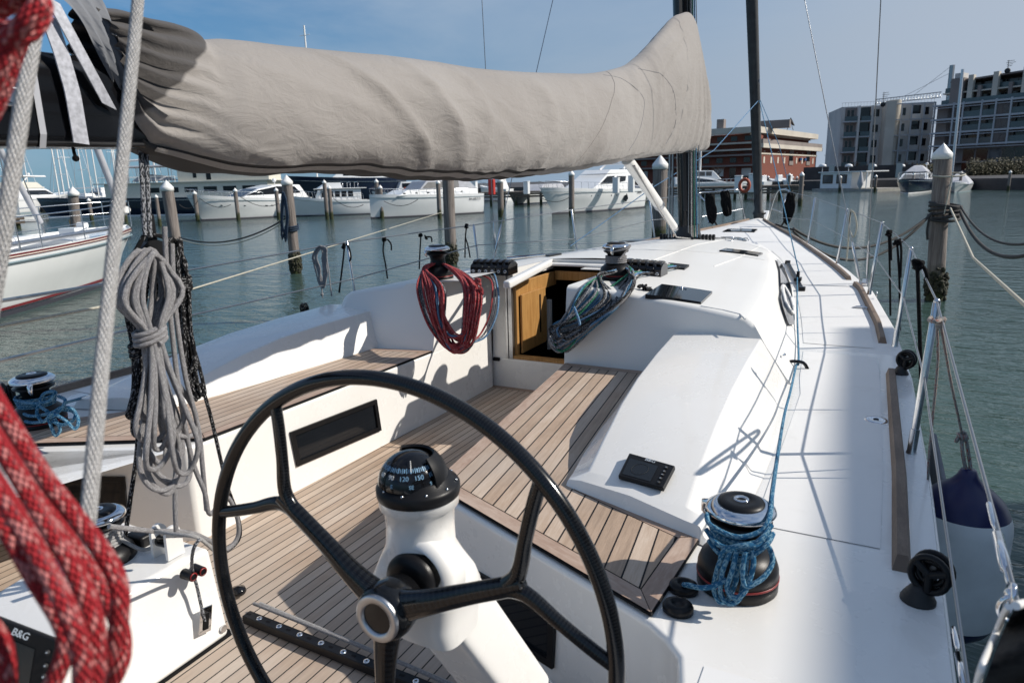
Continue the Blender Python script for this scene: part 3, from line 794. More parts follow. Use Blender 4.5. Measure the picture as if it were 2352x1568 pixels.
CL_P = onroof(1080,628); CL_P2 = onroof(1148,628)
dP = (CL_P2-CL_P); wP = .052
clutches(CL_P+V3((0,0,-.01)), (1,.10,.0), 6, w=.046)
CL_S = onroof(1520,636); clutches(CL_S+V3((-.30,-.02,.005)), (1,.02,-.05), 6, w=.050)

# ------------------------------------------------------------------ steering
HUB = V3((1.037,.87,1.443)); RAKE, WY = .031, .022
e1 = V3((cos(WY),sin(WY),0)); e2 = V3((-sin(WY)*sin(RAKE), cos(WY)*sin(RAKE), cos(RAKE))); nn = e1.cross(e2)   # nn points aft
def wp(r, a, o=0): return HUB + e1*(r*cos(radians(a))) + e2*(r*sin(radians(a))) + nn*o
RIM = .436
mb = MB(); mb.tube([wp(RIM, 360*k/128) for k in range(128)], .0138, 20, closed=True)
rim = part('steering_wheel', mb, m['carbon'])
for a0 in (144.7, 23.7, -96.0):
    mb = MB(); j = wp(.285, a0)
    mb.tube(spline([wp(.045,a0,.0), wp(.10,a0,.003), wp(.18,a0,.0), wp(.27,a0,0), wp(.30,a0,0)], 6), [.0195+.011*(1-min(1,k/14))**1.6 - .002*max(0,(k-10)/14) for k in range(30)], 16, rv=.74)
    for s in (1,-1):
        mb.tube(spline([wp(.262,a0), wp(.300,a0+s*3.5), wp(.345,a0+s*12), wp(.395,a0+s*18.0), wp(.432,a0+s*21)], 6), [.0165-.0040*min(1,k/12) for k in range(40)], 14, rv=.82)
    part('spoke', mb, m['carbon'], rim)
Xw = Matrix((e1, e2, nn)).transposed()
mb = MB(); mb.lathe([(0,-.05),(.044,-.05),(.052,-.02),(.055,.0),(.053,.02),(.047,.030),(.0,.030)], HUB, n=40, xf=Xw); part('hub', mb, m['carbon'], rim)
mb = MB(); mb.lathe([(.0455,.0302),(.0455,.036),(.0435,.0378),(.031,.0378),(.029,.034),(.029,.030)], HUB, n=48, xf=Xw); part('hub_ring', mb, m['alu'], rim)
mb = MB(); mb.lathe([(.029,.0335),(.0,.0345)], HUB, n=32, xf=Xw); part('hub_badge', mb, m['blackgloss'], rim)

# pedestal: head leaning out of a sloping arm
CP = P(961,1122,y=1.02)                 # middle of the bezel ring
ax = V3((.0,.02,1)).normalized()
mb = MB()
def ring(c, rx, ry, up=V3((0,0,1)), n=36, flat=0, ang=0):
    up = up.normalized(); a = V3((1,0,0)); a = (a-up*a.dot(up)).normalized(); b = up.cross(a); out = []
    for k in range(n):
        t = 2*pi*k/n; e = 2/ (2.0+flat); cx = abs(cos(t))**e*(1 if cos(t)>=0 else -1); sy = abs(sin(t))**e*(1 if sin(t)>=0 else -1)
        p = a*rx*cx + b*ry*sy
        out.append(V3(c)+p)
    return out
C0 = CP
PED = [ring(C0+V3((0,0,-.0)), .0, .0), ring(C0, .079, .079), ring(C0+V3((0,0,-.028)), .0795, .0795), ring(C0+V3((0,0,-.032)), .070, .071),
  ring(C0+V3((0,0,-.075)), .0685, .069), ring(C0+V3((0,-.002,-.115)), .071, .069), ring(C0+V3((.002,-.004,-.145)), .081, .074, flat=.8), ring(C0+V3((.006,-.004,-.175)), .094, .082, flat=1.6),
  ring(C0+V3((.008,-.002,-.205)), .0985, .087, flat=2), ring(C0+V3((.010,.0,-.212)), .094, .083, flat=2), ring(C0+V3((.014,.0,-.26)), .088, .080, flat=2),ring(C0+V3((.030,.0,-.30)), .072, .068, flat=2)]
mb.grid(PED[1:], closed=True); mb.add(PED[1], [tuple(range(36))])
ped = part('pedestal', mb, m['gel'])
A0 = C0+V3((.000,.0,-.185)); A1 = P(1255,1690,z=.80)
d = (A1-A0)
mb = MB(); rows = []
for t in (0,.12,.3,.6,1.02):
    c = A0+d*t; k = lerp(.072,.076,t); rows.append(ring(c, k, .066, up=-d, flat=6))
mb.grid(rows, closed=True); part('pedestal_arm', mb, m['gel'], ped)
SH = C0+V3((.0,-.055,-.245)); SH.x = HUB.x-.01; SH.z = HUB.z+.0
mb = MB(); mb.lathe([(0,.016),(.035,.0155),(.050,.012),(.055,.004),(.056,-.01),(.056,-.05)], V3((HUB.x-.004, C0.y-.072, HUB.z+.012)), n=36, xf=Xw); part('shaft_cover', mb, m['blackplast'], ped)
mb = MB(); mb.tube([V3((HUB.x,C0.y,HUB.z)), HUB], .022, 16); part('shaft', mb, m['blackplast'], ped)
mb = MB(); mb.lathe([(.064,.0),(.078,-.004),(.082,-.02),(.082,-.06)], V3((HUB.x-.002, C0.y-.066, HUB.z+.012)), n=36, xf=Xw); part('shaft_collar', mb, m['gel'], ped)

# compass
mb = MB(); mb.lathe([(.082,-.012),(.0835,-.006),(.0835,.006),(.080,.012),(.072,.015),(.066,.026),(.060,.030),(.056,.030),(.0,.028)], C0+V3((0,0,.004)), n=48)
comp = part('compass', mb, m['blackplast'])
DC = C0+V3((-.008,-.010,.022)); DR = .0655
mb = MB(); mb.lathe([(DR*cos(radians(a)), DR*.92*sin(radians(a))) for a in (0,10,20,30,40,50,60,70,78,84,90)], DC, n=48); part('compass_dome', mb, m['blackgloss'], comp)
# hood over the far starboard side
mb = MB(); hd = V3((.36,.85,0)).normalized(); ha = atan2(hd.y, hd.x); rows = []
for i in range(9):
    el = radians(lerp(2,50,i/8)); rows.append([DC + V3((cos(ha+t)*cos(el)*r_, sin(ha+t)*cos(el)*r_, sin(el)*r_)) for t in [radians(q) for q in range(-80,81,10)] for r_ in (.0685,)])
mb.grid(rows)
rows2 = [[DC + (p-DC)*1.08 for p in r] for r in rows]; mb.grid(rows2)
mb.grid([[a for a in rows[-1]], [a for a in rows2[-1]]]); mb.grid([[r[0] for r in rows],[r[0] for r in rows2]]); mb.grid([[r[-1] for r in rows],[r[-1] for r in rows2]])
part('hood', mb, m['blackplast'], comp)
# card figures and tick marks standing just off the dome, seen through the lubber glass
def text(s, size, mat, xf, parent, name, ex=.0004):
    c = bpy.data.curves.new('t', 'FONT'); c.body = s; c.size = size; c.extrude = ex; c.align_x = 'CENTER'; c.align_y = 'CENTER'
    o = bpy.data.objects.new('t', c); col.objects.link(o); bpy.context.view_layer.update()
    me = bpy.data.meshes.new_from_object(o.evaluated_get(bpy.context.evaluated_depsgraph_get())); bpy.data.objects.remove(o)
    mb = MB(); mb.add([xf @ v.co for v in me.vertices], [tuple(p.vertices) for p in me.polygons])
    bpy.data.meshes.remove(me)
    return build(name, mb, mat, parent, recalc=False)
vc = atan2(CAM.y-DC.y, CAM.x-DC.x)      # bearing from the dome to the helmsman's eye
def domexf(az, el, r=DR*1.012):
    n_ = V3((cos(az)*cos(el), sin(az)*cos(el), sin(el))); right = V3((-sin(az), cos(az), 0)); up = n_.cross(right)
    p = DC + V3((n_.x*r, n_.y*r, n_.z*r*.92)); M_ = Matrix((right, up, n_)).transposed().to_4x4(); M_.translation = p; return M_
for da, s in ((-64,'60'),(-40,'90'),(-14,'120'),(14,'150'),(42,'180'),(68,'210')):
    text(s, .0125, m['white'] if da < -30 else m['letterblue'], domexf(vc+radians(da), radians(27)), comp, 'figure')
for da, s in ((-36,'E'),(-1,'SE'),(34,'S')):
    text(s, .010, m['letterblue'], domexf(vc+radians(da), radians(12)), comp, 'figure')
mb = MB()
for k in range(-18, 19):
    X = domexf(vc+radians(k*4.6), radians(41)); hh = .0038 if k % 2 else .0050; ww = .0007 if k % 3 else .0012
    mb.add([X@V3((-ww,-hh,0)),X@V3((ww,-hh,0)),X@V3((ww,hh,0)),X@V3((-ww,hh,0))], [(0,1,2,3)])
part('graduation', mb, m['letterblue'], comp, recalc=False)
mb = MB(); mb.tube([DC+V3((cos(vc)*cos(e_),sin(vc)*cos(e_),sin(e_)))*(DR*1.02) for e_ in [radians(q) for q in range(36,60,4)]], .0007, 5); part('lubber_line', mb, m['white'], comp)
mb = MB()
for k in range(6):
    a = vc+radians(-60+k*35); mb.ball(C0+V3((cos(a)*.076,sin(a)*.076,.018)), .003, 5)
part('screw', mb, m['steel'], comp)

# ------------------------------------------------------------------ instruments
def planar(px, f): return [f(*p) for p in px]
def display(name, px, f, n_, letters='B&G'):
    """px: corners far-left, far-right, near-right, near-left"""
    q = [f(*p) for p in px]; n_ = V3(n_).normalized(); mb = MB(); th = .016
    mb.add(q+[p+n_*th for p in q], [(0,1,2,3),(4,5,6,7)]+[(i,(i+1)%4,4+(i+1)%4,4+i) for i in range(4)])
    base = part(name, mb, m['blackplast'], bevel=.004)
    fl, frr, nr, nl = [p+n_*(th+.0012) for p in q]
    bi = lambda s, t: fl.lerp(frr, s).lerp(nl.lerp(nr, s), t)
    mb = MB(); mb.add([bi(.07,.22),bi(.70,.22),bi(.70,.90),bi(.07,.90)], [(0,1,2,3)]); part('screen', mb, m['screen'], base)
    right = (bi(.6,.1)-bi(.3,.1)).normalized(); up = n_.cross(right).normalized(); 
    def X(s, t): M_ = Matrix((right, up, n_)).transposed().to_4x4(); M_.translation = bi(s,t)+n_*.0008; return M_
    W = (frr-fl).length
    if letters: text(letters, W*.115, m['lettergrey'], X(.5,.10), base, 'lettering')
    mb = MB(); mb.tube([bi(.38,.55)+n_*.001+(right*cos(t)+up*sin(t))*W*.16 for t in [2*pi*k/32 for k in range(32)]], .0005, 4, closed=True); part('dial', mb, m['rubber'], base)
    for s, t, w_ in ((.86,.20,'='),(.86,.38,'+'),(.86,.52,'o'),(.86,.68,'o'),(.86,.85,'-')):
        mb = MB(); c = bi(s,t); mb.lathe([(.0,.0),(W*.035,.0),(W*.03,.002),(0,.0022)], c, n=14, xf=Matrix((right, up, n_)).transposed()); part('button', mb, m['rubber'], base)
        text(w_, W*.05, m['lettergrey'], X(s,t) @ Matrix.Translation((0,0,.002)), base, 'symbol')
    return base
# on the aft slope of the starboard coaming
q0 = V3((1.16,2.10,1.293)); q1 = V3((1.16,2.55,1.383))
def slope(u, v):
    z = 1.3
    for _ in range(12):
        p = P(u, v, z=z); z = interp([(1.93,1.254),(1.98,1.272),(2.15,1.317),(2.40,1.372),(2.65,1.407),(3,1.427)], p.y+(p.x-.98)*.34)+.001
    return P(u, v, z=z)
nslope = (slope(1540,1070)-slope(1430,1050)).cross(slope(1460,1050)-slope(1440,1100)); nslope = nslope if nslope.z > 0 else -nslope
display('instrument_display', [(1447,1048),(1552,1078),(1525,1130),(1421,1101)], slope, nslope)

# ------------------------------------------------------------------ mainsheet tower with its winch
T = [P(485,1256,z=1.19), P(531,1456,z=.79)]
fr0 = P(531,1456,z=.785); top0 = P(485,1258,y=fr0.y); br = P(392,1568,z=.785); 
ridgeA = P(455,1272,x=fr0.x-.02)
xt = fr0.x; yb = fr0.y
def zpx(u, v, x): return P(u, v, x=x)
tf = V3((xt, yb, top0.z))
r2 = P(300,1375,x=xt-.01); 
# section polygon of the starboard face, on the plane x = xt
face = [V3((xt,yb,.785)), V3((xt,yb+.0,top0.z-.01)), V3((xt-.01, P(440,1290,x=xt).y, P(440,1290,x=xt).z)), V3((xt-.01,r2.y,r2.z)), V3((xt-.01,.40,.98)), V3((xt-.01,.25,.785))]
TW = .50
zt = top0.z+.01
pts = [V3((xt,yb,.785)), V3((xt-.03,yb-.01,zt)), V3((xt-.05,yb-.25,zt-.005)), V3((xt-.05,yb-.62,zt-.06)), V3((xt-.03,yb-.90,zt-.30)), V3((xt,yb-.98,.785))]
mb = MB(); k = len(pts); other = [V3((2*(xt-TW/2)-p.x, p.y, p.z)) for p in pts]
mb.add(pts+other, [tuple(range(k)), tuple(range(k,2*k))]+[(i,(i+1)%k,k+(i+1)%k,k+i) for i in range(k)])
tower = part('mainsheet_tower', mb, m['gel'], bevel=.05, seg=5)
mb = MB(); mb.prism([(xt+.006,yb+.012),(xt-TW-.006,yb+.012),(xt-TW-.006,yb-.99),(xt+.006,yb-.99)], .784, .7895); part('gasket', mb, m['black'], tower)
mb = MB(); p = P(514,1455-12,x=xt+.001); mb.tube([p+V3((-.004,0,0)), p+V3((.002,0,0))], .012, 16); part('drain', mb, m['steel'], tower)
# steel plate with cleat slot, cam jaws
pl = P(471,1422,x=xt+.003)
mb = MB(); mb.box((0,-.022,-.042),(.004,.022,.042), rot=Matrix.Rotation(radians(-12),3,'X'), at=pl); plate_ = part('cleat_plate', mb, m['chrome'], tower, bevel=.002)
mb = MB(); mb.box((.003,-.009,-.03),(.007,.009,.022), rot=Matrix.Rotation(radians(-12),3,'X'), at=pl); part('slot', mb, m['black'], plate_)
for u, v in ((438,1322),(460,1310)):
    c = P(u, v, x=xt+.02); mb = MB(); mb.tube([c+V3((-.03,0,0)), c+V3((.012,0,0))], [.016,.0145], 14); j = part('cam_jaw', mb, m['blackplast'], tower)
    mb = MB(); mb.lathe([(.010,0),(.0135,.001),(.010,.0025)], c+V3((.0125,0,0)), n=18, xf=Matrix.Rotation(pi/2,3,'Y')); part('red_ring', mb, m['redring'], j)
# foot block with two white cheeks
for u, v in ((365,1235),(398,1240)):
    c = P(u, v, y=yb-.10); mb = MB(); pr = []
    for k_ in range(13): a = pi*k_/12; pr.append((.027*cos(a), .018+.030*sin(a)))
    pr = [(.029,-.055)]+pr+[(-.029,-.055)]; n_ = len(pr)
    pts = [c+V3((-.006,a,b)) for a,b in pr]+[c+V3((.006,a,b)) for a,b in pr]
    mb.add(pts, [tuple(range(n_)), tuple(range(n_,2*n_))]+[(i,(i+1)%n_,n_+(i+1)%n_,n_+i) for i in range(n_)]); fb = part('block_cheek', mb, m['gel'], tower, bevel=.004)
mb = MB(); a = P(365,1240,y=yb-.10); b = P(398,1245,y=yb-.10); mb.tube([a-V3((.02,0,-.0)), b-V3((.0,0,-.0))], .020, 20); part('sheave', mb, m['blackgloss'], tower)
mb = MB(); c = P(330,1235,y=yb-.08); mb.box((-.05,-.03,-.03),(.03,.03,.02), at=c); part('deck_cleat', mb, m['blackplast'], tower, bevel=.012)
W_T = P(255,1318,z=zt-.02); W_T = V3((xt-.27, yb-.36, zt-.045))
tb = winch(P(248,1308,z=zt-.045), .86, arm=-2.6)
TWB = P(248,1308,z=zt-.045)
display('chart_display', [(-20,1404),(152,1470),(130,1640),(-60,1560)], lambda u,v: P(u,v,d=1.02), (.45,-.62,.45))

# traveller track across the sole, with its screws
ta = V3((xt+.0, P(565,1420,z=.80).y, .792)); tbp = V3((1.02, ta.y-.02, .792))
mb = MB(); mb.beam(ta+V3((0,0,.016)), tbp+V3((0,0,.016)), .034, .030); tr = part('traveller_track', mb, m['blackplast'], bevel=.003)
mb = MB(); n_ = 11
for k in range(n_):
    c = ta.lerp(tbp, (k+.7)/n_)+V3((0,0,.031)); mb.lathe([(.0035,.001),(.004,.0015),(.009,.0015),(.010,0)], c, n=14)
part('screw', mb, m['chrome'], tr)
mb = MB()
for k in range(n_*2):
    c = ta.lerp(tbp, (k+.3)/(n_*2))+V3((0,0,.0305)); mb.box((-.008,-.004,0),(.008,.004,.0012), at=c)
part('track_slot', mb, m['black'], tr)
mb = MB(); mb.lathe([(0,0),(.024,0),(.028,.008),(.024,.02),(.0,.03)], P(548,1362,z=.80), n=20); part('eye_bung', mb, m['blackgloss'])

mb = MB(); q = [P(u,v,z=1.235) for u, v in ((283,880),(330,880),(322,922),(258,920))]; mb.add(q+[p+V3((0,0,.012)) for p in q], [(0,1,2,3),(4,5,6,7)]+[(i,(i+1)%4,4+(i+1)%4,4+i) for i in range(4)]); part('instrument_display', mb, m['blackplast'], bevel=.003)
# locker windows in the seat fronts
def wallwin(name, px, f, nrm, fr=.10, mat=None):
    q = [f(*p) for p in px]; nrm = V3(nrm).normalized(); c = sum(q, V3())/4
    mb = MB(); th = .012
    inner = [p.lerp(c, .0) for p in q]
    i2 = []
    ex = (q[1]-q[0]).normalized(); ey = (q[3]-q[0]).normalized(); b_ = .024
    i2 = [q[0]+ex*b_+ey*b_, q[1]-ex*b_+ey*b_, q[2]-ex*b_-ey*b_, q[3]+ex*b_-ey*b_]
    mb.add([p+nrm*.001 for p in q]+[p+nrm*th for p in q]+[p+nrm*th for p in i2]+[p-nrm*.0 for p in i2], [(i,(i+1)%4,4+(i+1)%4,4+i) for i in range(4)]+[(4+i,4+(i+1)%4,8+(i+1)%4,8+i) for i in range(4)]+[(8+i,8+(i+1)%4,12+(i+1)%4,12+i) for i in range(4)])
    w_ = part(name, mb, m['blackplast'])
    g = MB(); g.add([p+nrm*.002 for p in i2], [(0,1,2,3)]); part('pane', g, m['glass'], w_)
    return w_
def pwall(a, b):
    a = V3((*a,0)); b = V3((*b,0)); d = (b-a).normalized(); nr = V3((d.y,-d.x,0))
    def f(u, v):
        r = FW + (u-1176)/FOC*RT + (784-v)/FOC*UP; t = (a-CAM).dot(nr)/r.dot(nr); return CAM + r*t
    return f, nr
f1, n1 = pwall((-.585,1.75),(-.546,3.34)); n1 = n1 if n1.x > 0 else -n1
wallwin('locker_window', [(664,992),(862,916),(873,987),(680,1070)], f1, n1)
f2, n2 = pwall((-1.32,1.30),(-.60,1.66)); n2 = n2 if n2.y < 0 else -n2
wallwin('locker_window', [(120,1092),(288,1093),(296,1183),(150,1172)], f2, n2)
f3, n3 = pwall((.505,1.75),(1.385,1.37)); n3 = n3 if n3.y < 0 else -n3
wallwin('locker_window', [(1082,1300),(1280,1412),(1274,1532),(1075,1405)], f3, n3)

# side-deck fittings on the starboard side
mb = MB(); a = ondeck(1809,606); b = ondeck(1842,668); mb.beam(a+V3((0,0,.012)), b+V3((0,0,.012)), .032, .022); tk = part('jib_track', mb, m['blackplast'], bevel=.003)
for p in (a, b): mb = MB(); mb.box((-.025,-.03,0),(.025,.03,.035), at=p); part('end_stop', mb, m['blackplast'], tk, bevel=.006)
CAR = ondeck(1832,650); mb = MB(); mb.box((-.03,-.05,.02),(.03,.05,.05), at=CAR); mb.tube([CAR+V3((-.012,0,.075)), CAR+V3((.012,0,.075))], .032, 18); part('lead_car', mb, m['blackplast'], tk, bevel=.004)
EYE = ondeck(1829,845); mb = MB(); mb.tube(spline([EYE+V3((-.055,0,0)), EYE+V3((-.035,0,.03)), EYE+V3((0,0,.036)), EYE+V3((.035,0,.03)), EYE+V3((.055,0,0))], 5), .009, 8); part('fairlead', mb, m['blackgloss'])
def cleatlet(p, d, l=.06, mat='steel'):
    d = V3(d).normalized(); mb = MB(); mb.tube([p-d*l+V3((0,0,.004)), p-d*l*.5+V3((0,0,.012)), p+V3((0,0,.014)), p+d*l*.5+V3((0,0,.012)), p+d*l+V3((0,0,.004))], [.003,.008,.010,.008,.003], 8); return part('pop_up_cleat', mb, m[mat])
cleatlet(ondeck(1977,709), (1,-.1,0))
FILL = ondeck(2012,965); mb = MB(); mb.lathe([(0,.003),(.022,.004),(.026,.006),(.042,.005),(.044,.0)], FILL, n=28); fi = part('filler_cap', mb, m['chrome'])
mb = MB(); mb.lathe([(0,.0065),(.010,.007),(.011,.005)], FILL, n=14); part('cap_centre', mb, m['black'], fi)
mb = MB(); c = V3((1.412,3.62,1.31)); mb.tube([c+V3((0,-.03,0)), c+V3((.008,0,.0)), c+V3((0,.03,0))], [.003,.007,.003], 8); part('vent_badge', mb, m['chrome'])
# stand-up block with its boot, aft by the rail; smaller one forward
def standup(base, s=1.0, lean=(.02,0,0)):
    base = V3(base); mb = MB(); mb.lathe([(0,0),(.046*s,0),(.046*s,.008*s),(.040*s,.012*s),(.041*s,.018*s),(.034*s,.022*s),(.035*s,.028*s),(.028*s,.032*s),(.028*s,.038*s),(.018*s,.05*s),(0,.052*s)], base, n=24)
    b_ = part('stand_up_block', mb, m['rubber']); c = base+V3((0,0,.095*s))+V3(lean)
    mb = MB(); ax_ = V3((.35,.95,0)).normalized(); X = Matrix((ax_.cross(V3((0,0,1))), V3((0,0,1)), -ax_)).transposed(); 
    for o in (-.016*s, .016*s):
        for k in range(24):
            pass
        ringp = [(cos(2*pi*k/24)*.047*s, sin(2*pi*k/24)*.052*s) for k in range(24)]
        mb.tube([c+X@V3((x,y,o)) for x,y in ringp], .010*s, 6, closed=True)
        for a in (0.4, 2.5, 4.7): mb.tube([c+X@V3((0,0,o)), c+X@V3((cos(a)*.046*s, sin(a)*.05*s, o))], .013*s, 6)
    mb.tube([c+X@V3((0,0,-.018*s)), c+X@V3((0,0,.018*s))], .018*s, 12)
    mb.tube([c+X@V3((cos(2*pi*k/24)*.034*s, sin(2*pi*k/24)*.034*s, 0)) for k in range(24)], .010*s, 8, closed=True)
    part('sheave', mb, m['blackplast'], b_); return b_
BLK = ondeck(2108,1378); standup(BLK, .84)
standup(ondeck(2068,858), .8)
standup(P(697,731,z=1.2), .8)
standup(P(22,945,z=1.21), .95)
# two cam-cleat pads beside the starboard winch
for u, v in ((1570,1355),(1557,1402)):
    c = P(u, v, z=1.2); mb = MB(); mb.lathe([(0,0),(.036,0),(.037,.012),(.033,.020),(.018,.024),(.014,.018),(0,.018)], c, n=28, xf=Matrix.Diagonal((1,.85,1))); part('rope_pad', mb, m['blackplast'])

# ------------------------------------------------------------------ mast, boom, vang, rigging
MF = V3((0, 7.45, 1.555)); MT = P(1564,-900,x=.0)
mt = V3((0, 7.45+(MT.y-7.45), MT.z))
def ptube(name, a, b, r, mat, parent=None, n=10, pts=None):
    mb = MB(); mb.tube(pts or [a, b], r, n); return part(name, mb, mat, parent)
mb = MB(); rows = []
top = P(1568,0,y=7.36); dm = (top-MF); MTOP = MF+dm*2.6
for t in (0,.25,.5,1): 
    c = MF.lerp(MTOP, t); rows.append([c+V3((.095*cos(a)*(1 if abs(cos(a))<2 else 1), .14*sin(a), 0)) for a in [2*pi*k/24 for k in range(24)]])
mb.grid(rows, closed=True); mast = part('mast', mb, m['blackgloss'])
mb = MB(); mb.lathe([(.0,.0),(.17,0),(.175,.02),(.15,.05),(.13,.10),(.12,.16)], MF+V3((0,0,-.01)), n=20, xf=Matrix.Diagonal((.9,1.2,1))); part('mast_collar', mb, m['rubber'], mast)
mb = MB(); mb.beam(MF+V3((-.0,-.155,.3)), MTOP+V3((0,-.155,0)), .03, .03); part('luff_track', mb, m['rubber'], mast)
for s in (1,-1):
    for k in range(5 if s > 0 else 4):
        mb = MB(); c = MF+V3((s*(.15+k*.036), -.12-.02*k*0, .03)); mb.tube([c+V3((-.012,0,0)), c+V3((.012,0,0))], .03, 14); part('mast_foot_block', mb, m['blackplast'], mast)
# boom: carbon box running aft along the centreline
BZ0 = P(0,330,x=0); BZ1 = P(205,330,x=0)
BA = P(40,338,x=.0)
bz = lambda y: interp([(-1, P(30,330,x=0).z-.0), (P(205,330,x=0).y, P(205,330,x=0).z), (7.3, 2.62)], y)
# boom box
mb = MB(); y0, y1 = -.35, 7.28
zb = lambda y: 2.305 + .0225*(y-.9)
for hw, z0_, z1_ in ((.065, 0, .215),):
    prof = [(-.055,0),(.055,0),(.068,.03),(.070,.17),(.045,.212),(-.045,.212),(-.070,.17),(-.068,.03)]
    rows = [[V3((a, y, zb(y)+b)) for a, b in prof] for y in (y0, .5, 1.2, 3, 5, y1)]
    mb.grid(rows, closed=True, smooth=False); mb.add(rows[0], [tuple(range(8))])
boom = part('boom', mb, m['blackgloss'], bevel=.006)
def band(u0, u1, mat, name, par, out=.003):
    ya = P(u0,250,x=.07).y; yb_ = P(u1,250,x=.07).y; mb = MB()
    prof = [(-.055,0),(.055,0),(.068,.03),(.070,.17),(.045,.212),(-.045,.212),(-.070,.17),(-.068,.03)]
    rows = [[V3((a*1.0+(out if a>0 else -out), y, zb(y)+b+(out if b>.1 else -out))) for a, b in prof] for y in (ya, yb_)]
    mb.grid(rows, closed=True, smooth=False); return part(name, mb, mat, par)
band(82, 97, m['canvaswhite'], 'stripe', boom)
mb = MB(); c = P(20,222,x=.075); mb.box((-.002,-.03,-.022),(.008,.03,.022), at=c); bo = part('boom_fitting', mb, m['steel'], boom, bevel=.005)
mb = MB(); mb.tube([c+V3((.008,0,0)), c+V3((.016,0,0))], .014, 14); part('bolt', mb, m['chrome'], bo)

# mainsail under its cover: the cover lies over boom and sail, so it is a thing of its own
TOPC = [(182,10),(215,18),(260,22),(320,40),(380,52),(425,68),(447,90),(500,90),(560,95),(620,103),(700,112),(800,121),(900,131),(1000,144),(1100,158),(1200,166),(1290,169),(1350,169),(1400,161),(1440,149),(1470,130),(1497,100),(1522,70),(1545,42),(1563,32),(1584,34),(1596,95),(1610,150),(1619,190)]
BOTC = [(262,262),(275,300),(290,325),(310,345),(340,358),(380,372),(420,384),(470,396),(530,402),(600,404),(670,398),(760,398),(860,404),(940,411),(1010,415),(1080,414),(1150,410),(1220,404),(1290,396),(1350,385),(1400,376),(1440,368),(1470,363),(1500,359),(1525,356),(1550,353),(1575,350),(1596,348),(1612,347)]
def curve(px, x, n):
    pts = [P(u,v,x=x) for u, v in px]; sp_ = spline(pts, 9); return sp_
TT = curve(TOPC, 0.0, 0); BB = curve(BOTC, 0.0, 0)
NC = len(TT); NS = 72
Ls = [0]
for i in range(1, NC): Ls.append(Ls[-1]+((TT[i]+BB[i])*.5-(TT[i-1]+BB[i-1])*.5).length)
def wid(y):
    return interp([(.9,.075),(1.12,.092),(1.22,.108),(1.32,.130),(1.46,.165),(1.62,.184),(1.9,.20),(2.6,.205),(3.6,.19),(4.6,.175),(5.6,.16),(6.6,.155),(7.2,.15),(7.6,.13),(7.75,.09)], y)
rows = []
peak = P(1575,36,x=0)
for i in range(NC):
    row = []; yy = (TT[i].y+BB[i].y)/2; W = wid(yy)
    L_ = yy
    fwd = min(1, max(0, (yy-5.2)/1.2)); aft = min(1, max(0, (1.46-yy)/.25))
    for k in range(NS):
        a = 2*pi*k/NS; s = (1-cos(a))/2; side = 1 if a < pi else -1      # s: 0 top .. 1 bottom
        s2 = s
        sh = (s2**.50)*((1-s2)**.36)*1.83
        base = TT[i].lerp(BB[i], s)
        ph = L_ - .55*s
        q = V3((ph*1.6, s*.45, side*3.1)); n1 = noise.noise(q)
        n2 = noise.noise(V3((ph*5.2+7, s*1.4+3, side*1.7)))
        c1 = noise.noise(V3((ph*2.2+13, s*.35, side*2.3))); cr = max(0, 1-abs(c1)*6.5)
        c2 = noise.noise(V3(((L_-.95*s)*6.5+3, s*1.1+5, side))); cr2 = max(0, 1-abs(c2)*6)
        c3 = noise.noise(V3(((L_-1.7*s)*1.7+21, s*.3, side*5))); cr3_ = max(0, 1-abs(c3)*5.5)
        d = .044*n1 + .006*n2 + .022*cr**2 + .009*cr3_**2 - .005
        low = min(1, max(0,(s-.55)/.3)); d += .014*noise.noise(V3((L_*2.6+s*2, 9+side, s*2)))*low
        if fwd > 0:
            v = base-peak; an = atan2(v.z, v.y); rr = v.length
            f1 = noise.noise(V3((an*7, rr*.5, side))); f2 = noise.noise(V3((an*19, rr*.9, side+4))); cr3 = max(0, 1-abs(noise.noise(V3((an*11+2, rr*.35, side+8))))*6)
            d = lerp(d, .045*f1*min(1,rr) + .012*f2*min(1,rr) + .020*cr3**1.5*min(1,rr), fwd)
        if aft > 0:
            pl_ = (abs(sin(s*24+1.3*noise.noise(V3((s*3,L_*2,1)))))-.5) * (.046*sin(pi*min(1,max(0,(1.46-yy)/.42)))+.006*aft); d = lerp(d, .014*n2+pl_, aft)
        env = min(1, sin(a/1)**2*3.0+.25) if True else 1
        x = side*(W*sh) + side*d*env*1.0
        p = V3((x, base.y + .3*d*env*0, base.z))
        if s > .93: p.z += .012*noise.noise(V3((L_*6, side, 2)))
        row.append(p)
    rows.append(row)
def sfrac(k): return (1-cos(2*pi*k/NS))/2
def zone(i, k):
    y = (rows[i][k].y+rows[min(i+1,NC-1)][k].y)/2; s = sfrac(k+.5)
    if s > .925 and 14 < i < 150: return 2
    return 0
zm = [MB(), MB(), MB()]
pts_ = [p for r in rows for p in r]
for z_ in range(3):
    F = []
    for i in range(NC-1):
        for k in range(NS):
            if zone(i, k) == z_: k2 = (k+1) % NS; F.append((i*NS+k, i*NS+k2, (i+1)*NS+k2, (i+1)*NS+k))
    zm[z_].add(pts_, F, None, True)
def compact(mb):
    used = sorted({i for f in mb.f for i in f}); mp_ = {u: j for j, u in enumerate(used)}; mb.v = [mb.v[u] for u in used]; mb.f = [[mp_[i] for i in f] for f in mb.f]; return mb
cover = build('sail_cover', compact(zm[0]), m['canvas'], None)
ROOTLOC[cover.name] = V3(cover.location)
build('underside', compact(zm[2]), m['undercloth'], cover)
tag(cover, 'taupe canvas sail cover wrapped over the boom and folded mainsail', 'sail cover')
ROOTLOC[cover.name] = V3(cover.location)
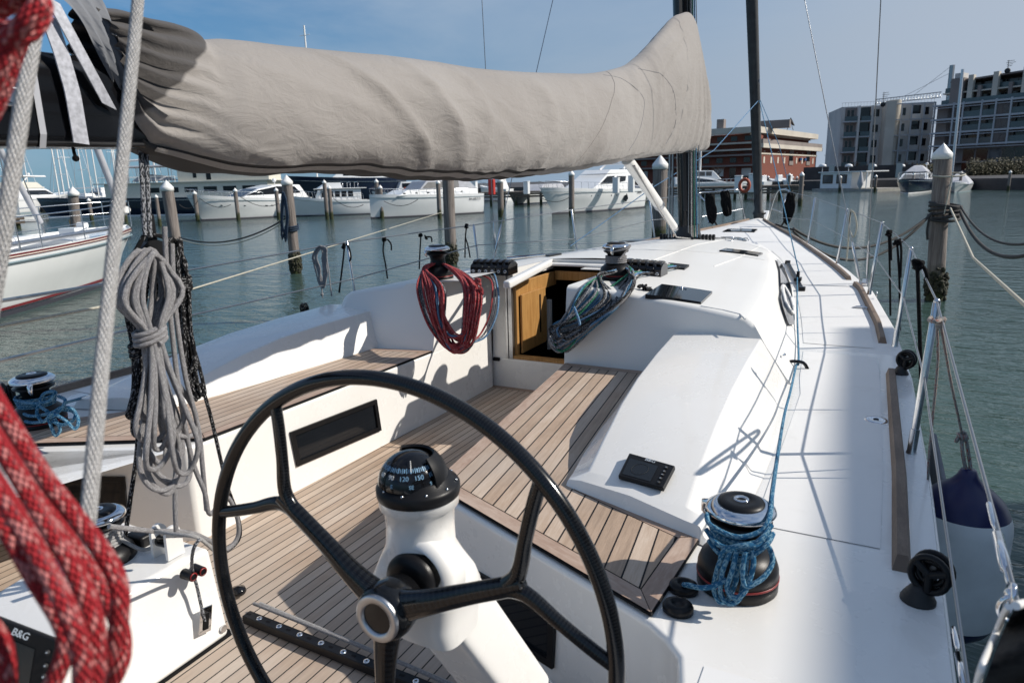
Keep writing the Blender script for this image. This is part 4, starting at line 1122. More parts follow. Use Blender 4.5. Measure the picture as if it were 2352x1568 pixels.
def coverpt(i, s, side=1, out=.003):
    k = int(round(math.acos(1-2*s)/(2*pi)*NS)) % NS
    if side < 0: k = (NS-k) % NS
    p = rows[min(i,NC-1)][k].copy(); p.x += side*out; return p
# hem along the lower edge, and two thin seams by the mast
mb = MB(); rr_ = []
for i in range(30, NC-60):
    a = coverpt(i, .955, 1, .005); b = coverpt(i, .985, 1, .006); rr_.append([a,b])
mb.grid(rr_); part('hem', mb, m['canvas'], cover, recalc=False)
from mathutils.bvhtree import BVHTree
bvh = BVHTree.FromPolygons([p for r in rows for p in r], [(i*NS+k, i*NS+(k+1)%NS, (i+1)*NS+(k+1)%NS, (i+1)*NS+k) for i in range(NC-1) for k in range(NS)])
mb = MB()
for pth in ([(1466,158),(1500,165),(1520,172),(1545,205),(1552,245),(1550,290),(1530,330)],[(1385,172),(1430,182),(1475,220),(1478,260),(1465,310),(1445,345)]):
    L2 = []
    for u, v in [(p.x,p.y) for p in spline([V3((a_,b_,0)) for a_,b_ in pth], 14)]:
        hit = bvh.ray_cast(CAM, (P(u,v,d=1)-CAM).normalized())
        if hit[0]: L2.append(hit[0]+(CAM-hit[0]).normalized()*.002)
    mb.tube(L2, .0017, 5)
part('seam', mb, m['canvasgrey'], cover)
mb = MB()
for yc in (4.35,):
    i = min(range(NC), key=lambda q: abs((TT[q].y+BB[q].y)/2-yc)); mb.tube([rows[i][k]+V3((.0015,0,0)) for k in range(2, NS//2-3)], .0022, 5)
    pass
part('panel_seam', mb, m['canvas'], cover)
# sail and webbing showing at the open after end
mb = MB(); R2 = []
for t in [k/14 for k in range(15)]:
    c = P(lerp(119,252,t), lerp(-2,245,t), x=.085+.012*sin(pi*t)); R2.append([c+V3((0,-.017,.007)), c+V3((0,.017,-.007))])
mb.grid(R2, smooth=False); a_ = build('webbing_strap', mb, simple('webbing', (.42,.43,.47), .8, var=.25, vs=90), None, flat=True); tag(a_, 'white webbing strap running diagonally over the boom end', 'strap', 'white straps at the boom end')
a_.modifiers.new('sol','SOLIDIFY').thickness = .004
mb = MB(); R2 = []
for t in [k/14 for k in range(15)]:
    q_ = interp([(0,112),(.3,143),(.6,168),(1,188)], t); c = P(q_, lerp(38,330,t), x=.080+.008*sin(pi*t)); R2.append([c+V3((0,-.018,.002)), c+V3((0,.018,-.002))])
mb.grid(R2, smooth=False); a_ = build('webbing_strap', mb, simple('webbing', (.42,.43,.47), .8, var=.25, vs=90), None, flat=True); tag(a_, 'white webbing strap hanging upright against the black boom', 'strap', 'white straps at the boom end')
a_.modifiers.new('sol','SOLIDIFY').thickness = .004
mb = MB(); rows3 = []
for t in [k/20 for k in range(21)]:
    c0 = P(lerp(100,255,t), lerp(-6,255,t), x=.0); c1 = P(lerp(200,300,t), lerp(4,330,t), x=.0); W = .085*sin(pi*min(1,.12+t*.9))**.5
    rows3.append([c0.lerp(c1, k/10)+V3((W+.008*sin(k*2.1+t*9), 0, 0)) for k in range(11)])
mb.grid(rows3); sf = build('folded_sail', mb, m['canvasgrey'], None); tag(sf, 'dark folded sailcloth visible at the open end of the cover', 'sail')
# tie hanging under the cover, dark loop by boom
mb = MB(); mb.tube(spline([P(281/2.61*1,0,x=.05) if False else P(167,332,x=.03), P(170,350,x=.03), P(174,362,x=.03)],6), .004, 8); mb.ball(P(174,364,x=.03), .008, 6); build('reefing_line', mb, m['rope_black'], None); tag(bpy.data.objects['reefing_line'], 'short black line end hanging below the boom, left of the white rope', 'rope')

# vang
va = P(1440,366,x=-.0); vb = P(1548,520,x=0)
mb = MB(); mb.tube([va, va.lerp(vb,.62)], .046, 20); mb.tube([va.lerp(vb,.62), vb], .036, 20); vg = part('boom_vang', mb, m['white'])
mb = MB(); mb.tube([va.lerp(vb,.60), va.lerp(vb,.64)], .050, 20); part('vang_collar', mb, m['alu'], vg)
mb = MB(); mb.tube([vb, vb+(vb-va)*.04], .03, 12); part('vang_fitting', mb, m['alu'], vg)
for o in (0, .012):
    mb = MB(); mb.tube([va+V3((.05+o,0,-.05)), va.lerp(vb,.45)+V3((.06,0,-.10-o)), vb+V3((.05,-.08,-.10)), MF+V3((.08,-.22,.02))], .006, 6); part('vang_line', mb, m['rope_white'], vg)

# furled headsail on the forestay
FA = P(1743,507,x=0); FB_ = P(1727,0,y=11.55); fd = FB_-FA; FT = FA+fd*2.4
mb = MB(); mb.tube([FA+fd*.0, FA+fd*.02, FA+fd*.05, FA+fd*.055, FA+fd*.3, FA+fd, FT], [.07,.085,.085,.066,.074,.088,.09], 20)
fj = part('furled_headsail', mb, m['canvasdark'] if 'canvasdark' in MAT else simple('canvasdark', (.028,.032,.036), .6, var=.3, vs=9, bump=.6, bs=25))
mb = MB()
for k in range(60):
    pass
mb.tube([FA+fd*(t/40)+V3((cos(t*.9)*.078,sin(t*.9)*.078,0)) for t in range(3,60)], .006, 5); part('wrap_edge', mb, m['canvasdark'], fj)
mb = MB(); mb.lathe([(0,0),(.11,0),(.115,.02),(.08,.04),(.08,.12),(.115,.14),(.11,.16),(0,.16)], FA+V3((0,0,-.02)), n=20); part('furling_drum', mb, m['blackplast'], fj)
LC = P(1736,186,d=(FA+fd*.63-CAM).dot(FW)-.10); mb = MB(); nrm = (CAM-LC).normalized(); rt = V3((nrm.y*-1,nrm.x,0)).normalized(); X = Matrix((rt, nrm.cross(rt), nrm)).transposed()
mb.lathe([(0,.0),(.060,.0),(.060,.001)], LC, n=32, xf=X); e_ = part('sail_emblem', mb, m['white'], fj)
mb = MB(); mb.lathe([(0,.002),(.053,.002),(.053,.001)], LC, n=32, xf=X); part('emblem_disc', mb, simple('blueemblem', (.03,.08,.2), .5), e_)
M_ = X.to_4x4(); M_.translation = LC+nrm*.003; text('N', .075, m['white'], M_, e_, 'emblem_letter')
# clew with sheets
CLEW = P(1744,229,d=(FA+fd*.55-CAM).dot(FW)-.05)

# standing rigging
def wireline(name, a, b, r=.0035, mat='wire', par=None): mb = MB(); mb.tube([a,b], r, 7); return part(name, mb, m[mat], par)
def shroud(base, px, y=None, x=None, ext=2.2, r=.0042):
    t = P(*px, y=y, x=x); d = t-base; o = wireline('shroud', base+d*.03, base+d*ext, r)
    mb = MB(); ll = d.normalized(); mb.tube([base, base+ll*.05, base+ll*.06, base+ll*.30, base+ll*.36], [.006,.006,.012,.012,.005], 10); part('turnbuckle', mb, m['steel'], o)
CHP = ondeck(1985,652)
shroud(CHP+V3((-.03,-.1,.02)), (1848,0), y=6.9); shroud(CHP+V3((.02,.05,.02)), (2023,0), y=6.25)
CHL = P(1140,582,z=1.27); CHL = V3((-1.80,6.25,1.27)); CHL = P(1138,590,y=6.25)
shroud(CHL+V3((.06,-.15,0)), (1270,0), y=6.9); shroud(CHL, (1107,0), y=6.25)
mb = MB(); mb.box((-.02,-.12,0),(.03,.12,.03), at=CHP); part('chainplate', mb, m['steel'], bevel=.006)
# halyards down the mast
for k, (u, mt_) in enumerate(((1589,'wire'),(1594,'rope_white'),(1599,'rope_green'),(1603,'rope_blue'),(1608,'wire'))):
    a = P(u-8+ (k*2), 546, y=7.3); b = P(1583+k*4, 0, y=7.3); mb = MB(); mb.tube([a, a+(b-a)*2.4], .005 if mt_=='wire' else .0065, 6); part('halyard', mb, m[mt_])
for u in (1536,1543): 
    a = P(u, 546, y=7.3); b = P(u+3, 348, y=7.3); mb = MB(); mb.tube([a,b], .012, 8); part('halyard', mb, m['wire'])

# stanchions and guard wires, starboard
def stanchion(base, top, r=.0125):
    mb = MB(); mb.tube([base+(top-base)*.16, top-(top-base)*.01, top], [r,r,r*.7], 12); o = part('stanchion', mb, m['steel'])
    mb = MB(); mb.tube([base-V3((0,0,.005)), base+(top-base)*.02, base+(top-base)*.17], [r*1.6,r*1.25,r*1.25], 12); part('socket', mb, m['steel'], o)
    mb = MB(); mb.ball(top, r*.9, 5); mb.ball(base.lerp(top,.52), r*.9, 5); part('wire_eye', mb, m['steel'], o); return o
SB = [(2093,1040,2152,692),(2055,795,2093,571),(1996,676,2026,512),(1923,605,1946,481),(1856,558,1872,455)]
tops, mids = [], []
for ub, vb_, ut, vt in SB:
    b = ondeck(ub, vb_); t = P(ut, vt, y=b.y-.02); t.x = min(t.x, b.x+.12); stanchion(b, t); tops.append(t); mids.append(b.lerp(t,.52))
prev = tops[:1]
aftT = P(2338,1385,x=tops[0].x+.02); aftM = P(2224,1570,x=mids[0].x+.02)
def wpoly(pts, r=.0036, name='guard_wire'): mb = MB(); mb.tube(pts, r, 7); return part(name, mb, m['wire'])
PUL_S = P(1812,440,y=11.3)
wpoly([aftT]+tops+[PUL_S]); wpoly([aftM+(aftM-mids[0])*.2]+mids+[P(1795,500,y=11.3)])
# turnbuckles and toggle on the aft wires
def turnb(a, b, name='wire_tensioner'):
    a = V3(a); b = V3(b); d = b-a; mb = MB(); mb.tube([a, a+d*.02, a+d*.3, a+d*.31, a+d*.42, a+d*.43, a+d*.85, a+d*.87, b], [.004,.0055,.0055,.0045,.0045,.0085,.0085,.005,.005], 12); return part(name, mb, m['chrome'])
dT = (aftT-tops[0]); 
turnb(P(2272,1155,x=tops[0].x+.014), P(2320,1340,x=tops[0].x+.018)); turnb(P(2190,1440,x=mids[0].x+.016), P(2222,1600,x=mids[0].x+.018))
mb = MB(); c = P(2325,1372,x=tops[0].x+.018); mb.tube([c+V3((.0,.014*cos(t),.02*sin(t))) for t in [2*pi*k/16 for k in range(16)]], .0045, 8, closed=True); mb.tube([c+V3((.014*cos(t),0,.02*sin(t)-.02)) for t in [2*pi*k/16 for k in range(16)]], .0045, 8, closed=True); mb.ball(c+V3((0,.012,.0)), .009, 6); part('shackle', mb, m['chrome'])
# port side
PS = [(813,664,797,556),(1097,590,1088,517),(1323,561,1313,482),(1503,544,1492,459)]
ptops, pm = [], []
for ub, vb_, ut, vt in PS:
    y_ = {813:4.55,1097:6.25,1323:8.0,1503:9.9}[ub]; b = P(ub, vb_, y=y_); t = P(ut, vt, y=y_); bb = V3((b.x, b.y, b.z)); b2 = bb+(bb-t)*.25; stanchion(b2, t); ptops.append(t); pm.append(b2.lerp(t,.5))
PA = P(-40,698,y=.9); PM = P(-40,838,y=.9)
PUL_P = P(1605,445,y=11.4); PULM = P(1612,498,y=11.4)
wpoly(r=.0055, pts=[PA, P(429,621,y=2.55)]+ptops+[PUL_P]); wpoly(r=.0055, pts=[PM, P(437,724,y=2.55)]+[P(813,640,y=4.55), P(1097,563,y=6.25), P(1320,549,y=8.0), P(1500,505,y=9.9)]+[PULM])
# pulpit
def pulpit(px, y0, y1, name='pulpit'):
    n = len(px); pts = [P(u, v, y=lerp(y0,y1,k/(n-1))) for k,(u,v) in enumerate(px)]; mb = MB(); mb.tube(spline(pts, 5), .0125, 10); return part(name, mb, m['steel'])
pp = pulpit([(1628,512),(1625,470),(1605,445),(1640,441),(1692,436),(1700,455),(1712,508)], 11.2, 12.3)
mb = MB(); mb.tube([P(1612,498,y=11.3), P(1705,480,y=12.2)], .010, 8); part('pulpit_rail', mb, m['steel'], pp)
pp = pulpit([(1766,505),(1778,460),(1790,437),(1812,440),(1800,470),(1810,512)], 12.3, 11.3)
mb = MB(); mb.tube([P(1772,480,y=12.3), P(1803,490,y=11.4)], .010, 8); part('pulpit_rail', mb, m['steel'], pp)
mb = MB(); q = [V3((-.10,12.5,1.47)),V3((.13,12.5,1.47)),V3((.11,12.95,1.60)),V3((-.03,12.95,1.60))]; mb.add(q+[p-V3((0,0,.10)) for p in q], [(0,1,2,3),(4,5,6,7)]+[(i,(i+1)%4,4+(i+1)%4,4+i) for i in range(4)]); bs = part('bowsprit', mb, m['gel'], bevel=.02)
for u, v in ((1524/1,0),): pass
for u, v in ((1713+0,509+0),): pass
for u, v in ((1523,506),): pass
cleatlet(ondeck(1700,508), (1,0,0), .05); cleatlet(P(1785,517,z=1.40), (0,1,0), .07); cleatlet(P(1690,506,z=1.42), (0,1,0), .07)
for u, v in ((1679,552),(1714,553),(1272,558) if False else (1238+500,553)): pass
for u, v in ((1675,553),(1712,554)):
    c = onroof(u,v); mb = MB(); mb.tube(spline([c+V3((-.04,0,0)), c+V3((-.03,0,.035)), c+V3((.03,0,.035)), c+V3((.04,0,0))],4), .006, 8); mb.lathe([(0,.004),(.045,.004),(.045,0)], c, n=12); part('pad_eye', mb, m['steel'])
c = P(2000+0,0,z=1) if False else ondeck(1963+10,694+0)
mb = MB(); c = V3((1.83,5.95,1.26)); mb.tube([c+V3((.0,.025*cos(t),.02+.02*sin(t))) for t in [2*pi*k/14 for k in range(14)]], .004, 6, closed=True); part('pad_eye', mb, m['steel'])

# ------------------------------------------------------------------ ropes: each rope a thing of its own
def ropething(name, pts, r, mat, label, cat='rope', group=None, n=10, more=(), smooth=5, closed=False):
    mb = MB(); mb.tube(spline(pts, smooth, closed) if smooth else pts, r, n, closed=closed)
    for q in more: mb.tube(spline(q, smooth), r, n)
    o = build(name, mb, m[mat] if isinstance(mat, str) else mat, None); tag(o, label, cat, group); ROOTLOC[o.name] = V3(o.location); return o
# two white ropes close to the eye
ropething('rope', [P(322,-60,d=.80), P(305,130,d=.77), P(262,560,d=.69), P(232,860,d=.62), P(206,1150,d=.575), P(199,1215,d=.57), P(188,1330,d=.575), P(175,1450,d=.60)], .0066, 'rope_white', 'thick white braided rope running down in front of the boom, nearest the sail cover', n=16)
ropething('rope', [P(96,-60,d=.66), P(84,40,d=.65), P(58,200,d=.63), P(28,400,d=.61), P(2,570,d=.60), P(-30,760,d=.6)], .0070, 'rope_white', 'thick white braided rope at the far left edge, tied with the red rope', n=16)
# red rope
D = .47
def R(px, ds): return [P(u, v, d=dd) for (u, v), dd in zip(px, ds)]
st = [R([(-60,830),(20,965),(100,1091),(171,1183),(232,1262),(269,1329),(276,1400),(256,1490),(190,1580),(120,1640)], [.50,.49,.48,.47,.46,.455,.455,.46,.47,.48]),
      R([(-60,930),(31,1070),(101,1190),(165,1295),(208,1392),(222,1472),(214,1580),(180,1660)], [.47,.46,.45,.44,.435,.435,.44,.45]),
      R([(-60,1040),(0,1126),(55,1215),(118,1325),(165,1422),(188,1503),(188,1590)], [.44,.43,.425,.42,.42,.425,.43]),
      R([(-60,1110),(10,1205),(85,1335),(140,1427),(152,1488),(112,1590)], [.44,.45,.455,.46,.46,.46]),
      R([(60,1095),(171,1262),(232,1345),(270,1421),(282,1486),(270,1540),(222,1620)], [.50,.49,.485,.48,.48,.48,.49]),
      R([(-60,1400),(-12,1450),(14,1510),(16,1600)], [.44,.44,.44,.44])]
mb = MB()
for q in st: mb.tube(spline(q, 6), .0060, 16)
o = build('rope_coil', mb, m['rope_red'], None); tag(o, 'thick red flecked rope coil looping close up over the lower left corner', 'rope coil')
q1 = R([(-60,70),(10,18),(60,2),(92,22),(86,52),(40,66),(-10,70),(-50,80)], [.52,.51,.50,.49,.48,.475,.48,.49])
q2 = R([(-50,30),(20,-25),(85,-12),(98,30),(70,72),(20,92),(-40,100)], [.49,.485,.48,.475,.47,.465,.47])
q3 = R([(70,50),(48,88),(30,132),(10,190),(-14,250),(-60,330)], [.50,.50,.505,.51,.515,.52])
q4 = R([(95,10),(60,48),(22,96),(2,150),(-30,230)], [.46,.458,.465,.47,.48])
mb = MB()
for q in (q1,q2,q3,q4): mb.tube(spline(q, 6), .0064, 16)
o = build('rope_knot', mb, m['rope_red'], None); tag(o, 'red flecked rope knotted round the white rope in the upper left corner', 'rope knot')
# dark twin lines from the boom down to the hanging coil
X0 = .02
for k, (a, b) in enumerate((((323,345),(333,540)),((335,345),(345,545)))):
    ropething('rope', [P(*a,x=X0), P(*b,x=X0)], .0065, 'rope_darkgrey', 'dark line hanging from the boom to the grey coil, %s of the pair' % ('left' if k == 0 else 'right'), smooth=0)
# block behind the hanks
mb = MB(); c = P(352,592,x=X0-.04); mb.tube([c+V3((-.016,0,0)), c+V3((.016,0,0))], .05, 24); mb.tube([c+V3((.02,0,0)), c+V3((.022,0,0))], .03, 16); mb.box((-.01,-.015,.03),(.01,.015,.12), at=c); bl = build('mainsheet_block', mb, m['blackplast'], None, bevel=.003); tag(bl, 'black round mainsheet block half hidden behind the hanging grey coil', 'block')
# hank of rope: loops run down from a hook, gathered by wraps
def hank(name, top, neck, bots, widths, r, mat, label, plane, jit=.012, wraps=4, upper=None, tails=(), n=8, seed=1, wr=None):
    rnd = random.Random(seed); mb = MB(); top = V3(top); neck = V3(neck); pth = []
    for i, (bx, by) in enumerate(bots):
        wl = widths[i % len(widths)]
        o1 = V3((rnd.uniform(-jit,jit)*1.6, rnd.uniform(-jit,jit)*.6, rnd.uniform(-jit,jit)*.5)); b = P(bx, by, x=plane+o1.x)
        L_ = V3((0,-wl,0)); Rr = V3((0,wl,0)); jx = V3((o1.x,0,0)); mid1 = neck.lerp(b,.45); mid2 = neck.lerp(b,.8)
        up = upper or .06; u1 = up*rnd.uniform(.22,1.1)
        pth += [top+jx+V3((0,rnd.uniform(-.012,.012),rnd.uniform(0,.02))), top.lerp(neck,.45)+jx+V3((0,-u1,0)), neck+V3((o1.x*.8,-.018*rnd.uniform(.3,1),0)), mid1+jx+L_*.55, mid2+jx+L_, b+V3((0,-wl*.5,.01)), b+V3((0,wl*.4,0)), mid2+jx+Rr, mid1+jx+Rr*.6, neck+V3((o1.x*.8,.018*rnd.uniform(.3,1),0)), top.lerp(neck,.45)+jx+V3((0,u1,0))]
    mb.tube(spline(pth, 6), r, n)
    wr = wr or .030
    hel = [neck+V3((cos(t)*wr*.8, sin(t)*wr, -.006*wraps+ .0135*t/(2*pi)+.010*sin(t))) for t in [2*pi*wraps*k/(14*wraps) for k in range(14*wraps+1)]]
    mb.tube(hel, r, n)
    for q in tails: mb.tube(spline(q, 6), r, n)
    o = build(name, mb, m[mat], None); tag(o, label, 'rope coil'); ROOTLOC[o.name] = V3(o.location); return o
pxx = lambda u, v, dx=0: P(u, v, x=X0+dx)
hank('hanging_rope_coil', pxx(338,590,.03), pxx(345,772,.05), [(370,1060),(395,1100),(352,1010),(412,1040),(378,1120),(425,1085),(345,960),(400,990),(385,1128),(432,1000),(365,1030),(415,1110),(356,1075)], [.030,.045,.055,.026,.062,.040,.034], .0072, 'rope_grey',
     'large grey braided rope coil hanging from the boom beside the wheel', X0+.045, upper=.078, wraps=3, seed=3, n=10, wr=.040, jit=.02,
     tails=[[pxx(378,520,.03), pxx(384,640,.03), pxx(395,760,.04), pxx(412,900,.04), pxx(440,1050,.03), pxx(470,1130,.02), pxx(483,1180,.0), pxx(520,1140,-.05), pxx(545,1190,-.08), pxx(545,1235,-.1), pxx(515,1262,-.1), pxx(480,1240,-.08), pxx(430,1222,-.06), pxx(340,1218,-.05), pxx(250,1208,-.05)],
            [pxx(395,560,.02), pxx(402,700,.03), pxx(425,860,.04), pxx(455,980,.03), pxx(466,1080,.02), pxx(474,1170,-.02)],
            [pxx(405,1060,.03), pxx(402,1150,.02), pxx(405,1230,.0)]])
hank('hanging_rope_coil', pxx(345,590,-.05), pxx(325,800,-.04), [(322,990),(305,960),(335,975),(315,1000)], [.018,.026,.03], .0062, 'rope_dark',
     'black and white flecked rope coil hanging behind the left of the grey coil', X0-.04, upper=.045, wraps=3, seed=5,
     tails=[[pxx(318,985,-.04), pxx(312,1060,-.05), pxx(300,1140,-.06), pxx(288,1230,-.08)], [pxx(337,530,0), pxx(300,600,-.02), pxx(288,640,-.03), pxx(292,700,-.04)]])
hank('hanging_rope_coil', pxx(400,560,-.05), pxx(415,655,-.04), [(455,910),(440,880),(465,905),(448,915),(430,860)], [.012,.018,.022], .0058, 'rope_dark',
     'black and white flecked rope coil hanging at the right of the grey coil', X0-.05, upper=.036, wraps=3, seed=8,
     tails=[[pxx(462,880,-.04), pxx(485,960,-.05), pxx(508,1060,-.06), pxx(520,1110,-.08), pxx(545,1180,-.10), pxx(552,1225,-.12), pxx(540,1250,-.12), pxx(515,1268,-.12)], [pxx(350,540,-.02), pxx(375,545,-.02), pxx(395,570,-.04)]])
ropething('rope', [P(458,1238,y=1.10), P(444,1262,y=1.08), P(441,1305,x=xt+.03), P(452,1345,x=xt+.012), P(462,1390,x=xt+.012), P(470,1425,x=xt+.006)], .0048, 'rope_darkgrey', 'thin dark flecked line led through the cam cleat on the white tower')
# sheet wraps on the tower winch
def wraps(c, r0, r, nturn, z0, dz, mat, name, label, tails=(), s=1.0, n=10, prof=None):
    mb = MB(); q = []
    for k in range(int(nturn*20)+1):
        t = 2*pi*k/20; q.append(V3(c)+V3((cos(t)*r0, sin(t)*r0, z0+dz*t/(2*pi))))
    mb.tube(q, r, n)
    for tl in tails: mb.tube(spline(tl, 6), r, n)
    o = build(name, mb, m[mat], None); tag(o, label, 'rope'); ROOTLOC[o.name] = V3(o.location); return o
wraps(TWB, .051, .0058, 5, .088, .0115, 'rope_white', 'winch_rope', 'white rope wound round the winch behind the red coil', tails=[[TWB+V3((.045,.03,.10)), P(330,1262,y=1.16), P(372,1242,y=1.19)], [TWB+V3((.05,.0,.15)), P(320,1215,y=1.12), P(398,1226,y=1.12), P(452,1233,y=1.14), P(490,1262,y=1.2)]])

# blue sheet on the starboard winch
WB_ = W_STB
def wpx(u, v, dd=0): return P(u, v, y=WB_.y-.11+dd)
tails = [
  [WB_+V3((-.06,.0,.155)), wpx(1625,1180,.06), wpx(1632,1205,.02), wpx(1690,1232,.0), wpx(1742,1222,.02), wpx(1765,1195,.05), EYE*0+P(1772,1150,y=WB_.y+.03), ],
  [wpx(1622,1215,.03), wpx(1650,1250), wpx(1700,1262,-.01), wpx(1745,1240,0), wpx(1772,1205,.04)],
  [wpx(1628,1240,.03), wpx(1660,1275,.0), wpx(1715,1280,-.01), wpx(1760,1250,0), wpx(1775,1225,.04)],
  [wpx(1770,1225,.03), wpx(1745,1250,-.0), wpx(1705,1252,-.02), wpx(1665,1262,-.02), wpx(1655,1282,-.02)],
  [wpx(1668,1262,-.015), wpx(1650,1300,-.02), wpx(1640,1350,-.02), wpx(1652,1380,-.03), wpx(1672,1375,-.02), wpx(1690,1330,-.02), wpx(1695,1280,-.01)],
  [wpx(1680,1262,-.02), wpx(1660,1310,-.03), wpx(1655,1360,-.03), wpx(1675,1385,-.04), wpx(1700,1370,-.03), wpx(1712,1310,-.02), wpx(1715,1270,-.01)],
  [wpx(1692,1264,-.02), wpx(1682,1310,-.035), wpx(1670,1350,-.04), wpx(1688,1372,-.05), wpx(1712,1355,-.04), wpx(1730,1300,-.02), wpx(1728,1262,-.01)],
  [wpx(1712,1266,-.02), wpx(1706,1310,-.03), wpx(1712,1345,-.04), wpx(1735,1338,-.03), wpx(1758,1320,-.01), wpx(1774,1290,.02), wpx(1768,1260,.03), wpx(1752,1245,.02)],
  [wpx(1668,1330,-.03), wpx(1640,1345,-.05), wpx(1610,1349,-.05), wpx(1580,1343,-.02), P(1571,1342,z=1.225)],
]
mb = MB()
for q in tails: mb.tube(spline(q, 6), .0062, 12)
for k in range(3):
    mb.tube([WB_+V3((cos(t)*(.060+.004*k), sin(t)*(.060+.004*k), .125+.013*k+.004*sin(t))) for t in [2*pi*j/24 for j in range(24)]], .0062, 12, closed=True)
mb.tube(spline([P(1772,1165,y=WB_.y+.02), P(1775,1120,y=WB_.y+.12), P(1800,960,z=1.27), P(1815,900,z=1.25), EYE+V3((0,-.02,.018)), EYE+V3((0,.1,.025)), P(1831,720,z=1.27), CAR+V3((0,-.06,.05)), CAR+V3((0,.0,.10)), CAR+V3((0,.03,.11))], 6), .0058, 10)
mb.tube([CAR+V3((0,.02,.105)), CLEW], .0058, 8)
o = build('jib_sheet', mb, m['rope_blue'], None); tag(o, 'blue flecked sheet tied round the starboard winch and led along the side deck', 'rope')
# lazy sheet: pale blue across to port
ropething('jib_sheet', [CLEW+V3((0,0,0)), P(1640,345,y=9.6), P(1500,430,y=8.9), P(1310,565,y=7.9)], .0058, 'rope_sky', 'pale blue sheet running from the furled sail down across to the port side', smooth=0)
ropething('rope', [CLEW+V3((.01,0,0)), P(1790,335,y=11.3), P(1815,440,y=11.6)], .005, 'rope_blue', 'thin dark blue line from the furled sail clew down to the bow rail', smooth=0)

# blue sheet on the port winch
def wq(u, v, dd=0): return P(u, v, y=W_PORT.y-.10+dd)
tl = [[wq(36,912,.1),wq(60,925,.0),wq(110,922,.0),wq(125,900,.0),wq(100,905,.02),wq(92,930,-.01),wq(110,945,-.02)],
      [wq(45,945,.05),wq(70,955,0),wq(110,950,-.02),wq(150,935,.0),wq(172,945,.02),wq(168,965,0),wq(140,975,-.02),wq(110,960,-.02)],
      [wq(42,960,.05),wq(70,970,0),wq(105,965,-.02),wq(135,945,-.02),wq(150,920,0),wq(135,910,.03)],
      [wq(90,925,-.01),wq(85,950,-.03),wq(100,968,-.03),wq(118,950,-.03),wq(140,935,-.01)],
      [wq(110,958,-.03),wq(120,985,-.03),wq(128,1000,-.02),wq(138,985,-.01),wq(125,960,-.02)],
      [wq(125,950,-.03),wq(150,965,-.03),wq(172,985,-.02),wq(180,965,0),wq(168,945,.02),wq(140,940,.0)],
      [wq(150,925,.02), P(200,910,y=1.95), P(240,898,y=2.1), P(330,875,y=2.5)]]
mb = MB()
for q in tl: mb.tube(spline(q, 6), .0065, 10)
for k in range(4): mb.tube([W_PORT+V3((cos(t)*(.066+.003*k), sin(t)*(.066+.003*k), .10+.013*k)) for t in [2*pi*j/24 for j in range(24)]], .0065, 10, closed=True)
o = build('jib_sheet', mb, m['rope_blue'], None); tag(o, 'blue sheet knotted round the winch on the far port coaming', 'rope')

# rope coils on the two roof winches
def loops(name, base, parts_, mats, label, seed, r=.0062, n=8):
    """parts_: list of (left px path, bottom, right) closed loops drawn on a plane; several rope colours in one hung coil"""
    rnd = random.Random(seed); mbs = {}
    for i, (pts, mt_) in enumerate(parts_):
        mbs.setdefault(mt_, MB()).tube(spline(pts, 6, True), r, n, closed=True)
    keys = list(mbs); o = build(name, mbs[keys[0]], m[keys[0]], None); tag(o, label, 'rope coil'); ROOTLOC[o.name] = V3(o.location)
    for k in keys[1:]: build('rope_loop', mbs[k], m[k], o)
    return o
rnd = random.Random(11); pr = []
for i in range(32):
    t = i/25; jx = lambda a=4: rnd.uniform(-a, a); yy = 3.20+rnd.uniform(-.035,.03); out = rnd.random()**.9
    L1 = lerp(958, 1018, out)+jx(3); B = (lerp(1062,1040,rnd.random()), lerp(811, 770, rnd.random()**1.3)); Rr = lerp(1106,1066,out)+jx(3)
    mt_ = ['rope_red2','rope_red2','rope_red2','rope_darkgrey','rope_red2','rope_red2','rope_sky','rope_red2','rope_red2'][i % 9]
    pts = [P(975+jx(),618+jx(3),y=yy+.22), P(L1,660+jx(),y=yy+.05), P(lerp(L1,B[0],.30)-6,lerp(660,B[1],.52),y=yy), P(lerp(L1,B[0],.72)-6,lerp(660,B[1],.9),y=yy), P(B[0],B[1],y=yy-.02),
           P(lerp(B[0],Rr,.62),lerp(B[1],690,.14),y=yy), P(lerp(B[0],Rr,.92),lerp(B[1],670,.5),y=yy+.0), P(Rr,664+jx(),y=yy+.06), P(lerp(Rr,1020,.5),626+jx(3),y=yy+.28), P(1010,606+jx(2),y=yy+.42)]
    pr.append((pts, mt_))
loops('rope_coil', None, pr, None, 'red rope coil with blue and black strands hung from the port roof winch', 3)
def tail(u, v): return P(u, v, y=3.72)
for k, (a, mt_, off) in enumerate((((1093,618),'rope_red2',0),((1108,617),'rope_darkgrey',1),((1118,617),'rope_sky',2))):
    q = [onroof(a[0],a[1]+2)+V3((0,.0,.03)), P(a[0]+10+off*3,628,y=3.9), P(1128+off*6,645,y=3.75), P(1131+off*7,680,y=3.55), P(1124+off*8,725,y=3.45), P(1105+off*6,765+off*3,y=3.38), P(1088,782+off*2,y=3.30)]
    ropething('rope', q, .0060, mt_, '%s line from the port clutches down to the red coil' % ('red','black flecked','blue')[off], group=None, n=8)
mb = MB()
for u, v, mt_ in ((1098,648,0),(1103,668,0)):
    for k in range(5): mb.tube(spline([P(u+rnd.uniform(-6,6), v+rnd.uniform(-8,8), y=3.24+rnd.uniform(-.02,.02)) for _ in range(4)], 5, True), .006, 7, closed=True)
o = build('rope_knot', mb, m['rope_red2'], None); tag(o, 'red knot at the right shoulder of the red rope coil', 'rope knot')
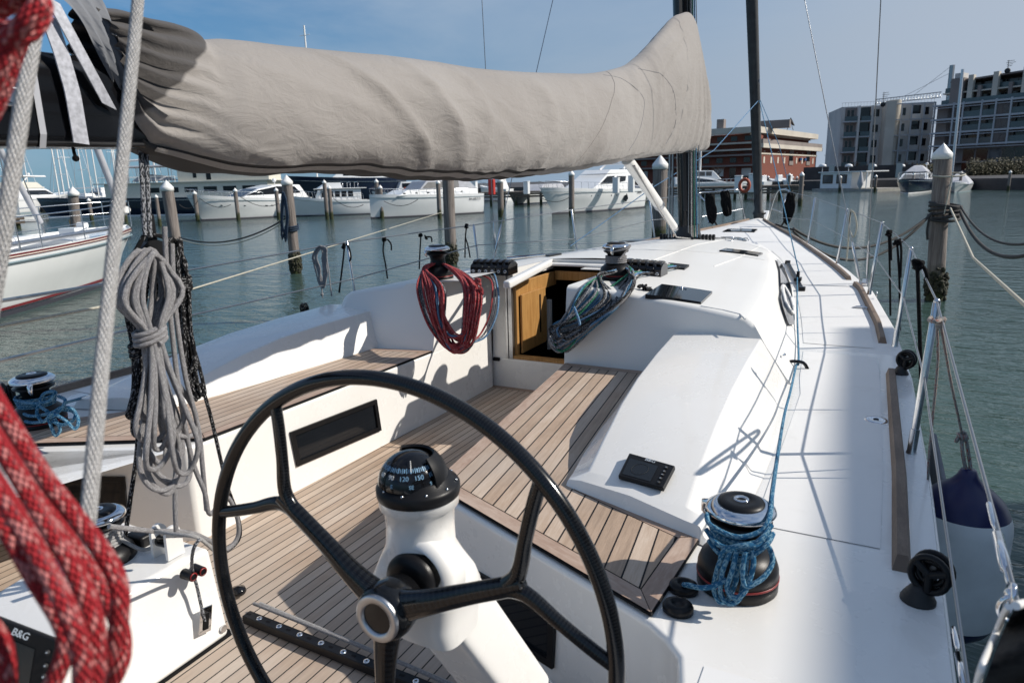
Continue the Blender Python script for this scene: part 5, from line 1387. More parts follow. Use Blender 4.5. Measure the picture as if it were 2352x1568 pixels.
# blue green grey coil leaning to the left from the starboard roof winch
pr = []
cols = ['rope_darkgrey','rope_sky','rope_grey','rope_darkgrey','rope_blue','rope_grey','rope_dark','rope_sky','rope_green','rope_darkgrey','rope_grey','rope_blue']
for i in range(36):
    w_ = rnd.random(); jx = lambda a=4: rnd.uniform(-a, a)
    bx, by = 1283+rnd.uniform(-10,16), 790+rnd.uniform(-22,18)
    cc_ = rnd.uniform(1352,1438); hw_ = rnd.uniform(6,38); Lm = (max(1334,cc_-hw_), 672+max(0,cc_-hw_-1335)*.4); Rm = (min(1458,cc_+hw_), 704-max(0,cc_+hw_-1398)*.6+jx(3))
    y0_ = 3.28+rnd.uniform(-.04,.04)
    pts = [P(1410+jx(),622+jx(2),y=y0_+.5), P(1375+jx(),636+jx(3),y=y0_+.35), P(Lm[0],Lm[1]-10,y=y0_+.14), P(lerp(Lm[0],bx,.55)-8,lerp(Lm[1],by,.45),y=y0_+.03), P(bx-12+jx(3),by-26,y=y0_), P(bx,by,y=y0_-.02), P(bx+24+jx(3),by-12,y=y0_-.02),
           P(lerp(bx,Rm[0],.45)+8,lerp(by,Rm[1],.42),y=y0_+.0), P(lerp(bx,Rm[0],.82)+5,lerp(by,Rm[1],.80),y=y0_+.06), P(Rm[0],Rm[1]-16,y=y0_+.22), P(1450+jx(5),630+jx(3),y=y0_+.42), P(1432+jx(),612+jx(2),y=y0_+.62)]
    pr.append((pts, cols[i % len(cols)]))
loops('rope_coil', None, pr, None, 'blue, green and grey rope coil hung from the starboard roof winch over the companionway', 4)
ropething('rope', [P(1318,704,y=3.24), P(1331,740,y=3.24), P(1332,768,y=3.24)], .0075, 'rope_sky', 'short blue rope end dangling below the blue and green coil', n=8)
mb = MB()
for k in range(4): mb.tube([RW_S+V3((cos(t)*.058, sin(t)*.058, .105+.011*k)) for t in [2*pi*j/20 for j in range(20)]], .0058, 8, closed=True)
mb.tube(spline([RW_S+V3((-.07,-.03,.19)), RW_S+V3((0,-.075,.175)), RW_S+V3((.07,-.05,.185)), RW_S+V3((.085,.0,.20)), RW_S+V3((.05,-.08,.13))], 6), .0058, 8)
o = build('winch_rope', mb, m['rope_grey'], None); tag(o, 'grey rope turned round the starboard roof winch above the blue and green coil', 'rope')
for k, (u, v, mt_, nm) in enumerate(((1486,623,'rope_green','green'),(1472,628,'rope_grey','grey'),(1501,625,'rope_sky','blue'),(1514,626,'rope_dark','black flecked'))):
    a = onroof(u,v)+V3((0,0,.03)); ropething('rope', [a, onroof(u-14,v+8)+V3((0,0,.02)), onroof(u-34-k*3,v+16)+V3((0,0,.03)), P(1445-k*2,652+k*6,y=3.55)], .0058, mt_, '%s line from the starboard clutches back to the winch coil' % nm, n=8)
for k, (mt_, nm) in enumerate((('rope_white','white'),('rope_green','green'),('rope_sky','blue'),('rope_dark','black flecked'))):
    a = onroof(1534+k*7, 613+k*2.4)+V3((0,0,.018)); b = onroof(1512+k*3.6, 622+k*2.6)+V3((0,0,.035)); ropething('rope', [a+(a-b)*.15, b], .006, mt_, '%s line entering the starboard clutches from the deck tray' % nm, smooth=0)
for k, (mt_, nm) in enumerate((('rope_red2','red'),('rope_sky','blue'),('rope_white','white'))):
    a = onroof(1252, 587+k*2)+V3((0,0,.015)); b = onroof(1165, 598+k*3.5)+V3((0,0,.03)); ropething('rope', [a, b], .0055, mt_, '%s line entering the port clutches from the deck tray' % nm, smooth=0)
mb = MB()
for k in range(3):
    c = P(1472+k*9, 655+k*5, y=3.6); 
    for j in range(2): mb.tube(spline([c+V3((rnd.uniform(-.02,.02),rnd.uniform(-.02,.02),rnd.uniform(-.02,.02))) for _ in range(5)], 4, True), .006, 6, closed=True)
o = build('rope_knot', mb, m['rope_dark'], None); tag(o, 'black flecked knots lying on the roof right of the starboard winch', 'rope knot')
# white sheets along the traveller
ropething('rope', [ta+V3((0,.06,.03)), ta.lerp(tbp,.5)+V3((0,.055,.02)), tbp+V3((0,.03,.03))], .0058, 'rope_white', 'white line lying along the traveller track, outer one', n=8)
ropething('rope', [ta+V3((0,.035,.045)), ta.lerp(tbp,.45)+V3((0,.035,.04)), ta.lerp(tbp,.75)+V3((0,.03,.035)), tbp+V3((0,-.01,.04))], .0058, 'rope_grey', 'greyish line lying closest to the traveller track', n=8)

# grey coil on the port guard wire
gp = lambda u, v, dx=0: P(u, v, y=4.05+dx)
rg = random.Random(5); mb = MB()
for i in range(13):
    j = lambda a=3: rg.uniform(-a,a)
    pts = [gp(733+j(8),568+j(3),j(.01)), gp(722+j(6),590+j(),0), gp(730+j(7),625+j(8),.01), gp(736+j(4),650-j(8),0), gp(744+j(4),652+j(6),0), gp(748+j(6),625+j(),0), gp(744+j(7),596+j(),.01), gp(744+j(6),571+j(2),0)]
    mb.tube(spline(pts, 5, True), .0052, 7, closed=True)
mb.tube(spline([gp(738,655), gp(740,672), gp(741,684)],4), .0052, 7); mb.ball(gp(740,676), .013, 5); mb.tube(spline([gp(750,590), gp(755,620), gp(758,650), gp(762,680)],4), .005, 7)
o = build('rope_coil', mb, m['rope_grey'], None); tag(o, 'small light grey rope coil tied on the port guard wire', 'rope coil')
# black sail ties on the guard wires
def tie(px, y, label, px2=None, r=.008, g='black ties knotted on the guard wires'):
    pts = [P(u, v, y=y) for u, v in px]; mb = MB(); mb.tube(spline(pts, 5), r, 7, rv=.6)
    if px2: mb.tube(spline([P(u, v, y=y) for u, v in px2], 5), r, 7, rv=.6)
    for k in range(3): mb.tube(spline([pts[0]+V3((random.uniform(-.02,.02),random.uniform(-.01,.01),random.uniform(-.02,.02))) for _ in range(4)], 4, True), r, 6, closed=True)
    o = build('sail_tie', mb, m['rope_black'], None); tag(o, label, 'tie', g)
tie([(791,565),(789,590),(783,640),(779,672)], 4.5, 'black tie on the port guard wire at the leftmost stanchion', [(795,560),(802,570),(806,590),(803,600)], .009)
tie([(883,550),(880,575),(886,610),(890,640)], 5.0, 'black tie on the port guard wire, between stanchion and roof winch', [(890,550),(898,560),(899,575)])
tie([(967,541),(965,570),(963,618)], 5.5, 'black looped tie on the port guard wire above the roof winch', [(975,540),(982,550),(976,545),(990,545),(992,556)], .008)
tie([(1072,519),(1069,545),(1068,592)], 6.1, 'black tie on the port guard wire left of the second stanchion', [(1069,545),(1075,565),(1080,592)])
SBX = 1.99
tie([(2040,535),(2042,560),(2044,640),(2045,725)], tops[1].y+.9, 'black tie on the starboard guard wire, foremost of three', [(2044,535),(2046,560),(2047,598)], .007)
tie([(2060,556),(2062,580),(2066,650),(2067,760)], tops[1].y+.4, 'black tie on the starboard guard wire, middle of three', [(2068,556),(2070,580),(2068,638)], .007)
tie([(2106,608),(2108,640),(2112,760),(2116,900)], tops[0].y+.55, 'black tie on the starboard guard wire hanging beside the weedy piling', [(2112,606),(2124,618),(2130,640),(2122,640)], .008)
# black mooring rope coils on the bow rails
def bunch(u0, v0, u1, v1, y, label, seed):
    rb = random.Random(seed); mb = MB()
    for i in range(16):
        j = lambda a: rb.uniform(-a,a)
        w_ = rb.uniform(1,11); pts = [P((u0)+j(8), v0+j(4), y=y+j(.04)), P(lerp(u0,u1,.4)-w_, lerp(v0,v1,.4)+j(4), y=y), P(u1-w_*.7+j(3), v1-4+j(8), y=y+j(.04)), P(u1+w_*.6, v1+j(5)-2, y=y), P(lerp(u0,u1,.4)+w_, lerp(v0,v1,.45), y=y)]
        mb.tube(spline(pts, 5, True), .014, 7, closed=True)
    o = build('mooring_rope_coil', mb, m['rope_black'], None); tag(o, label, 'rope coil', 'black rope coils on the bow rail')
bunch(1631,448,1636,508, 11.2, 'black rope coil on the port bow rail, leftmost of three', 1)
bunch(1664,442,1672,490, 11.6, 'black rope coil on the port bow rail beside the furled headsail', 2)
bunch(1818,446,1808,508, 11.3, 'black rope coil on the starboard bow rail', 3)
ropething('mooring_line', [P(1640,505,y=11.2), P(1650,520,z=1.42), P(1668,514,z=1.44), P(1690,509,z=1.44)], .013, 'rope_black', 'black mooring rope led over the port bow chock', n=7)
ropething('mooring_line', [P(1803,505,y=11.3), P(1793,520,z=1.40), P(1782,515,z=1.42), P(1800,522,z=1.38), P(1822,528,z=1.35)], .014, 'rope_black', 'black mooring rope led over the starboard bow chock', n=7)

# ------------------------------------------------------------------ fender and its ropes
FRd = .150; FC = P(2190,1285,d=2.45); FC.x = max(FC.x, 2.13); H2 = .335
print('fender', FC)
fz = lambda k: V3((0,0,k))
fe = thing('fender', 'white cylindrical fender with navy blue ends hung outside the starboard rail', 'fender', FC-V3((0,0,H2)))
prof_w = [(FRd*.93, -H2*.62), (FRd, -H2*.5), (FRd, 0), (FRd, H2*.45), (FRd*.985, H2*.52), (FRd*.93,H2*.60)]
mb = MB(); mb.lathe(prof_w, FC, n=40); part('fender_body', mb, simple('fenderwhite', (.74,.74,.72), .45, var=.12, vs=6), fe)
mb = MB(); mb.lathe([(FRd*.93,H2*.60),(FRd*.80,H2*.72),(FRd*.58,H2*.82),(FRd*.36,H2*.89),(FRd*.22,H2*.97),(FRd*.16,H2*1.04),(0,H2*1.05)], FC, n=40); part('fender_end', mb, simple('fendernavy', (.004,.006,.06), .3), fe)
mb = MB(); mb.lathe([(0,-H2*1.04),(FRd*.16,-H2*1.03),(FRd*.24,-H2*.95),(FRd*.6,-H2*.82),(FRd*.82,-H2*.72),(FRd*.93,-H2*.62)], FC, n=40); part('fender_end', mb, m['fendernavy'], fe)
FT_ = FC+V3((0,0,H2*1.0)); KN = P(2160,742,x=tops[0].x); kn2 = FC+V3((-.03,.0,H2+.13))
mb = MB(); mb.tube(spline([KN, KN.lerp(kn2,.5)+V3((0,0,-.01)), kn2], 5), .0040, 8); mb.tube(spline([kn2, kn2+V3((.0,-.01,-.03)), FT_+V3((-.01,0,.02)), FT_+V3((.01,0,-.01)), kn2+V3((.014,.01,-.02)), kn2], 5), .006, 8)
for k in range(3): mb.tube(spline([kn2+V3((random.uniform(-.02,.02),random.uniform(-.015,.015),random.uniform(-.02,.02))) for _ in range(5)], 4, True), .006, 7, closed=True)
for k in range(4): mb.tube(spline([KN+V3((random.uniform(-.012,.012),random.uniform(-.012,.012),random.uniform(-.012,.014))) for _ in range(5)], 4, True), .006, 7, closed=True)
mb.tube(spline([KN+V3((0,0,.01)), P(2150,738,x=tops[0].x-.03), P(2134,735,x=tops[0].x-.04), P(2142,727,x=tops[0].x), P(2158,729,x=tops[0].x+.02), P(2168,738,x=tops[0].x+.01)], 5, True), .006, 8, closed=True)
o = build('fender_rope', mb, m['rope_fender'], None); tag(o, 'white rope with red flecks knotted to the guard wire and holding the fender', 'rope')
ropething('fender_rope', [KN+V3((-.01,0,0)), P(2154,830,y=KN.y), P(2142,960,y=KN.y), P(2133,1060,y=KN.y), P(2131,1140,y=KN.y)], .0040, 'rope_fender', 'white rope with red flecks hanging straight down outboard by the stanchion', n=8)
mb = MB(); mb.box((-.012,-.5,-.22),(.012,.35,.13), at=P(2150,1120,x=2.10)); o = build('fender_board', mb, m['canvasgrey'], None, bevel=.01); tag(o, 'dark grey fender board hanging outboard behind the white fender', 'fender board')
ropething('rope', [P(1955,480,y=7.4), P(1950,520,y=7.4), P(1960,545,y=7.4), P(1968,520,y=7.4), P(1962,490,y=7.4), P(1953,492,y=7.4), P(1948,560,y=7.4), P(1944,600,y=7.4)], .007, 'beigeline', 'thin beige line looped over the starboard guard wire near the shrouds', n=6)
# black mesh cover with white piping low at the right edge
mb = MB(); rows4 = []
for i in range(13):
    t = i/12; row = []
    for k in range(9):
        s = k/8; u = lerp(2352-20-95*t**.8, 2480, s); v = lerp(1395, 1640, t) + 30*(s-.2)**2 - 12*sin(pi*s)
        row.append(P(u, v, x=lerp(1.93,2.0,s)+.02*sin(t*8+s*3)))
    rows4.append(row)
mb.grid(rows4); o = build('mesh_cover', mb, simple('meshblack', (.006,.006,.007), .95, bump=1, bs=300), None); tag(o, 'black mesh cover with white piping at the lower right corner', 'cover'); ROOTLOC[o.name] = V3(o.location)
mb = MB(); mb.tube(spline([r[0]+V3((-.006,0,0)) for r in rows4], 3), .0035, 8); mb.tube(spline([rows4[0][k]+V3((0,0,.003)) for k in range(9)], 3), .0045, 8); part('piping', mb, m['white'], o)
# ------------------------------------------------------------------ water and land
mb = MB(); mb.add([V3((-3000,-800,0)),V3((3000,-800,0)),V3((3000,4000,0)),V3((-3000,4000,0))], [(0,1,2,3)])
wa = build('water', mb, m['water'], None); tag(wa, kind='structure')
def G(u, v, z=0): return P(u, v, z=z)
bank = [G(-900,515),G(-200,492),G(300,484),G(660,470),G(1080,449),G(1440,440),G(1840,437),G(2130,436),G(2500,437),G(3300,420)]
mb = MB(); far = [p+(p-CAM).normalized()*1200 for p in bank]
for k in range(len(bank)-1):
    a, b, c, d = bank[k], bank[k+1], far[k+1], far[k]
    A, B, C_, D_ = [V3((q.x,q.y,1.25)) for q in (a,b,c,d)]; mb.add([A,B,C_,D_], [(0,1,2,3)]); mb.add([V3((a.x,a.y,-.5)),V3((b.x,b.y,-.5)),B,A], [(0,1,2,3)])
q = build('quay', mb, m['darkwall'], None); tag(q, kind='structure')
def dep(p): return (p-CAM).dot(FW)
def at_depth(u, v, d): return P(u, v, d=d)
def ground(u, d, z=1.25):
    """point of the ground at picture column u and depth d"""
    p = P(u, 400, d=d); return V3((p.x, p.y, z))
def zat(u, v, p):
    """height whose image row is v above ground point p"""
    r = FW + (u-1176)/FOC*RT + (784-v)/FOC*UP; h = hypot(p.x-CAM.x, p.y-CAM.y); return CAM.z + r.z/hypot(r.x, r.y)*h

# ------------------------------------------------------------------ pilings
def pil(u, v, vt, w, label, group=None, cap=True, weedy=False, utop=None):
    b = G(u, v); d = dep(b); r = w*.5*d/FOC; zt_ = zat(u, vt, b); t = thing('mooring_post', label, 'mooring post', (b.x,b.y,0), group=group)
    caph = r*1.9 if cap else 0; n = 24 if w > 20 else 12; mb = MB(); lean = V3((0,0,0))
    if utop: pt = P(utop, vt, y=b.y); lean = V3((pt.x-b.x, 0, 0))
    rows = []
    for k in range(9):
        z = lerp(-.6, zt_-caph, k/8); o_ = lean*(max(0,z)/zt_); rows.append([V3((b.x,b.y,z))+o_+V3((cos(a)*r, sin(a)*r, 0))*(1.0+.02*sin(3*a+k)) for a in [2*pi*j/n for j in range(n)]])
    mb.grid(rows, closed=True); mb.add(rows[-1], [tuple(range(n))]); build('post', mb, m['piling'], t)
    if cap:
        c = V3((b.x,b.y,zt_-caph))+lean; mb = MB(); mb.lathe([(r*.98,-r*.1),(r*1.09,-r*.1),(r*1.10,r*.50),(r*1.06,r*.62),(r*.06,caph-.02),(0,caph)], c, n=n); build('cap', mb, m['white'], t)
    if weedy:
        mb = MB(); rw = random.Random(int(u)); 
        for k in range(260):
            a = rw.uniform(0,2*pi); z = .28+rw.gauss(0,.13); rr = r*(1.0+rw.uniform(0,.28)*max(0,1-abs(z-.28)/.35)); s_ = rw.uniform(.02,.06)*min(1,r/.2)
            c = V3((b.x+cos(a)*rr, b.y+sin(a)*rr, z)); mb.ball(c, s_, 3, sc_=(1,1,rw.uniform(.7,1.5)))
        build('weed', mb, m['weed'], t)
    return t
big = 'tall mooring posts with white conical caps'
P1 = pil(681,628,400,23,'thick timber mooring post with blue lines, standing in open water left of centre', big, weedy=True, utop=657)
P2 = pil(1037,607,352,26,'thick timber mooring post rising behind the port roof winch', big, weedy=True, utop=1026)
P3 = pil(2146,690,328,36,'thick pale timber mooring post on the right with dark ropes and heavy weed', big, weedy=True, utop=2168)
P4 = pil(410,602,412,25,'thick timber mooring post directly behind the hanging rope coils', big, utop=381)
P5 = pil(178,560,428,21,'thick timber mooring post behind the bow of the red striped sailboat', big, utop=166)
P6 = pil(1513,556,355,32,'thick timber mooring post just left of the black mast', big, utop=1517)
sm = 'slim mooring posts along the moored boats'
for u, v, vt, w, lab in ((455,509,437,9,'slim post at the bow of the motor yacht with dark windshield'),(548,507,431,9,'slim post amidships of the motor yacht with dark windshield'),(641,504,430,9,'slim post just left of the thick post with blue lines'),
    (752,504,412,9,'slim post before the trawler cabin, left of its pair'),(762,505,425,9,'slim post before the trawler cabin, right of its pair'),(870,502,410,9,'slim post at the plumb bow of the canvas topped cruiser, left of its pair'),(878,502,424,9,'slim post at the plumb bow of the canvas topped cruiser, right of its pair'),
    (1010,502,412,10,'slim post close left of the thick post behind the roof winch'),(1151,499,405,14,'slim dark post in front of the timber pier'),(1313,497,390,13,'slim post in front of the bow of the flybridge yacht with porthole row'),
    (212,510,454,8,'slim post left of the furled headsail of the red striped sailboat'),(290,510,450,8,'slim post right of the furled headsail of the red striped sailboat'),(368,520,446,8,'slim post left of the thick post behind the coils')):
    pil(u, v, vt, w, lab, sm)
for u, v, vt, w, lab in ((1763,436,403,5.5,'short capped post beside the pier, foremost left'),(1793,436,401,5.5,'short capped post beside the pier, second from left'),(1811,438,397,6.5,'short capped post in the cluster, tallest of the four left ones'),(1819,436,404,5,'short capped post in the cluster behind the tallest'),(1829,436,404,5,'short capped post in the cluster nearest the big pier end post'),
    (1837,474,394,10,'larger capped post at the end of the right pier'),(1928,441,403,6,'capped post in front of the white houseboat'),(2009,441,401,6,'capped post between the houseboat and the dark hulled cruiser'),(2094,443,396,6,'capped post in front of the dark hulled cruiser'),(2203,441,393,6,'capped post beside the covered boat'),(2315,439,391,6,'capped post at the far right before the hedge')):
    pil(u, v, vt, w, lab, 'capped posts along the far quay')
for u in (171, 186):
    b = G(u, 556); mb = MB(); mb.tube([V3((b.x,b.y,-.3)), V3((b.x,b.y,zat(u,505,b)))], .07, 10); o = build('marker_pole', mb, m['yellow'], None); tag(o, 'yellow pole %s of the thick post behind the red striped sailboat' % ('left' if u == 171 else 'right'), 'pole')
# lines on the pilings
def rline(name, pts, r, mat, label, sg=None, n=6):
    mb = MB(); q = pts if sg is None else sag(pts[0], pts[1], sg, 28); mb.tube(q, r, n); o = build(name, mb, m[mat], None); tag(o, label, 'mooring line'); return o
p3 = V3((P3.location.x, P3.location.y, 0)); z3 = zat(2150,490,p3)
a3 = V3((p3.x-.0, p3.y-.24, z3))
for k, (vb, s) in enumerate(((525,.42),(531,.60))):
    rline('mooring_line', [P(1822,vb,y=11.2), a3+V3((-.2,0,.02*k))], .021, 'mooring', 'dark mooring rope from the bow to the thick right post, %s' % ('upper of two' if k == 0 else 'lower of two'), s, 8)
rline('mooring_line', [a3+V3((.2,0,.04)), P(2420,560,y=8.8)], .024, 'mooring', 'heavy dark mooring rope running right from the thick right post', .38, 8)
rline('mooring_line', [a3+V3((.2,0,.12)), P(2420,541,y=9.2)], .016, 'mooring', 'thinner grey mooring rope running right from the thick right post', .30, 8)
rline('mooring_line', [a3+V3((.05,-.1,.10)), P(2235,592,y=9.4), P(2420,760,y=4.5)], .014, 'beigeline', 'pale taut mooring line running down right from the thick right post')
mb = MB(); rr3 = .21
for k in range(6): mb.tube([V3((p3.x+cos(t)*(rr3+.02)+.0, p3.y+sin(t)*(rr3+.02), z3-.08+.045*k+.04*sin(t+k))) for t in [2*pi*j/20 for j in range(20)]], .024, 7, closed=True)
mb.tube(spline([a3+V3((-.22,-.02,0)), a3+V3((-.24,-.05,-.25)), a3+V3((-.22,-.05,-.42))], 4), .022, 7)
o = build('rope_wrap', mb, m['mooring'], None); tag(o, 'dark ropes wrapped round the thick right mooring post', 'rope')
mb = MB(); zz3 = zat(2160,402,p3); mb.tube([V3((p3.x+cos(t)*(rr3+.02), p3.y+sin(t)*(rr3+.02), zz3+.03*sin(t))) for t in [2*pi*j/20 for j in range(20)]], .014, 6, closed=True); mb.tube([V3((p3.x+.03,p3.y-rr3-.03,zz3)), V3((p3.x-.02,p3.y-rr3-.03,z3))], .012, 6)
o = build('rope_wrap', mb, m['beigeline'], None); tag(o, 'thin pale cord tied high round the thick right mooring post', 'rope')
p1 = V3((P1.location.x, P1.location.y, 0))
mb = MB(); zc = zat(665,528,p1)
for k in range(3): mb.tube([V3((p1.x+cos(t)*.17, p1.y+sin(t)*.17, zc+.05*k+.03*sin(t))) for t in [2*pi*j/20 for j in range(20)]], .02, 6, closed=True)
rb = random.Random(4)
for k in range(7): mb.tube(spline([P(652+rb.uniform(-6,6), 445+rb.uniform(-6,10), y=p1.y-.35), P(648+rb.uniform(-4,2), 500+rb.uniform(-8,8), y=p1.y-.35), P(652+rb.uniform(-5,5), 548+rb.uniform(-10,10), y=p1.y-.35), P(660+rb.uniform(-2,3), 500, y=p1.y-.35)], 4, True), .017, 6, closed=True)
o = build('rope_coil', mb, simple('ropedarkblue', (.012,.03,.06), .8, var=.4, vs=30), None); tag(o, 'dark blue ropes tied and hanging on the thick post left of centre', 'rope coil')
p4 = V3((P4.location.x, P4.location.y, 0))
rline('mooring_line', [V3((p4.x+.2,p4.y,zat(405,545,p4))), V3((p1.x-.2,p1.y,zat(660,502,p1)))], .022, 'mooring', 'dark sagging mooring rope from the coils to the post with blue lines', .35)
rline('mooring_line', [V3((p4.x+.2,p4.y,zat(405,549,p4))), V3((p1.x-.2,p1.y,zat(660,508,p1)))], .014, 'beigeline', 'pale sagging rope just below the dark mooring rope at left', .38)
p2 = V3((P2.location.x, P2.location.y, 0))
rline('mooring_line', [P(-60,761,y=1.1), P(437,665,y=3.0), V3((p2.x-.14,p2.y-.1,zat(1020,487,p2)))], .0065, 'beigeline', 'pale mooring line rising from lower left to the post behind the roof winch')

# ------------------------------------------------------------------ boats
def boat(name, label, bow, stern, hd, beam, cat='motor yacht', hullmat='boatwhite', sheer=.35, rake=.10, bootm='navy', group=None, plumb=False, lift=0):
    """a hull in its own frame: +x to the bow, origin amidships at the waterline"""
    bow = V3((bow.x,bow.y,0)); stern = V3((stern.x,stern.y,0)); L_ = (bow-stern).length; c = (bow+stern)/2; d = (bow-stern).normalized()
    t = thing(name, label, cat, (c.x,c.y,lift), atan2(d.y,d.x), group)
    ROOTLOC[t.name] = V3((0,0,0)); mb = MB(); st = []
    def sec(f):      # f: 0 stern .. 1 bow tip
        if plumb: xw = lerp(-L_/2, L_/2, f); xd = xw
        else: xw = lerp(-L_/2, L_/2, f); xd = lerp(-L_/2-.1, L_/2+L_*rake, f)
        wd = beam/2*min(1, (1-f**3.2))**.62*(.92+.08*min(1,f*3)); ww = beam/2*.86*max(0,(1-f**2.2))**.9
        zd_ = hd*(1+sheer*f**2)
        return [V3((xd,s*wd,zd_)) if True else None for s in (1,)] , xd, xw, wd, ww, zd_
    n = 16
    for s in (1,-1):
        rows = []
        for k in range(n+1):
            f = k/n; _, xd, xw, wd, ww, z = sec(f)
            rows.append([V3((xd,s*wd,z)), V3((lerp(xd,xw,.12),s*(wd*.985),z*.86)), V3((lerp(xd,xw,.5),s*lerp(wd,ww,.45),z*.5)), V3((xw,s*ww,z*.13)), V3((xw-.02*L_*f,s*ww*.93,-.02)), V3((xw-.06*L_*f,s*ww*.6,-.35))])
        mb.grid(rows)
    _, xd, xw, wd, ww, z = sec(0); mb.add([V3((xd,wd,z)),V3((xd,-wd,z)),V3((xw,-ww,-.2)),V3((xw,ww,-.2))], [(0,1,2,3)])
    build('hull', mb, m[hullmat], t, local=True)
    mb = MB(); mb.grid([[V3((sec(k/n)[1], s*sec(k/n)[3]*.98, sec(k/n)[5]-.05)) for s in (1,0,-1)] for k in range(n+1)]); build('deck', mb, m['boatwhite'], t, local=True)
    if bootm:
        mb = MB()
        for s in (1,-1): mb.grid([[V3((sec(k/n)[2]+.01, s*(sec(k/n)[4]*1.02+.012), sec(k/n)[5]*q)) for q in (.07,.0)] for k in range(n+1)])
        build('boot_stripe', mb, m[bootm], t, local=True)
    mb = MB()
    for s in (1,-1): mb.tube([V3((sec(k/n)[1], s*(sec(k/n)[3]*.995+.01), sec(k/n)[5]*.86)) for k in range(n+1)], .018, 5)
    build('rub_rail', mb, m['greyblue'], t, local=True)
    t['_']=0; del t['_']
    return t, L_, sec
def cab(t, name, prof, w0, mat, w1=None, bevel=.06, par=None):
    """side profile (x,z) list, width at bottom and top"""
    w1 = w1 or w0*.86; zs = [p[1] for p in prof]; lo, hi = min(zs), max(zs); n = len(prof); mb = MB()
    hw = lambda z: lerp(w0, w1, (z-lo)/(hi-lo))/2
    pts = [V3((x, hw(z), z)) for x, z in prof] + [V3((x, -hw(z), z)) for x, z in prof]
    mb.add(pts, [tuple(range(n)), tuple(range(n,2*n))]+[(i,(i+1)%n,n+(i+1)%n,n+i) for i in range(n)])
    return build(name, mb, m[mat], par or t, local=True, bevel=bevel, seg=2), hw
def win(t, polys, hw, par, mat='glass', out=.012, name='window'):
    for prof in polys:
        n = len(prof)
        for s in (1,-1):
            mb = MB(); pts = [V3((x, s*(hw(z)+out), z)) for x, z in prof]; mb.add(pts, [tuple(range(n))]); build(name, mb, m[mat], par, local=True)
def rect(x0, x1, z0, z1, r=0): return [(x0,z0),(x1,z0),(x1-r,z1),(x0-r,z1)]
def deckrail(t, sec, f0, f1, h=.5, n=9, r=.014):
    mb = MB()
    for s in (1,-1):
        top = [];
        for k in range(n+1):
            f = lerp(f0,f1,k/n); _, xd, xw, wd, ww, z = sec(f); b = V3((xd, s*wd*.93, z-.03)); q = b+V3((h*.15,0,h)); top.append(q); mb.tube([b,q], r, 5)
        mb.tube(top, r, 5)
    build('deck_rail', mb, m['steel'], t, local=True)
def ports(t, sec, fs, zf, rx=.14, rz=.06, mat='glass'):
    for f in fs:
        _, xd, xw, wd, ww, z = sec(f); zz_ = z*zf; q = (1-zf)*.9; 
        for s in (1,-1):
            mb = MB(); w_ = lerp(wd, ww, min(1,(1-zf)/.87)*.95)+.03; x_ = lerp(xd,xw,(1-zf)*.9)
            mb.lathe([(0,.02),(1,.0)], V3((x_, s*(w_), zz_)), n=14, xf=Matrix(((rx,0,0),(0,0,s*.6),(0,rz,0)))); build('porthole', mb, m[mat], t, local=True)
def radar(t, x, z, h=.5, y=0):
    mb = MB(); mb.tube([V3((x,y,z)), V3((x,y,z+h))], .03, 6); mb.ball(V3((x,y,z+h+.1)), .16, 7); build('radar_dome', mb, m['white'], t, local=True)
def lettering(t, s, x, y, z, size, rz=pi, mat='letterdark'):
    M_ = Matrix.Translation((x,y,z)) @ Matrix.Rotation(rz,4,'Z') @ Matrix.Rotation(pi/2,4,'X'); text(s, size, m[mat], M_, t, 'lettering', .004)
def yawside(t):     # which side faces the camera: +1 = local +y
    d = CAM - t.location; r = t.rotation_euler.z; return 1 if (-sin(r)*d.x+cos(r)*d.y) > 0 else -1

# A: sports motor yacht with dark windshield
t, L_, sec = boat('motor_yacht', 'sleek white motor yacht with long dark windshield, moored left of the thick central post', G(462,508), G(690,494), 1.42, 3.6, bootm='letterdark')
c1, hw = cab(t, 'deckhouse', [(L_*.22,1.45),(L_*.02,2.15),(-L_*.2,2.48),(-L_*.42,2.42),(-L_*.5,1.4)], 2.9, 'boatwhite')
win(t, [[(L_*.15,1.72),(L_*.02,2.08),(-L_*.18,2.34),(-L_*.36,2.30),(-L_*.42,1.78)]], hw, c1)
mb = MB(); mb.add([V3((L_*.20+.02,y,1.55)) if i < 2 else V3((-L_*.0,y*.8,2.22)) for i, y in enumerate((-1.2,1.2,1.2,-1.2))], [(0,1,2,3)]); build('windshield', mb, m['glass'], c1, local=True)
deckrail(t, sec, .45, .98, .42); ports(t, sec, (.80,.62,.44,.39), .62, .17, .05)
for k in range(4):
    f = .2+.018*k; _, xd, xw, wd, ww, z = sec(f)
    mb = MB()
    for s in (1,-1): mb.box((xd-.03,s*(lerp(wd,ww,.35)+.03)-.01,z*.45),(xd+.03,s*(lerp(wd,ww,.35)+.03)+.01,z*.78))
    build('hull_window', mb, m['glass'], t, local=True)
radar(t, -L_*.25, 2.45, .25)
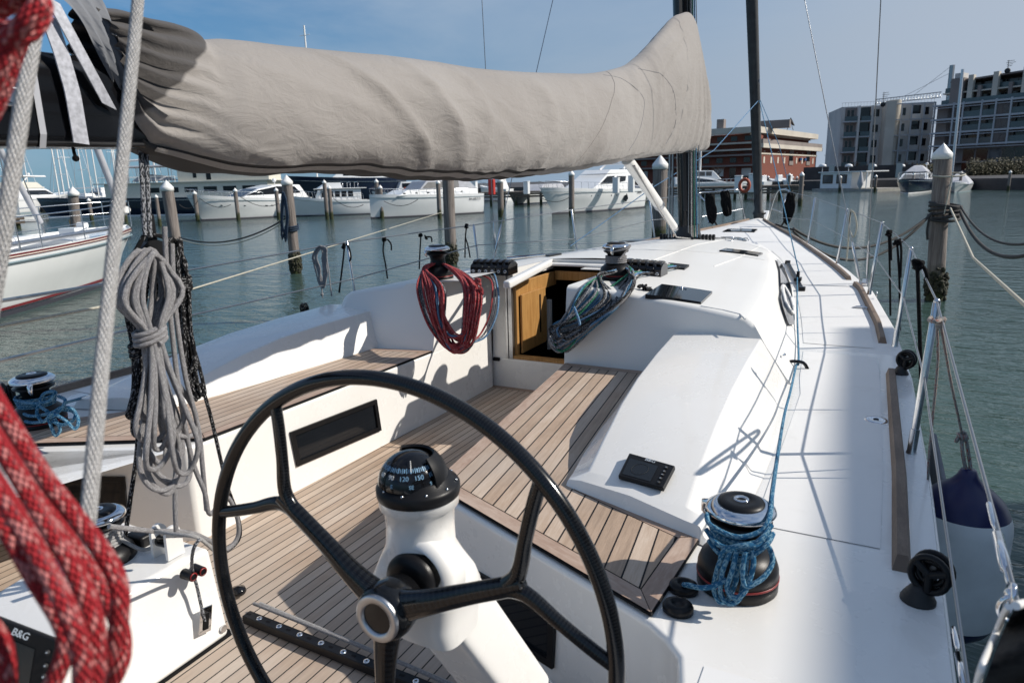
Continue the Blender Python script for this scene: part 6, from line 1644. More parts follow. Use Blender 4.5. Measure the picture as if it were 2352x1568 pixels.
# B: trawler
t, L_, sec = boat('trawler_yacht', 'white trawler yacht with square curtained cabin windows behind the pair of slim posts', G(676,498), G(848,491), 1.12, 2.6, 'trawler', sheer=.45, bootm='letterdark', rake=.06)
c1, hw = cab(t, 'deckhouse', [(L_*.20,1.15),(L_*.15,1.95),(-L_*.38,2.02),(-L_*.38,1.15)], 2.1, 'boatwhite', 2.0, .04)
win(t, [rect(L_*.14-.45*k*L_/5.2-.38, L_*.14-.45*k*L_/5.2, 1.42, 1.85) for k in range(5)], hw, c1)
mb = MB(); mb.box((-L_*.45,-1.2,2.02),(L_*.2,1.2,2.08)); build('roof', mb, m['boatwhite'], c1, local=True, bevel=.02)
c2, hw2 = cab(t, 'flybridge', [(L_*.17,2.08),(L_*.05,2.50),(-L_*.12,2.48),(-L_*.14,2.08)], 1.8, 'boatwhite', 1.7, .04)
deckrail(t, sec, .1, .97, .5, 12); mb = MB()
for x in (-L_*.15,-L_*.25,-L_*.35): mb.tube([V3((x,.8,2.08)),V3((x,.8,2.5)),V3((x,-.8,2.5)),V3((x,-.8,2.08))], .02, 5)
build('flybridge_rail', mb, m['steel'], t, local=True)
# C: canvas topped cruiser with plumb bow
t, L_, sec = boat('cabin_cruiser', 'white plumb bowed cruiser with a grey canvas cockpit enclosure', G(852,503), G(1088,489), 1.45, 3.0, 'cruiser', sheer=.12, plumb=True, bootm='letterdark')
c1, hw = cab(t, 'coachroof', [(L_*.32,1.45),(L_*.22,1.85),(-L_*.45,1.82),(-L_*.46,1.4)], 2.3, 'boatwhite', 2.1)
ports(t, sec, (), .8)
for k in range(6):
    mb = MB()
    for s in (1,-1): mb.box((L_*.25-k*L_*.11,s*(hw(1.62))-.02,1.58),(L_*.25-k*L_*.11+.16,s*hw(1.62)+.02,1.66))
    build('porthole', mb, m['glass'], c1, local=True)
c2, hw2 = cab(t, 'canvas_enclosure', [(L_*.12,1.83),(L_*.04,2.42),(-L_*.36,2.50),(-L_*.46,1.8)], 2.2, 'canvaswhite', 1.9, .05)
win(t, [[(L_*.09,1.92),(L_*.03,2.32),(-L_*.12,2.36),(-L_*.12,1.92)],[(-L_*.14,1.92),(-L_*.14,2.36),(-L_*.27,2.38),(-L_*.27,1.92)]], hw2, c2, 'curtain')
deckrail(t, sec, .15, .97, .42, 12); s_ = yawside(t); _, xd, xw, wd, ww, z = sec(.06); lettering(t, 'RA 6053 D', xd+.35, s_*(wd+.03), z*.74, .22, 0 if s_ < 0 else pi)
_, xd, xw, wd, ww, z = sec(.88)
# D: flybridge yacht
t, L_, sec = boat('motor_yacht', 'white flybridge motor yacht with a row of round portholes, in front of the right pier', G(1268,493), G(1442,477), 1.48, 3.4, sheer=.22, rake=.12, bootm='letterdark')
c1, hw = cab(t, 'deckhouse', [(L_*.25,1.45),(L_*.14,1.85),(L_*.0,2.55),(-L_*.33,2.62),(-L_*.38,1.4)], 2.7, 'boatwhite', 2.3)
win(t, [[(L_*.11,1.9),(L_*.0,2.42),(-L_*.10,2.44),(-L_*.05,1.9)],[(-L_*.08,1.92),(-L_*.13,2.42),(-L_*.26,2.40),(-L_*.24,2.05)]], hw, c1)
c2, hw2 = cab(t, 'flybridge', [(-L_*.0,2.58),(-L_*.06,2.88),(-L_*.36,2.9),(-L_*.45,2.75),(-L_*.42,2.58)], 2.3, 'boatwhite', 2.2, .05)
mb = MB(); mb.tube([V3((-L_*.25,1,2.9)),V3((-L_*.33,.9,3.35)),V3((-L_*.33,-.9,3.35)),V3((-L_*.25,-1,2.9))], .09, 8); build('radar_arch', mb, m['boatwhite'], t, local=True); radar(t, -L_*.33, 3.35, .1)
deckrail(t, sec, .25, .98, .45, 12); ports(t, sec, (.66,.60,.46,.40,.28), .72, .07, .07)
mb = MB()
for s in (1,-1): mb.add([V3((-L_*.17,s*1.62,1.05)),V3((-L_*.15,s*1.62,.75)),V3((-L_*.19,s*1.62,.55)),V3((-L_*.22,s*1.62,.8)),V3((-L_*.21,s*1.62,1.05))],[(0,1,2,3,4)])
build('hull_window', mb, m['glass'], t, local=True)
s_ = yawside(t); _, xd, xw, wd, ww, z = sec(.10); lettering(t, 'RM4053', xd+.1, s_*(wd+.04), z*.8, .2, 0 if s_ < 0 else pi)
# behind D and C: partly hidden boats
t, L_, sec = boat('motor_boat', 'small white motor boat with pale canvas hood behind the timber pier', G(1180,470), G(1290,462), 1.0, 2.6)
cab(t, 'canvas_hood', [(L_*.2,1.0),(L_*.05,1.9),(-L_*.35,1.9),(-L_*.45,1.0)], 2.2, 'canvaswhite'); 
t, L_, sec = boat('motor_boat', 'white motor boat with swooping canvas top seen over the flybridge yacht stern', G(1500,462), G(1395,464), 1.3, 2.6)
cab(t, 'canvas_top', [(L_*.3,1.35),(-L_*.0,1.7),(-L_*.2,2.6),(-L_*.45,2.6),(-L_*.48,1.3)], 2.2, 'canvaswhite')
t, L_, sec = boat('motor_boat', 'small white fishing boat with orange rings behind the plumb bowed cruiser', G(868,474), G(985,470), 1.2, 3.2, group=None)
c1, hw = cab(t, 'wheelhouse', [(L_*.15,1.3),(L_*.05,2.5),(-L_*.25,2.5),(-L_*.28,1.3)], 2.3, 'boatwhite'); win(t, [rect(-L_*.2,L_*.03,1.9,2.35)], hw, c1)
for y in (.1,.45):
    mb = MB(); mb.tube([V3((-L_*.1+y+cos(a)*.18, 1.22*yawside(t), 1.7+sin(a)*.18)) for a in [2*pi*k/16 for k in range(16)]], .05, 6, closed=True); build('lifebuoy', mb, m['orange'], t, local=True)
# navy hulled yacht behind
t, L_, sec = boat('navy_yacht', 'large navy blue hulled yacht behind the white trawler', G(690,478), G(930,470), 3.0, 4.5, 'yacht', 'navy', bootm=None, sheer=.15)
c1, hw = cab(t, 'deckhouse', [(L_*.2,3.0),(L_*.1,3.9),(-L_*.4,3.9),(-L_*.45,3.0)], 3.2, 'boatwhite'); win(t, [rect(-L_*.35,L_*.08,3.3,3.7)], hw, c1); ports(t, sec, (.8,.65,.5), .6, .15, .15, 'steel')
# classic yacht with long beige deckhouse
t, L_, sec = boat('classic_yacht', 'long dark hulled classic yacht with cream deckhouses behind the posts at left', G(112,500), G(640,487), 1.55, 5.0, 'yacht', 'navy', sheer=.2, bootm='boatwhite', rake=.04)
c1, hw = cab(t, 'deckhouse', [(L_*.18,1.6),(L_*.18,2.9),(-L_*.5,2.9),(-L_*.5,1.6)], 4.0, 'boatcream', 4.0, .03)
win(t, [rect(x0*L_, x0*L_+L_*.055, 2.05, 2.5) for x0 in (-.05,-.13,-.21,-.29,-.37,-.45)], hw, c1)
mb = MB(); mb.box((-L_*.52,-2.2,2.9),(L_*.22,2.2,2.98)); build('boat_deck', mb, m['boatcream'], t, local=True)
c2, hw2 = cab(t, 'upper_deckhouse', [(-L_*.12,2.98),(-L_*.12,4.7),(-L_*.5,4.7),(-L_*.5,2.98)], 3.0, 'boatcream', 3.0, .03); win(t, [rect(-L_*.20,-L_*.185,3.3,4.4), rect(-L_*.26,-L_*.24,3.1,4.4)], hw2, c2)
cab(t, 'covered_tender', [(L_*.10,3.1),(L_*.08,3.5),(L_*.03,3.75),(-L_*.03,3.6),(-L_*.08,3.15)], 1.4, 'canvaswhite', .3, .08)
cab(t, 'awning', [(L_*.12,4.35),(L_*.10,4.5),(-L_*.08,4.55),(-L_*.09,4.4)], 2.6, 'canvaswhite', 2.4, .04)
mb = MB()
for x in (L_*.12,L_*.05,-L_*.02,-L_*.09):
    for s in (1,-1): mb.tube([V3((x,s*1.2,2.98)),V3((x,s*1.2,4.4))], .04, 6)
for s in (1,-1):
    mb.tube([V3((L_*.2,s*2,3.5)),V3((-L_*.12,s*2,3.5))], .025, 5)
    for k in range(14): x = lerp(L_*.2,-L_*.12,k/13); mb.tube([V3((x,s*2,2.98)),V3((x,s*2,3.5))], .02, 5)
build('awning_frame', mb, m['white'], t, local=True)
mb = MB(); mb.tube([V3((L_*.13,0,3)),V3((L_*.13,0,15))], .12, 8); mb.tube([V3((L_*.13,0,5.0)),V3((-L_*.12,0,5.25))], .10, 8); build('mast', mb, m['white'], t, local=True)
# flybridge yacht and sailing boats far left
t, L_, sec = boat('motor_yacht', 'cream flybridge motor yacht with twin radar domes at the far left', G(150,482), G(10,492), 1.8, 4.0, 'motor yacht', bootm='greyblue')
c1, hw = cab(t, 'deckhouse', [(L_*.2,1.8),(L_*.02,2.9),(-L_*.4,2.95),(-L_*.45,1.8)], 3.2, 'boatwhite'); win(t, [[(L_*.12,2.15),(L_*.0,2.7),(-L_*.32,2.7),(-L_*.36,2.15)]], hw, c1)
c2, hw2 = cab(t, 'flybridge', [(-L_*.0,2.95),(-L_*.08,3.7),(-L_*.35,3.7),(-L_*.42,2.95)], 2.8, 'boatcream'); cab(t, 'hardtop', [(L_*.08,4.35),(L_*.06,4.55),(-L_*.35,4.5),(-L_*.35,4.35)], 2.6, 'boatwhite', 2.5, .03)
mb = MB()
for s in (1,-1): mb.tube([V3((-L_*.3,s*1.1,3.6)),V3((-L_*.2,s*1.1,4.4))], .09, 6)
build('hardtop_leg', mb, m['boatwhite'], t, local=True); radar(t, -L_*.1, 4.5, .1, .5); radar(t, -L_*.1, 4.5, .1, -.5); deckrail(t, sec, .3,.97,.5); ports(t, sec, (.75,.6,.45), .6, .2, .08)
sg_ = 'sailing boats moored at the far left'
for k, (bu, su, v, hh, mu, mv, lab) in enumerate(((118,235,478,1.7,161,250,'white sailing boat with dark underbody seen behind the thick post at left'),(238,330,480,1.5,297,-40,'white sailing boat with furled mainsail behind the white rope'),(330,420,478,1.4,412,160,'white sailing boat hidden behind the sail cover end'),(-60,40,484,1.5,12,60,'white sailing boat cut by the left edge of the picture'))):
    t, L_, sec = boat('sailing_boat', lab, G(bu,v), G(su,v-2), hh, 3.0, 'sailing boat', sheer=.1, rake=.05, group=sg_)
    c1, hw = cab(t, 'coachroof', [(L_*.25,hh),(L_*.15,hh+.4),(-L_*.3,hh+.45),(-L_*.32,hh)], 1.8, 'boatwhite'); win(t, [rect(-L_*.2,L_*.12,hh+.12,hh+.3)], hw, c1)
    mb = MB(); zt_ = 15; mb.tube([V3((L_*.08,0,hh)),V3((L_*.08,0,zt_))], .085, 8); mb.tube([V3((L_*.08,0,hh+1.2)),V3((-L_*.38,0,hh+1.3))], .08, 8); mb.tube([V3((L_*.08,1.0,hh+6)),V3((L_*.08,-1.0,hh+6))], .03, 5)
    mst = build('mast', mb, m['white'], t, local=True)
    mb = MB()
    for p in ((L_*.5,0),(-L_*.5,0)): mb.tube([V3((p[0],p[1],hh)),V3((L_*.08,0,zt_))], .02, 5)
    for s in (1,-1): mb.tube([V3((L_*.06,s*1.4,hh)),V3((L_*.08,s*1.0,hh+6)),V3((L_*.08,0,zt_))], .018, 5)
    build('stay', mb, m['wire'], mst, local=True); deckrail(t, sec, .1, .97, .5, 8)
# small skiff and float at far left
t, L_, sec = boat('skiff', 'small white open skiff on the water at the far left', G(18,512), G(76,508), .5, 1.6, 'skiff', sheer=.3)
# right of the mast
t, L_, sec = boat('motor_yacht', 'white motor yacht with swept windows and canvas flybridge, behind the right pier', G(1706,447), G(1545,451), 1.45, 3.4, sheer=.08, rake=.06, bootm=None)
hh = 1.45
c1, hw = cab(t, 'deckhouse', [(L_*.26,hh),(L_*.0,hh+.55),(-L_*.2,hh+.8),(-L_*.5,hh+.8),(-L_*.5,hh)], 2.7, 'boatwhite', 2.2)
win(t, [[(L_*.12,hh+.16),(-L_*.02,hh+.42),(-L_*.20,hh+.64),(-L_*.4,hh+.6),(-L_*.4,hh+.36),(-L_*.15,hh+.16)]], hw, c1)
c2, hw2 = cab(t, 'flybridge_enclosure', [(L_*.16,hh+.4),(L_*.04,hh+1.45),(-L_*.36,hh+1.5),(-L_*.44,hh+.6)], 2.1, 'boatwhite', 1.8, .05)
win(t, [rect(L_*.02-.095*L_*k-.08*L_,L_*.02-.095*L_*k,hh+.85,hh+1.35) for k in range(4)], hw2, c2, 'curtain'); deckrail(t, sec, .3,.97,.4, 12, .015)
mb = MB(); mb.tube([V3((-L_*.12,0,hh+1.4)),V3((-L_*.12,0,hh+4.6))], .11, 8); mb.tube([V3((-L_*.12,.7,hh+2.3)),V3((-L_*.12,-.7,hh+2.3))], .03, 5); build('mast', mb, m['white'], t, local=True)
s_ = yawside(t); _, xd, xw, wd, ww, z = sec(.52); lettering(t, 'SMR 0114', xd, s_*(wd+.05), z*.62, .3, 0 if s_ < 0 else pi)
# open boats between the posts
for k, (u0, u1, v) in enumerate(((1738,1762,438),(1770,1800,437),(1800,1820,437))):
    t, L_, sec = boat('open_boat', 'small open white boat moored behind the capped posts, %s' % ('left one','middle one','right one')[k], G(u0,v), G(u1,v), 1.3, 1.8, 'boat', group='small open boats at the far pier'); cab(t, 'console', [(L_*.1,1.2),(L_*.0,2.2),(-L_*.2,2.2),(-L_*.2,1.2)], 1.0, 'boatwhite')
# houseboat
a, b = G(1897,439), G(1968,439); d = (b-a).normalized(); nr = V3((-d.y,d.x,0)); L_ = (b-a).length
hbt = thing('houseboat', 'white houseboat with two framed windows on a low float', 'houseboat', ((a+b)/2).to_tuple(), atan2(d.y,d.x)); ROOTLOC[hbt.name] = V3((0,0,0))
mb = MB(); mb.box((-L_/2-.5,-2,-.3),(L_/2+4.2,3,.35)); build('float', mb, m['concrete'], hbt, local=True)
mb = MB(); mb.box((-L_/2,-1.2,.35),(L_/2,2.4,2.3)); bb_ = build('wall', mb, m['boatwhite'], hbt, local=True, bevel=.05)
mb = MB(); mb.box((-L_/2-.15,-1.5,2.3),(L_/2+2.2,2.6,2.42)); build('roof', mb, m['boatwhite'], hbt, local=True)
for x in (-L_*.25, L_*.2):
    mb = MB(); mb.box((x-.75,-1.24,.95),(x+.75,-1.20,2.05)); w_ = build('window', mb, m['dockwood'], hbt, local=True); mb = MB(); mb.box((x-.55,-1.27,1.1),(x+.55,-1.245,1.9)); build('pane', mb, m['curtain'], w_, local=True)
mb = MB()
for x in (L_/2+1.2,L_/2+2.1): mb.tube([V3((x,-1.2,.35)),V3((x,-1.2,2.3))], .07, 6)
build('porch_post', mb, m['boatwhite'], hbt, local=True)
# parasol, closed
b = G(2001,441); mb = MB(); mb.lathe([(.05,.3),(.35,.9),(.28,1.4),(.05,2.4)], V3((b.x-1.2,b.y,0)), n=8); o = build('parasol', mb, m['canvaswhite'], None); tag(o, 'closed white parasol at the end of the houseboat float', 'parasol')
# dark hulled cruiser seen bow on
t, L_, sec = boat('motor_yacht', 'white topped cruiser with dark blue hull seen bow on, left of the thick right post', G(2086,445), G(2108,438), 1.25, 3.6, hullmat='navy', sheer=.2, bootm='boatwhite', rake=.08)
c1, hw = cab(t, 'deckhouse', [(L_*.2,1.3),(L_*.02,1.95),(-L_*.25,2.15),(-L_*.45,2.1),(-L_*.48,1.2)], 2.9, 'boatwhite', 2.2); win(t, [[(L_*.12,1.5),(L_*.02,1.8),(-L_*.3,1.95),(-L_*.3,1.5)]], hw, c1)
mb = MB(); mb.add([V3((L_*.17,-1.1,1.45)),V3((L_*.17,1.1,1.45)),V3((L_*.05,.95,1.9)),V3((L_*.05,-.95,1.9))],[(0,1,2,3)]); build('windshield', mb, m['curtain'], c1, local=True)
cab(t, 'canvas_top', [(-L_*.05,2.15),(-L_*.15,2.65),(-L_*.25,2.85),(-L_*.4,2.6),(-L_*.45,2.15)], 2.2, 'canvaswhite', .8, .1); radar(t, -L_*.42, 2.5, .4, .7)
deckrail(t, sec, .3,.97,.7, 8, .03)
t, L_, sec = boat('motor_boat', 'boat wrapped in a white cover right of the thick right post', G(2192,443), G(2206,436), .8, 2.6, bootm='greyblue')
cab(t, 'boat_cover', [(L_*.4,.8),(L_*.1,1.5),(-L_*.1,2.0),(-L_*.4,1.4),(-L_*.45,.8)], 2.5, 'canvaswhite', .4, .1)

# near neighbour: white sailboat with red stripe, port side
bw = G(272,643); st_ = G(0,703); d = (st_-bw).normalized(); sb_end = bw + d*11.0
t, L_, sec = boat('sailing_boat', 'white sailboat with maroon double stripe and red waterline, moored on the left', bw, sb_end, 1.10, 3.3, 'sailing boat', sheer=.24, rake=.062, bootm='letterdark')
near = yawside(t); n = 16
for (za, zb_, mt_) in ((.925,.94,'maroon'),(.955,.985,'maroon'),(.94,.955,'boatcream')):
    mb = MB()
    for s in (1,-1):
        mb.grid([[V3((sec(k/n)[1]*(1.0)-.02*(1-q), s*(sec(k/n)[3]*.995+.013), sec(k/n)[5]*q)) for q in (za,zb_)] for k in range(n+1)])
    build('stripe', mb, m[mt_], t, local=True)
mb = MB()
for s in (1,-1): mb.grid([[V3((sec(k/n)[2]+.01, s*(sec(k/n)[4]*1.02+.014), sec(k/n)[5]*q)) for q in (.10,.14)] for k in range(n+1)])
build('stripe', mb, m['maroon'], t, local=True)
c1, hw = cab(t, 'coachroof', [(L_*.30,1.15),(L_*.20,1.38),(-L_*.25,1.55),(-L_*.28,1.1)], 1.9, 'boatwhite', 1.6)
win(t, [rect(-L_*.1,L_*.12,1.26,1.36)], hw, c1)
mb = MB(); mb.box((L_*.36,-.2,1.25),(L_*.40,.2,1.42)); mb.tube([V3((L_*.41,-.1,1.45)),V3((L_*.41,.1,1.45))], .08, 12); build('anchor_windlass', mb, m['boatwhite'], t, local=True, bevel=.01)
mb = MB()
for k in range(9):
    f = lerp(.35,1.0,k/8)
mb = MB()
for s in (1,-1):
    for hh, r_ in ((.62,.012),(.34,.007)):
        mb.tube([V3((sec(f)[1], s*sec(f)[3]*.96, sec(f)[5]+hh)) for f in [lerp(.05,.995,k/16) for k in range(17)]], r_, 6)
    for k in range(8): f = lerp(.1,.97,k/7); mb.tube([V3((sec(f)[1], s*sec(f)[3]*.96, sec(f)[5]-.02)), V3((sec(f)[1], s*sec(f)[3]*.96, sec(f)[5]+.62))], .011, 6)
build('guard_rail', mb, m['steel'], t, local=True)
mb = MB(); mb.tube([V3((sec(.3)[1], near*(sec(.3)[3]*.93), sec(.3)[5]+.10)), V3((sec(.84)[1], near*(sec(.84)[3]*.93), sec(.84)[5]+.10))], .05, 12); build('spinnaker_pole', mb, m['alu'], t, local=True)
# its furled headsail and rigging
wbow = lambda f, z: t.matrix_world @ V3((sec(f)[1],0,z))
bpy.context.view_layer.update()
xb = sec(1.0)[1]
mb = MB(); mb.tube([V3((xb-.15,0,1.45)),V3((xb-.2,0,1.9)),V3((L_*.12,0,14.5))], [.03,.085,.085], 10); build('furled_headsail', mb, m['canvaswhite'], t, local=True)
mb = MB(); mb.tube([V3((L_*.10,0,1.5)),V3((L_*.10,0,15))], .09, 10); ms_ = build('mast', mb, m['white'], t, local=True)
mb = MB()
for s in (1,-1): mb.tube([V3((L_*.07,s*1.5,1.2)),V3((L_*.10,s*1.0,7)),V3((L_*.10,0,15))], .012, 5)
mb.tube([V3((L_*.30,0,1.35)),V3((L_*.10,0,9))], .012, 5); build('stay', mb, m['wire'], ms_, local=True)
mb = MB(); mb.tube([V3((L_*.27,near*.2,1.6)),V3((L_*.10,near*.2,5.5))], .06, 10); build('inner_headsail', mb, m['canvaswhite'], t, local=True)
_, xd, xw, wd, ww, z = sec(.90)
ln = near; M0 = None
for ch, k in zip('341/D', range(5)):
    f = .865+.0135*k if near < 0 else .865+.0135*k
    f = .90+.011*k
    _, xd, xw, wd, ww, z = sec(f); sl_ = atan2(sec(f+.01)[3]-sec(f-.01)[3], sec(f+.01)[1]-sec(f-.01)[1])
    M_ = Matrix.Translation((xd-.03, near*(lerp(wd,ww,.22)+.03), z*.80)) @ Matrix.Rotation((0 if near < 0 else pi)+sl_*near,4,'Z') @ Matrix.Rotation(pi/2,4,'X'); text(ch, .17, m['letterdark'], M_, t, 'lettering', .004)
mb = MB(); mb.tube([V3((xb-.05,-.1,1.75)),V3((xb+.02,.0,1.75))], .09, 10); build('lifebuoy_canister', mb, m['white'], t, local=True)

# unseen yacht added abeam to starboard, sized to shade the side deck
nb = thing('motor_yacht', 'unseen white motor yacht added beyond the right edge to shade the side deck', 'motor yacht', (13,-2,0))
mb = MB(); mb.box((10.6,-14,-.3),(16,8.2,3.2)); build('hull', mb, m['boatwhite'], nb, bevel=.3)  # hull of the added unseen yacht
mb = MB(); q = [(10.0,8.56),(10.85,-13),(15.6,-13),(15.6,8.56)]; mb.prism(q, 3.2, 7.89); dk = build('shade_superstructure', mb, m['boatwhite'], nb, bevel=.02)
for k in range(2):
    mb = MB(); mb.beam(V3((10.01,7.6,4.3+k*2.1)), V3((10.78,-12,4.3+k*2.1)), .02, .9); build('window', mb, m['glass'], dk)  # window bands of the added unseen yacht

# ------------------------------------------------------------------ piers
def pier(name, label, a, b, z0, z1, back, n, legr=.14, mat='dockwood'):
    a = V3((a.x,a.y,0)); b = V3((b.x,b.y,0)); d = (b-a).normalized(); nr = V3((-d.y,d.x,0)); nr = nr if (a-CAM).dot(nr) > 0 else -nr
    t = thing(name, label, 'pier', ((a+b)/2).to_tuple()); L_ = (b-a).length
    mb = MB(); q = [a,b,b+nr*back,a+nr*back]; mb.add([V3((p.x,p.y,z1-.10)) for p in q]+[V3((p.x,p.y,z1)) for p in q], [(0,1,2,3),(4,5,6,7)]+[(i,(i+1)%4,4+(i+1)%4,4+i) for i in range(4)]); build('deck', mb, m[mat], t)
    k = 0; z = z0
    while z < z1-.15:
        mb = MB(); mb.beam(a-nr*.04+V3((0,0,z+.09)), b-nr*.04+V3((0,0,z+.09)), .06, .17); build('fascia_board', mb, m[mat], t); z += .24
    for i in range(n):
        p = a.lerp(b, (i+.4)/n)+nr*.2; mb = MB(); mb.tube([V3((p.x,p.y,-.5)),V3((p.x,p.y,z1-.1))], legr, 8); build('pier_leg', mb, m['piling'], t)
    return t, a, b, nr
pa = pier('timber_pier', 'dark timber pier on piles between the canvas topped cruiser and the flybridge yacht', G(1088,474), G(1500,466), .75, 1.28, 4, 14)
pb_ = pier('timber_pier', 'dark timber pier on piles to the right of the mast', G(1445,462), G(1832,458), .55, 1.25, 5, 16)
pc = pier('timber_pier', 'low dark pier in front of the moored boats at the far left', G(-80,530), G(60,523), .3, .7, 3, 5)
for k, (u, v, h) in enumerate(((1091,442,1.0),(1440+10,438,1.1),(1415,440,1.0),(1727,438,1.0),(1120+90,442,.9),(1695,438,.9))):
    b = P(u, v+4, z=1.25); mb = MB(); mb.box((-.2,-.2,0),(.2,.2,h), at=b); mb.box((-.22,-.22,h),(.22,.22,h+.08), at=b); o = build('power_pedestal', mb, m['boatwhite'], None, bevel=.04); tag(o, 'white service pedestal on the pier, %s' % ('first from the left','beside the vang','left of the mast','right of the furled headsail','near the flybridge yacht bow','left of the furled headsail')[k], 'service pedestal', 'white service pedestals on the piers')
b = P(1248-120+18,449-6,z=1.25); mb = MB(); mb.box((-.25,-.15,0),(.25,.15,1.2), at=P(1130,447,z=1.25)); o = build('fire_box', mb, m['redrail'], None, bevel=.03); tag(o, 'red fire equipment box standing on the timber pier', 'box')
c_ = P(1710,426,z=1.9); mb = MB(); mb.tube([c_+V3((cos(t)*.15, 0, sin(t)*.19)) for t in [2*pi*k/20 for k in range(20)]], .05, 8, closed=True); o = build('lifebuoy', mb, m['orange'], None); tag(o, 'orange lifebuoy on the right pier just left of the furled headsail', 'lifebuoy')
for k, (q, lab) in enumerate(((((412,470),(454,462)),'thin mooring line from the sleek motor yacht bow to its slim post'),(((458,455),(530,470)),'thin mooring line sagging across the sleek motor yacht bow'),(((552,452),(640,468)),'thin mooring line along the sleek motor yacht side'),(((765,455),(835,470)),'thin mooring line sagging across the trawler side'),(((882,462),(960,458)),'thin mooring line across the canvas topped cruiser hull'),(((1236,450),(1310,452)),'dark mooring line from the flybridge yacht bow to its post'))):
    a_, b_ = P(*q[0], d=44), P(*q[1], d=44); rline('mooring_line', [a_, b_], .02, 'mooring', lab, .35, 5)

# ------------------------------------------------------------------ buildings
def bblock(parent, name, a, b, depth, z0, z1, mat, bevel=0):
    """box standing on the line a-b (seen from the water) going back by depth"""
    a = V3((a.x,a.y,0)); b = V3((b.x,b.y,0)); d = (b-a).normalized(); nr = V3((-d.y,d.x,0)); nr = nr if (a-CAM).dot(nr) > 0 else -nr
    q = [a,b,b+nr*depth,a+nr*depth]; mb = MB(); mb.add([V3((p.x,p.y,z0)) for p in q]+[V3((p.x,p.y,z1)) for p in q], [(0,1,2,3),(4,5,6,7)]+[(i,(i+1)%4,4+(i+1)%4,4+i) for i in range(4)])
    return build(name, mb, m[mat], parent), a, b, d, nr
def onwall(parent, name, a, d, nr, s0, s1, z0, z1, mat, out=.03, th=.05, par2=None):
    p = a+d*s0-nr*out; q = a+d*s1-nr*out; mb = MB(); pts = [p, q, q-nr*th, p-nr*th]
    mb.add([V3((k.x,k.y,z0)) for k in pts]+[V3((k.x,k.y,z1)) for k in pts], [(0,1,2,3),(4,5,6,7)]+[(i,(i+1)%4,4+(i+1)%4,4+i) for i in range(4)])
    return build(name, mb, m[mat], par2 or parent)
# brick apartment house
KC = ground(1738,118); KL = ground(1440,131); KR = ground(1872,146)
bk = thing('brick_building', 'red brick apartment house with pale cornices and balconies behind the furled headsail', 'building', KC.to_tuple())
zr = zat(1738,291,KC); ztc = zat(1738,303,KC); zf = [zat(1738,v,KC) for v in (330,352,376)]
w1, a, b, d, nr = bblock(bk, 'wall', KL, KC, 14, 1.2, zr-1.2, 'brick'); Lf = (b-a).length
for z_, v_ in ((zr-1.1, 0),): onwall(bk, 'cornice', a, d, nr, -1, Lf+.4, zr-1.0, zr, 'plasterwarm', 0, 1.6)
for i, zz_ in enumerate([zf[0]+.2, zf[0]-.9, zf[1]-.2, zf[2]-.2]):
    onwall(bk, 'balcony', a, d, nr, -1, Lf+.2, zz_-.15, zz_+.12, 'plasterdark' if i > 1 else 'plasterwarm', 0, 1.3)
for i, (za, zb_) in enumerate(((zf[0]+.5, zr-1.3),(zf[1]+.1, zf[0]-1.2),(zf[2]+.2, zf[1]-.5),(1.6, zf[2]-.5))):
    for k in range(9):
        s0 = Lf*(.12+.098*k); onwall(bk, 'window', a, d, nr, s0, s0+1.1, za+.1, zb_-.1, 'windowdark' if i != 2 else 'windowdark', .02, .04)
        if i == 3 and k % 2 == 0: onwall(bk, 'shutter', a, d, nr, s0-.25, s0+1.35, za+.6, zb_-.2, 'plaster', .07, .03)
w2, a2, b2, d2, nr2 = bblock(bk, 'wall', KC, KR, 10, 1.2, zf[0]-.6, 'brick'); Lr = (b2-a2).length
onwall(bk, 'cornice', a2, d2, nr2, -.3, Lr+.6, zf[0]-.7, zf[0]+.0, 'plasterwarm', 0, 1.0)
onwall(bk, 'parapet', a2, d2, nr2, -.3, Lr+.6, zf[0]+.0, zf[0]+.75, 'plasterdark', 0, .9)
onwall(bk, 'parapet', a2, d2, nr2, -.3, Lr*.95, zf[0]+1.5, zf[0]+1.9, 'plasterwarm', -1.4, .5)
bblock(bk, 'upper_wall', a2+nr2*1.5, b2+nr2*1.5-d2*1.0, 8, zf[0]-.5, zr-1.0, 'brick'); onwall(bk, 'cornice', a2, d2, nr2, -.3, Lr-.3, zr-1.0, zr, 'plasterwarm', -1.6, 1.8)
onwall(bk, 'string_course', a2, d2, nr2, 0, Lr, zf[1]-.15, zf[1]+.1, 'plasterwarm', 0, .12)
for lv, (za, zb_) in enumerate(((zf[1]+.55, zf[0]-1.3),(zf[2]+.2, zf[1]-.55))):
    for k in range(9):
        s0 = Lr*(.07+.105*k)
        if k in (4,7): onwall(bk, 'loggia', a2, d2, nr2, s0-.3, s0+2.2, za-.3, zb_+.4, 'windowdark', .01, .02); onwall(bk, 'balcony_front', a2, d2, nr2, s0-.3, s0+2.2, za-.4, za+.35, 'plasterdark', .04, .1)
        elif k in (5,8) and False: pass
        else: onwall(bk, 'shutter', a2, d2, nr2, s0+.3, s0+1.1, za-.1, zb_, 'plasterwarm', .02, .05)
    if lv == 1:
        for k in (5.6,6.4): onwall(bk, 'awning', a2, d2, nr2, Lr*(.07+.105*k), Lr*(.07+.105*k)+1.2, zb_-.5, zb_, 'blueemblem', .05, .3)
for u, v, w_, h in ((1652,291,.6,1.6),(1772,272,2.6,1.2)):
    b_ = ground(u,122); mb = MB(); mb.box((-w_,-1,zr-b_.z-.1),(w_,1,zr-b_.z+h), at=b_); build('chimney', mb, m['plasterdark'], bk)
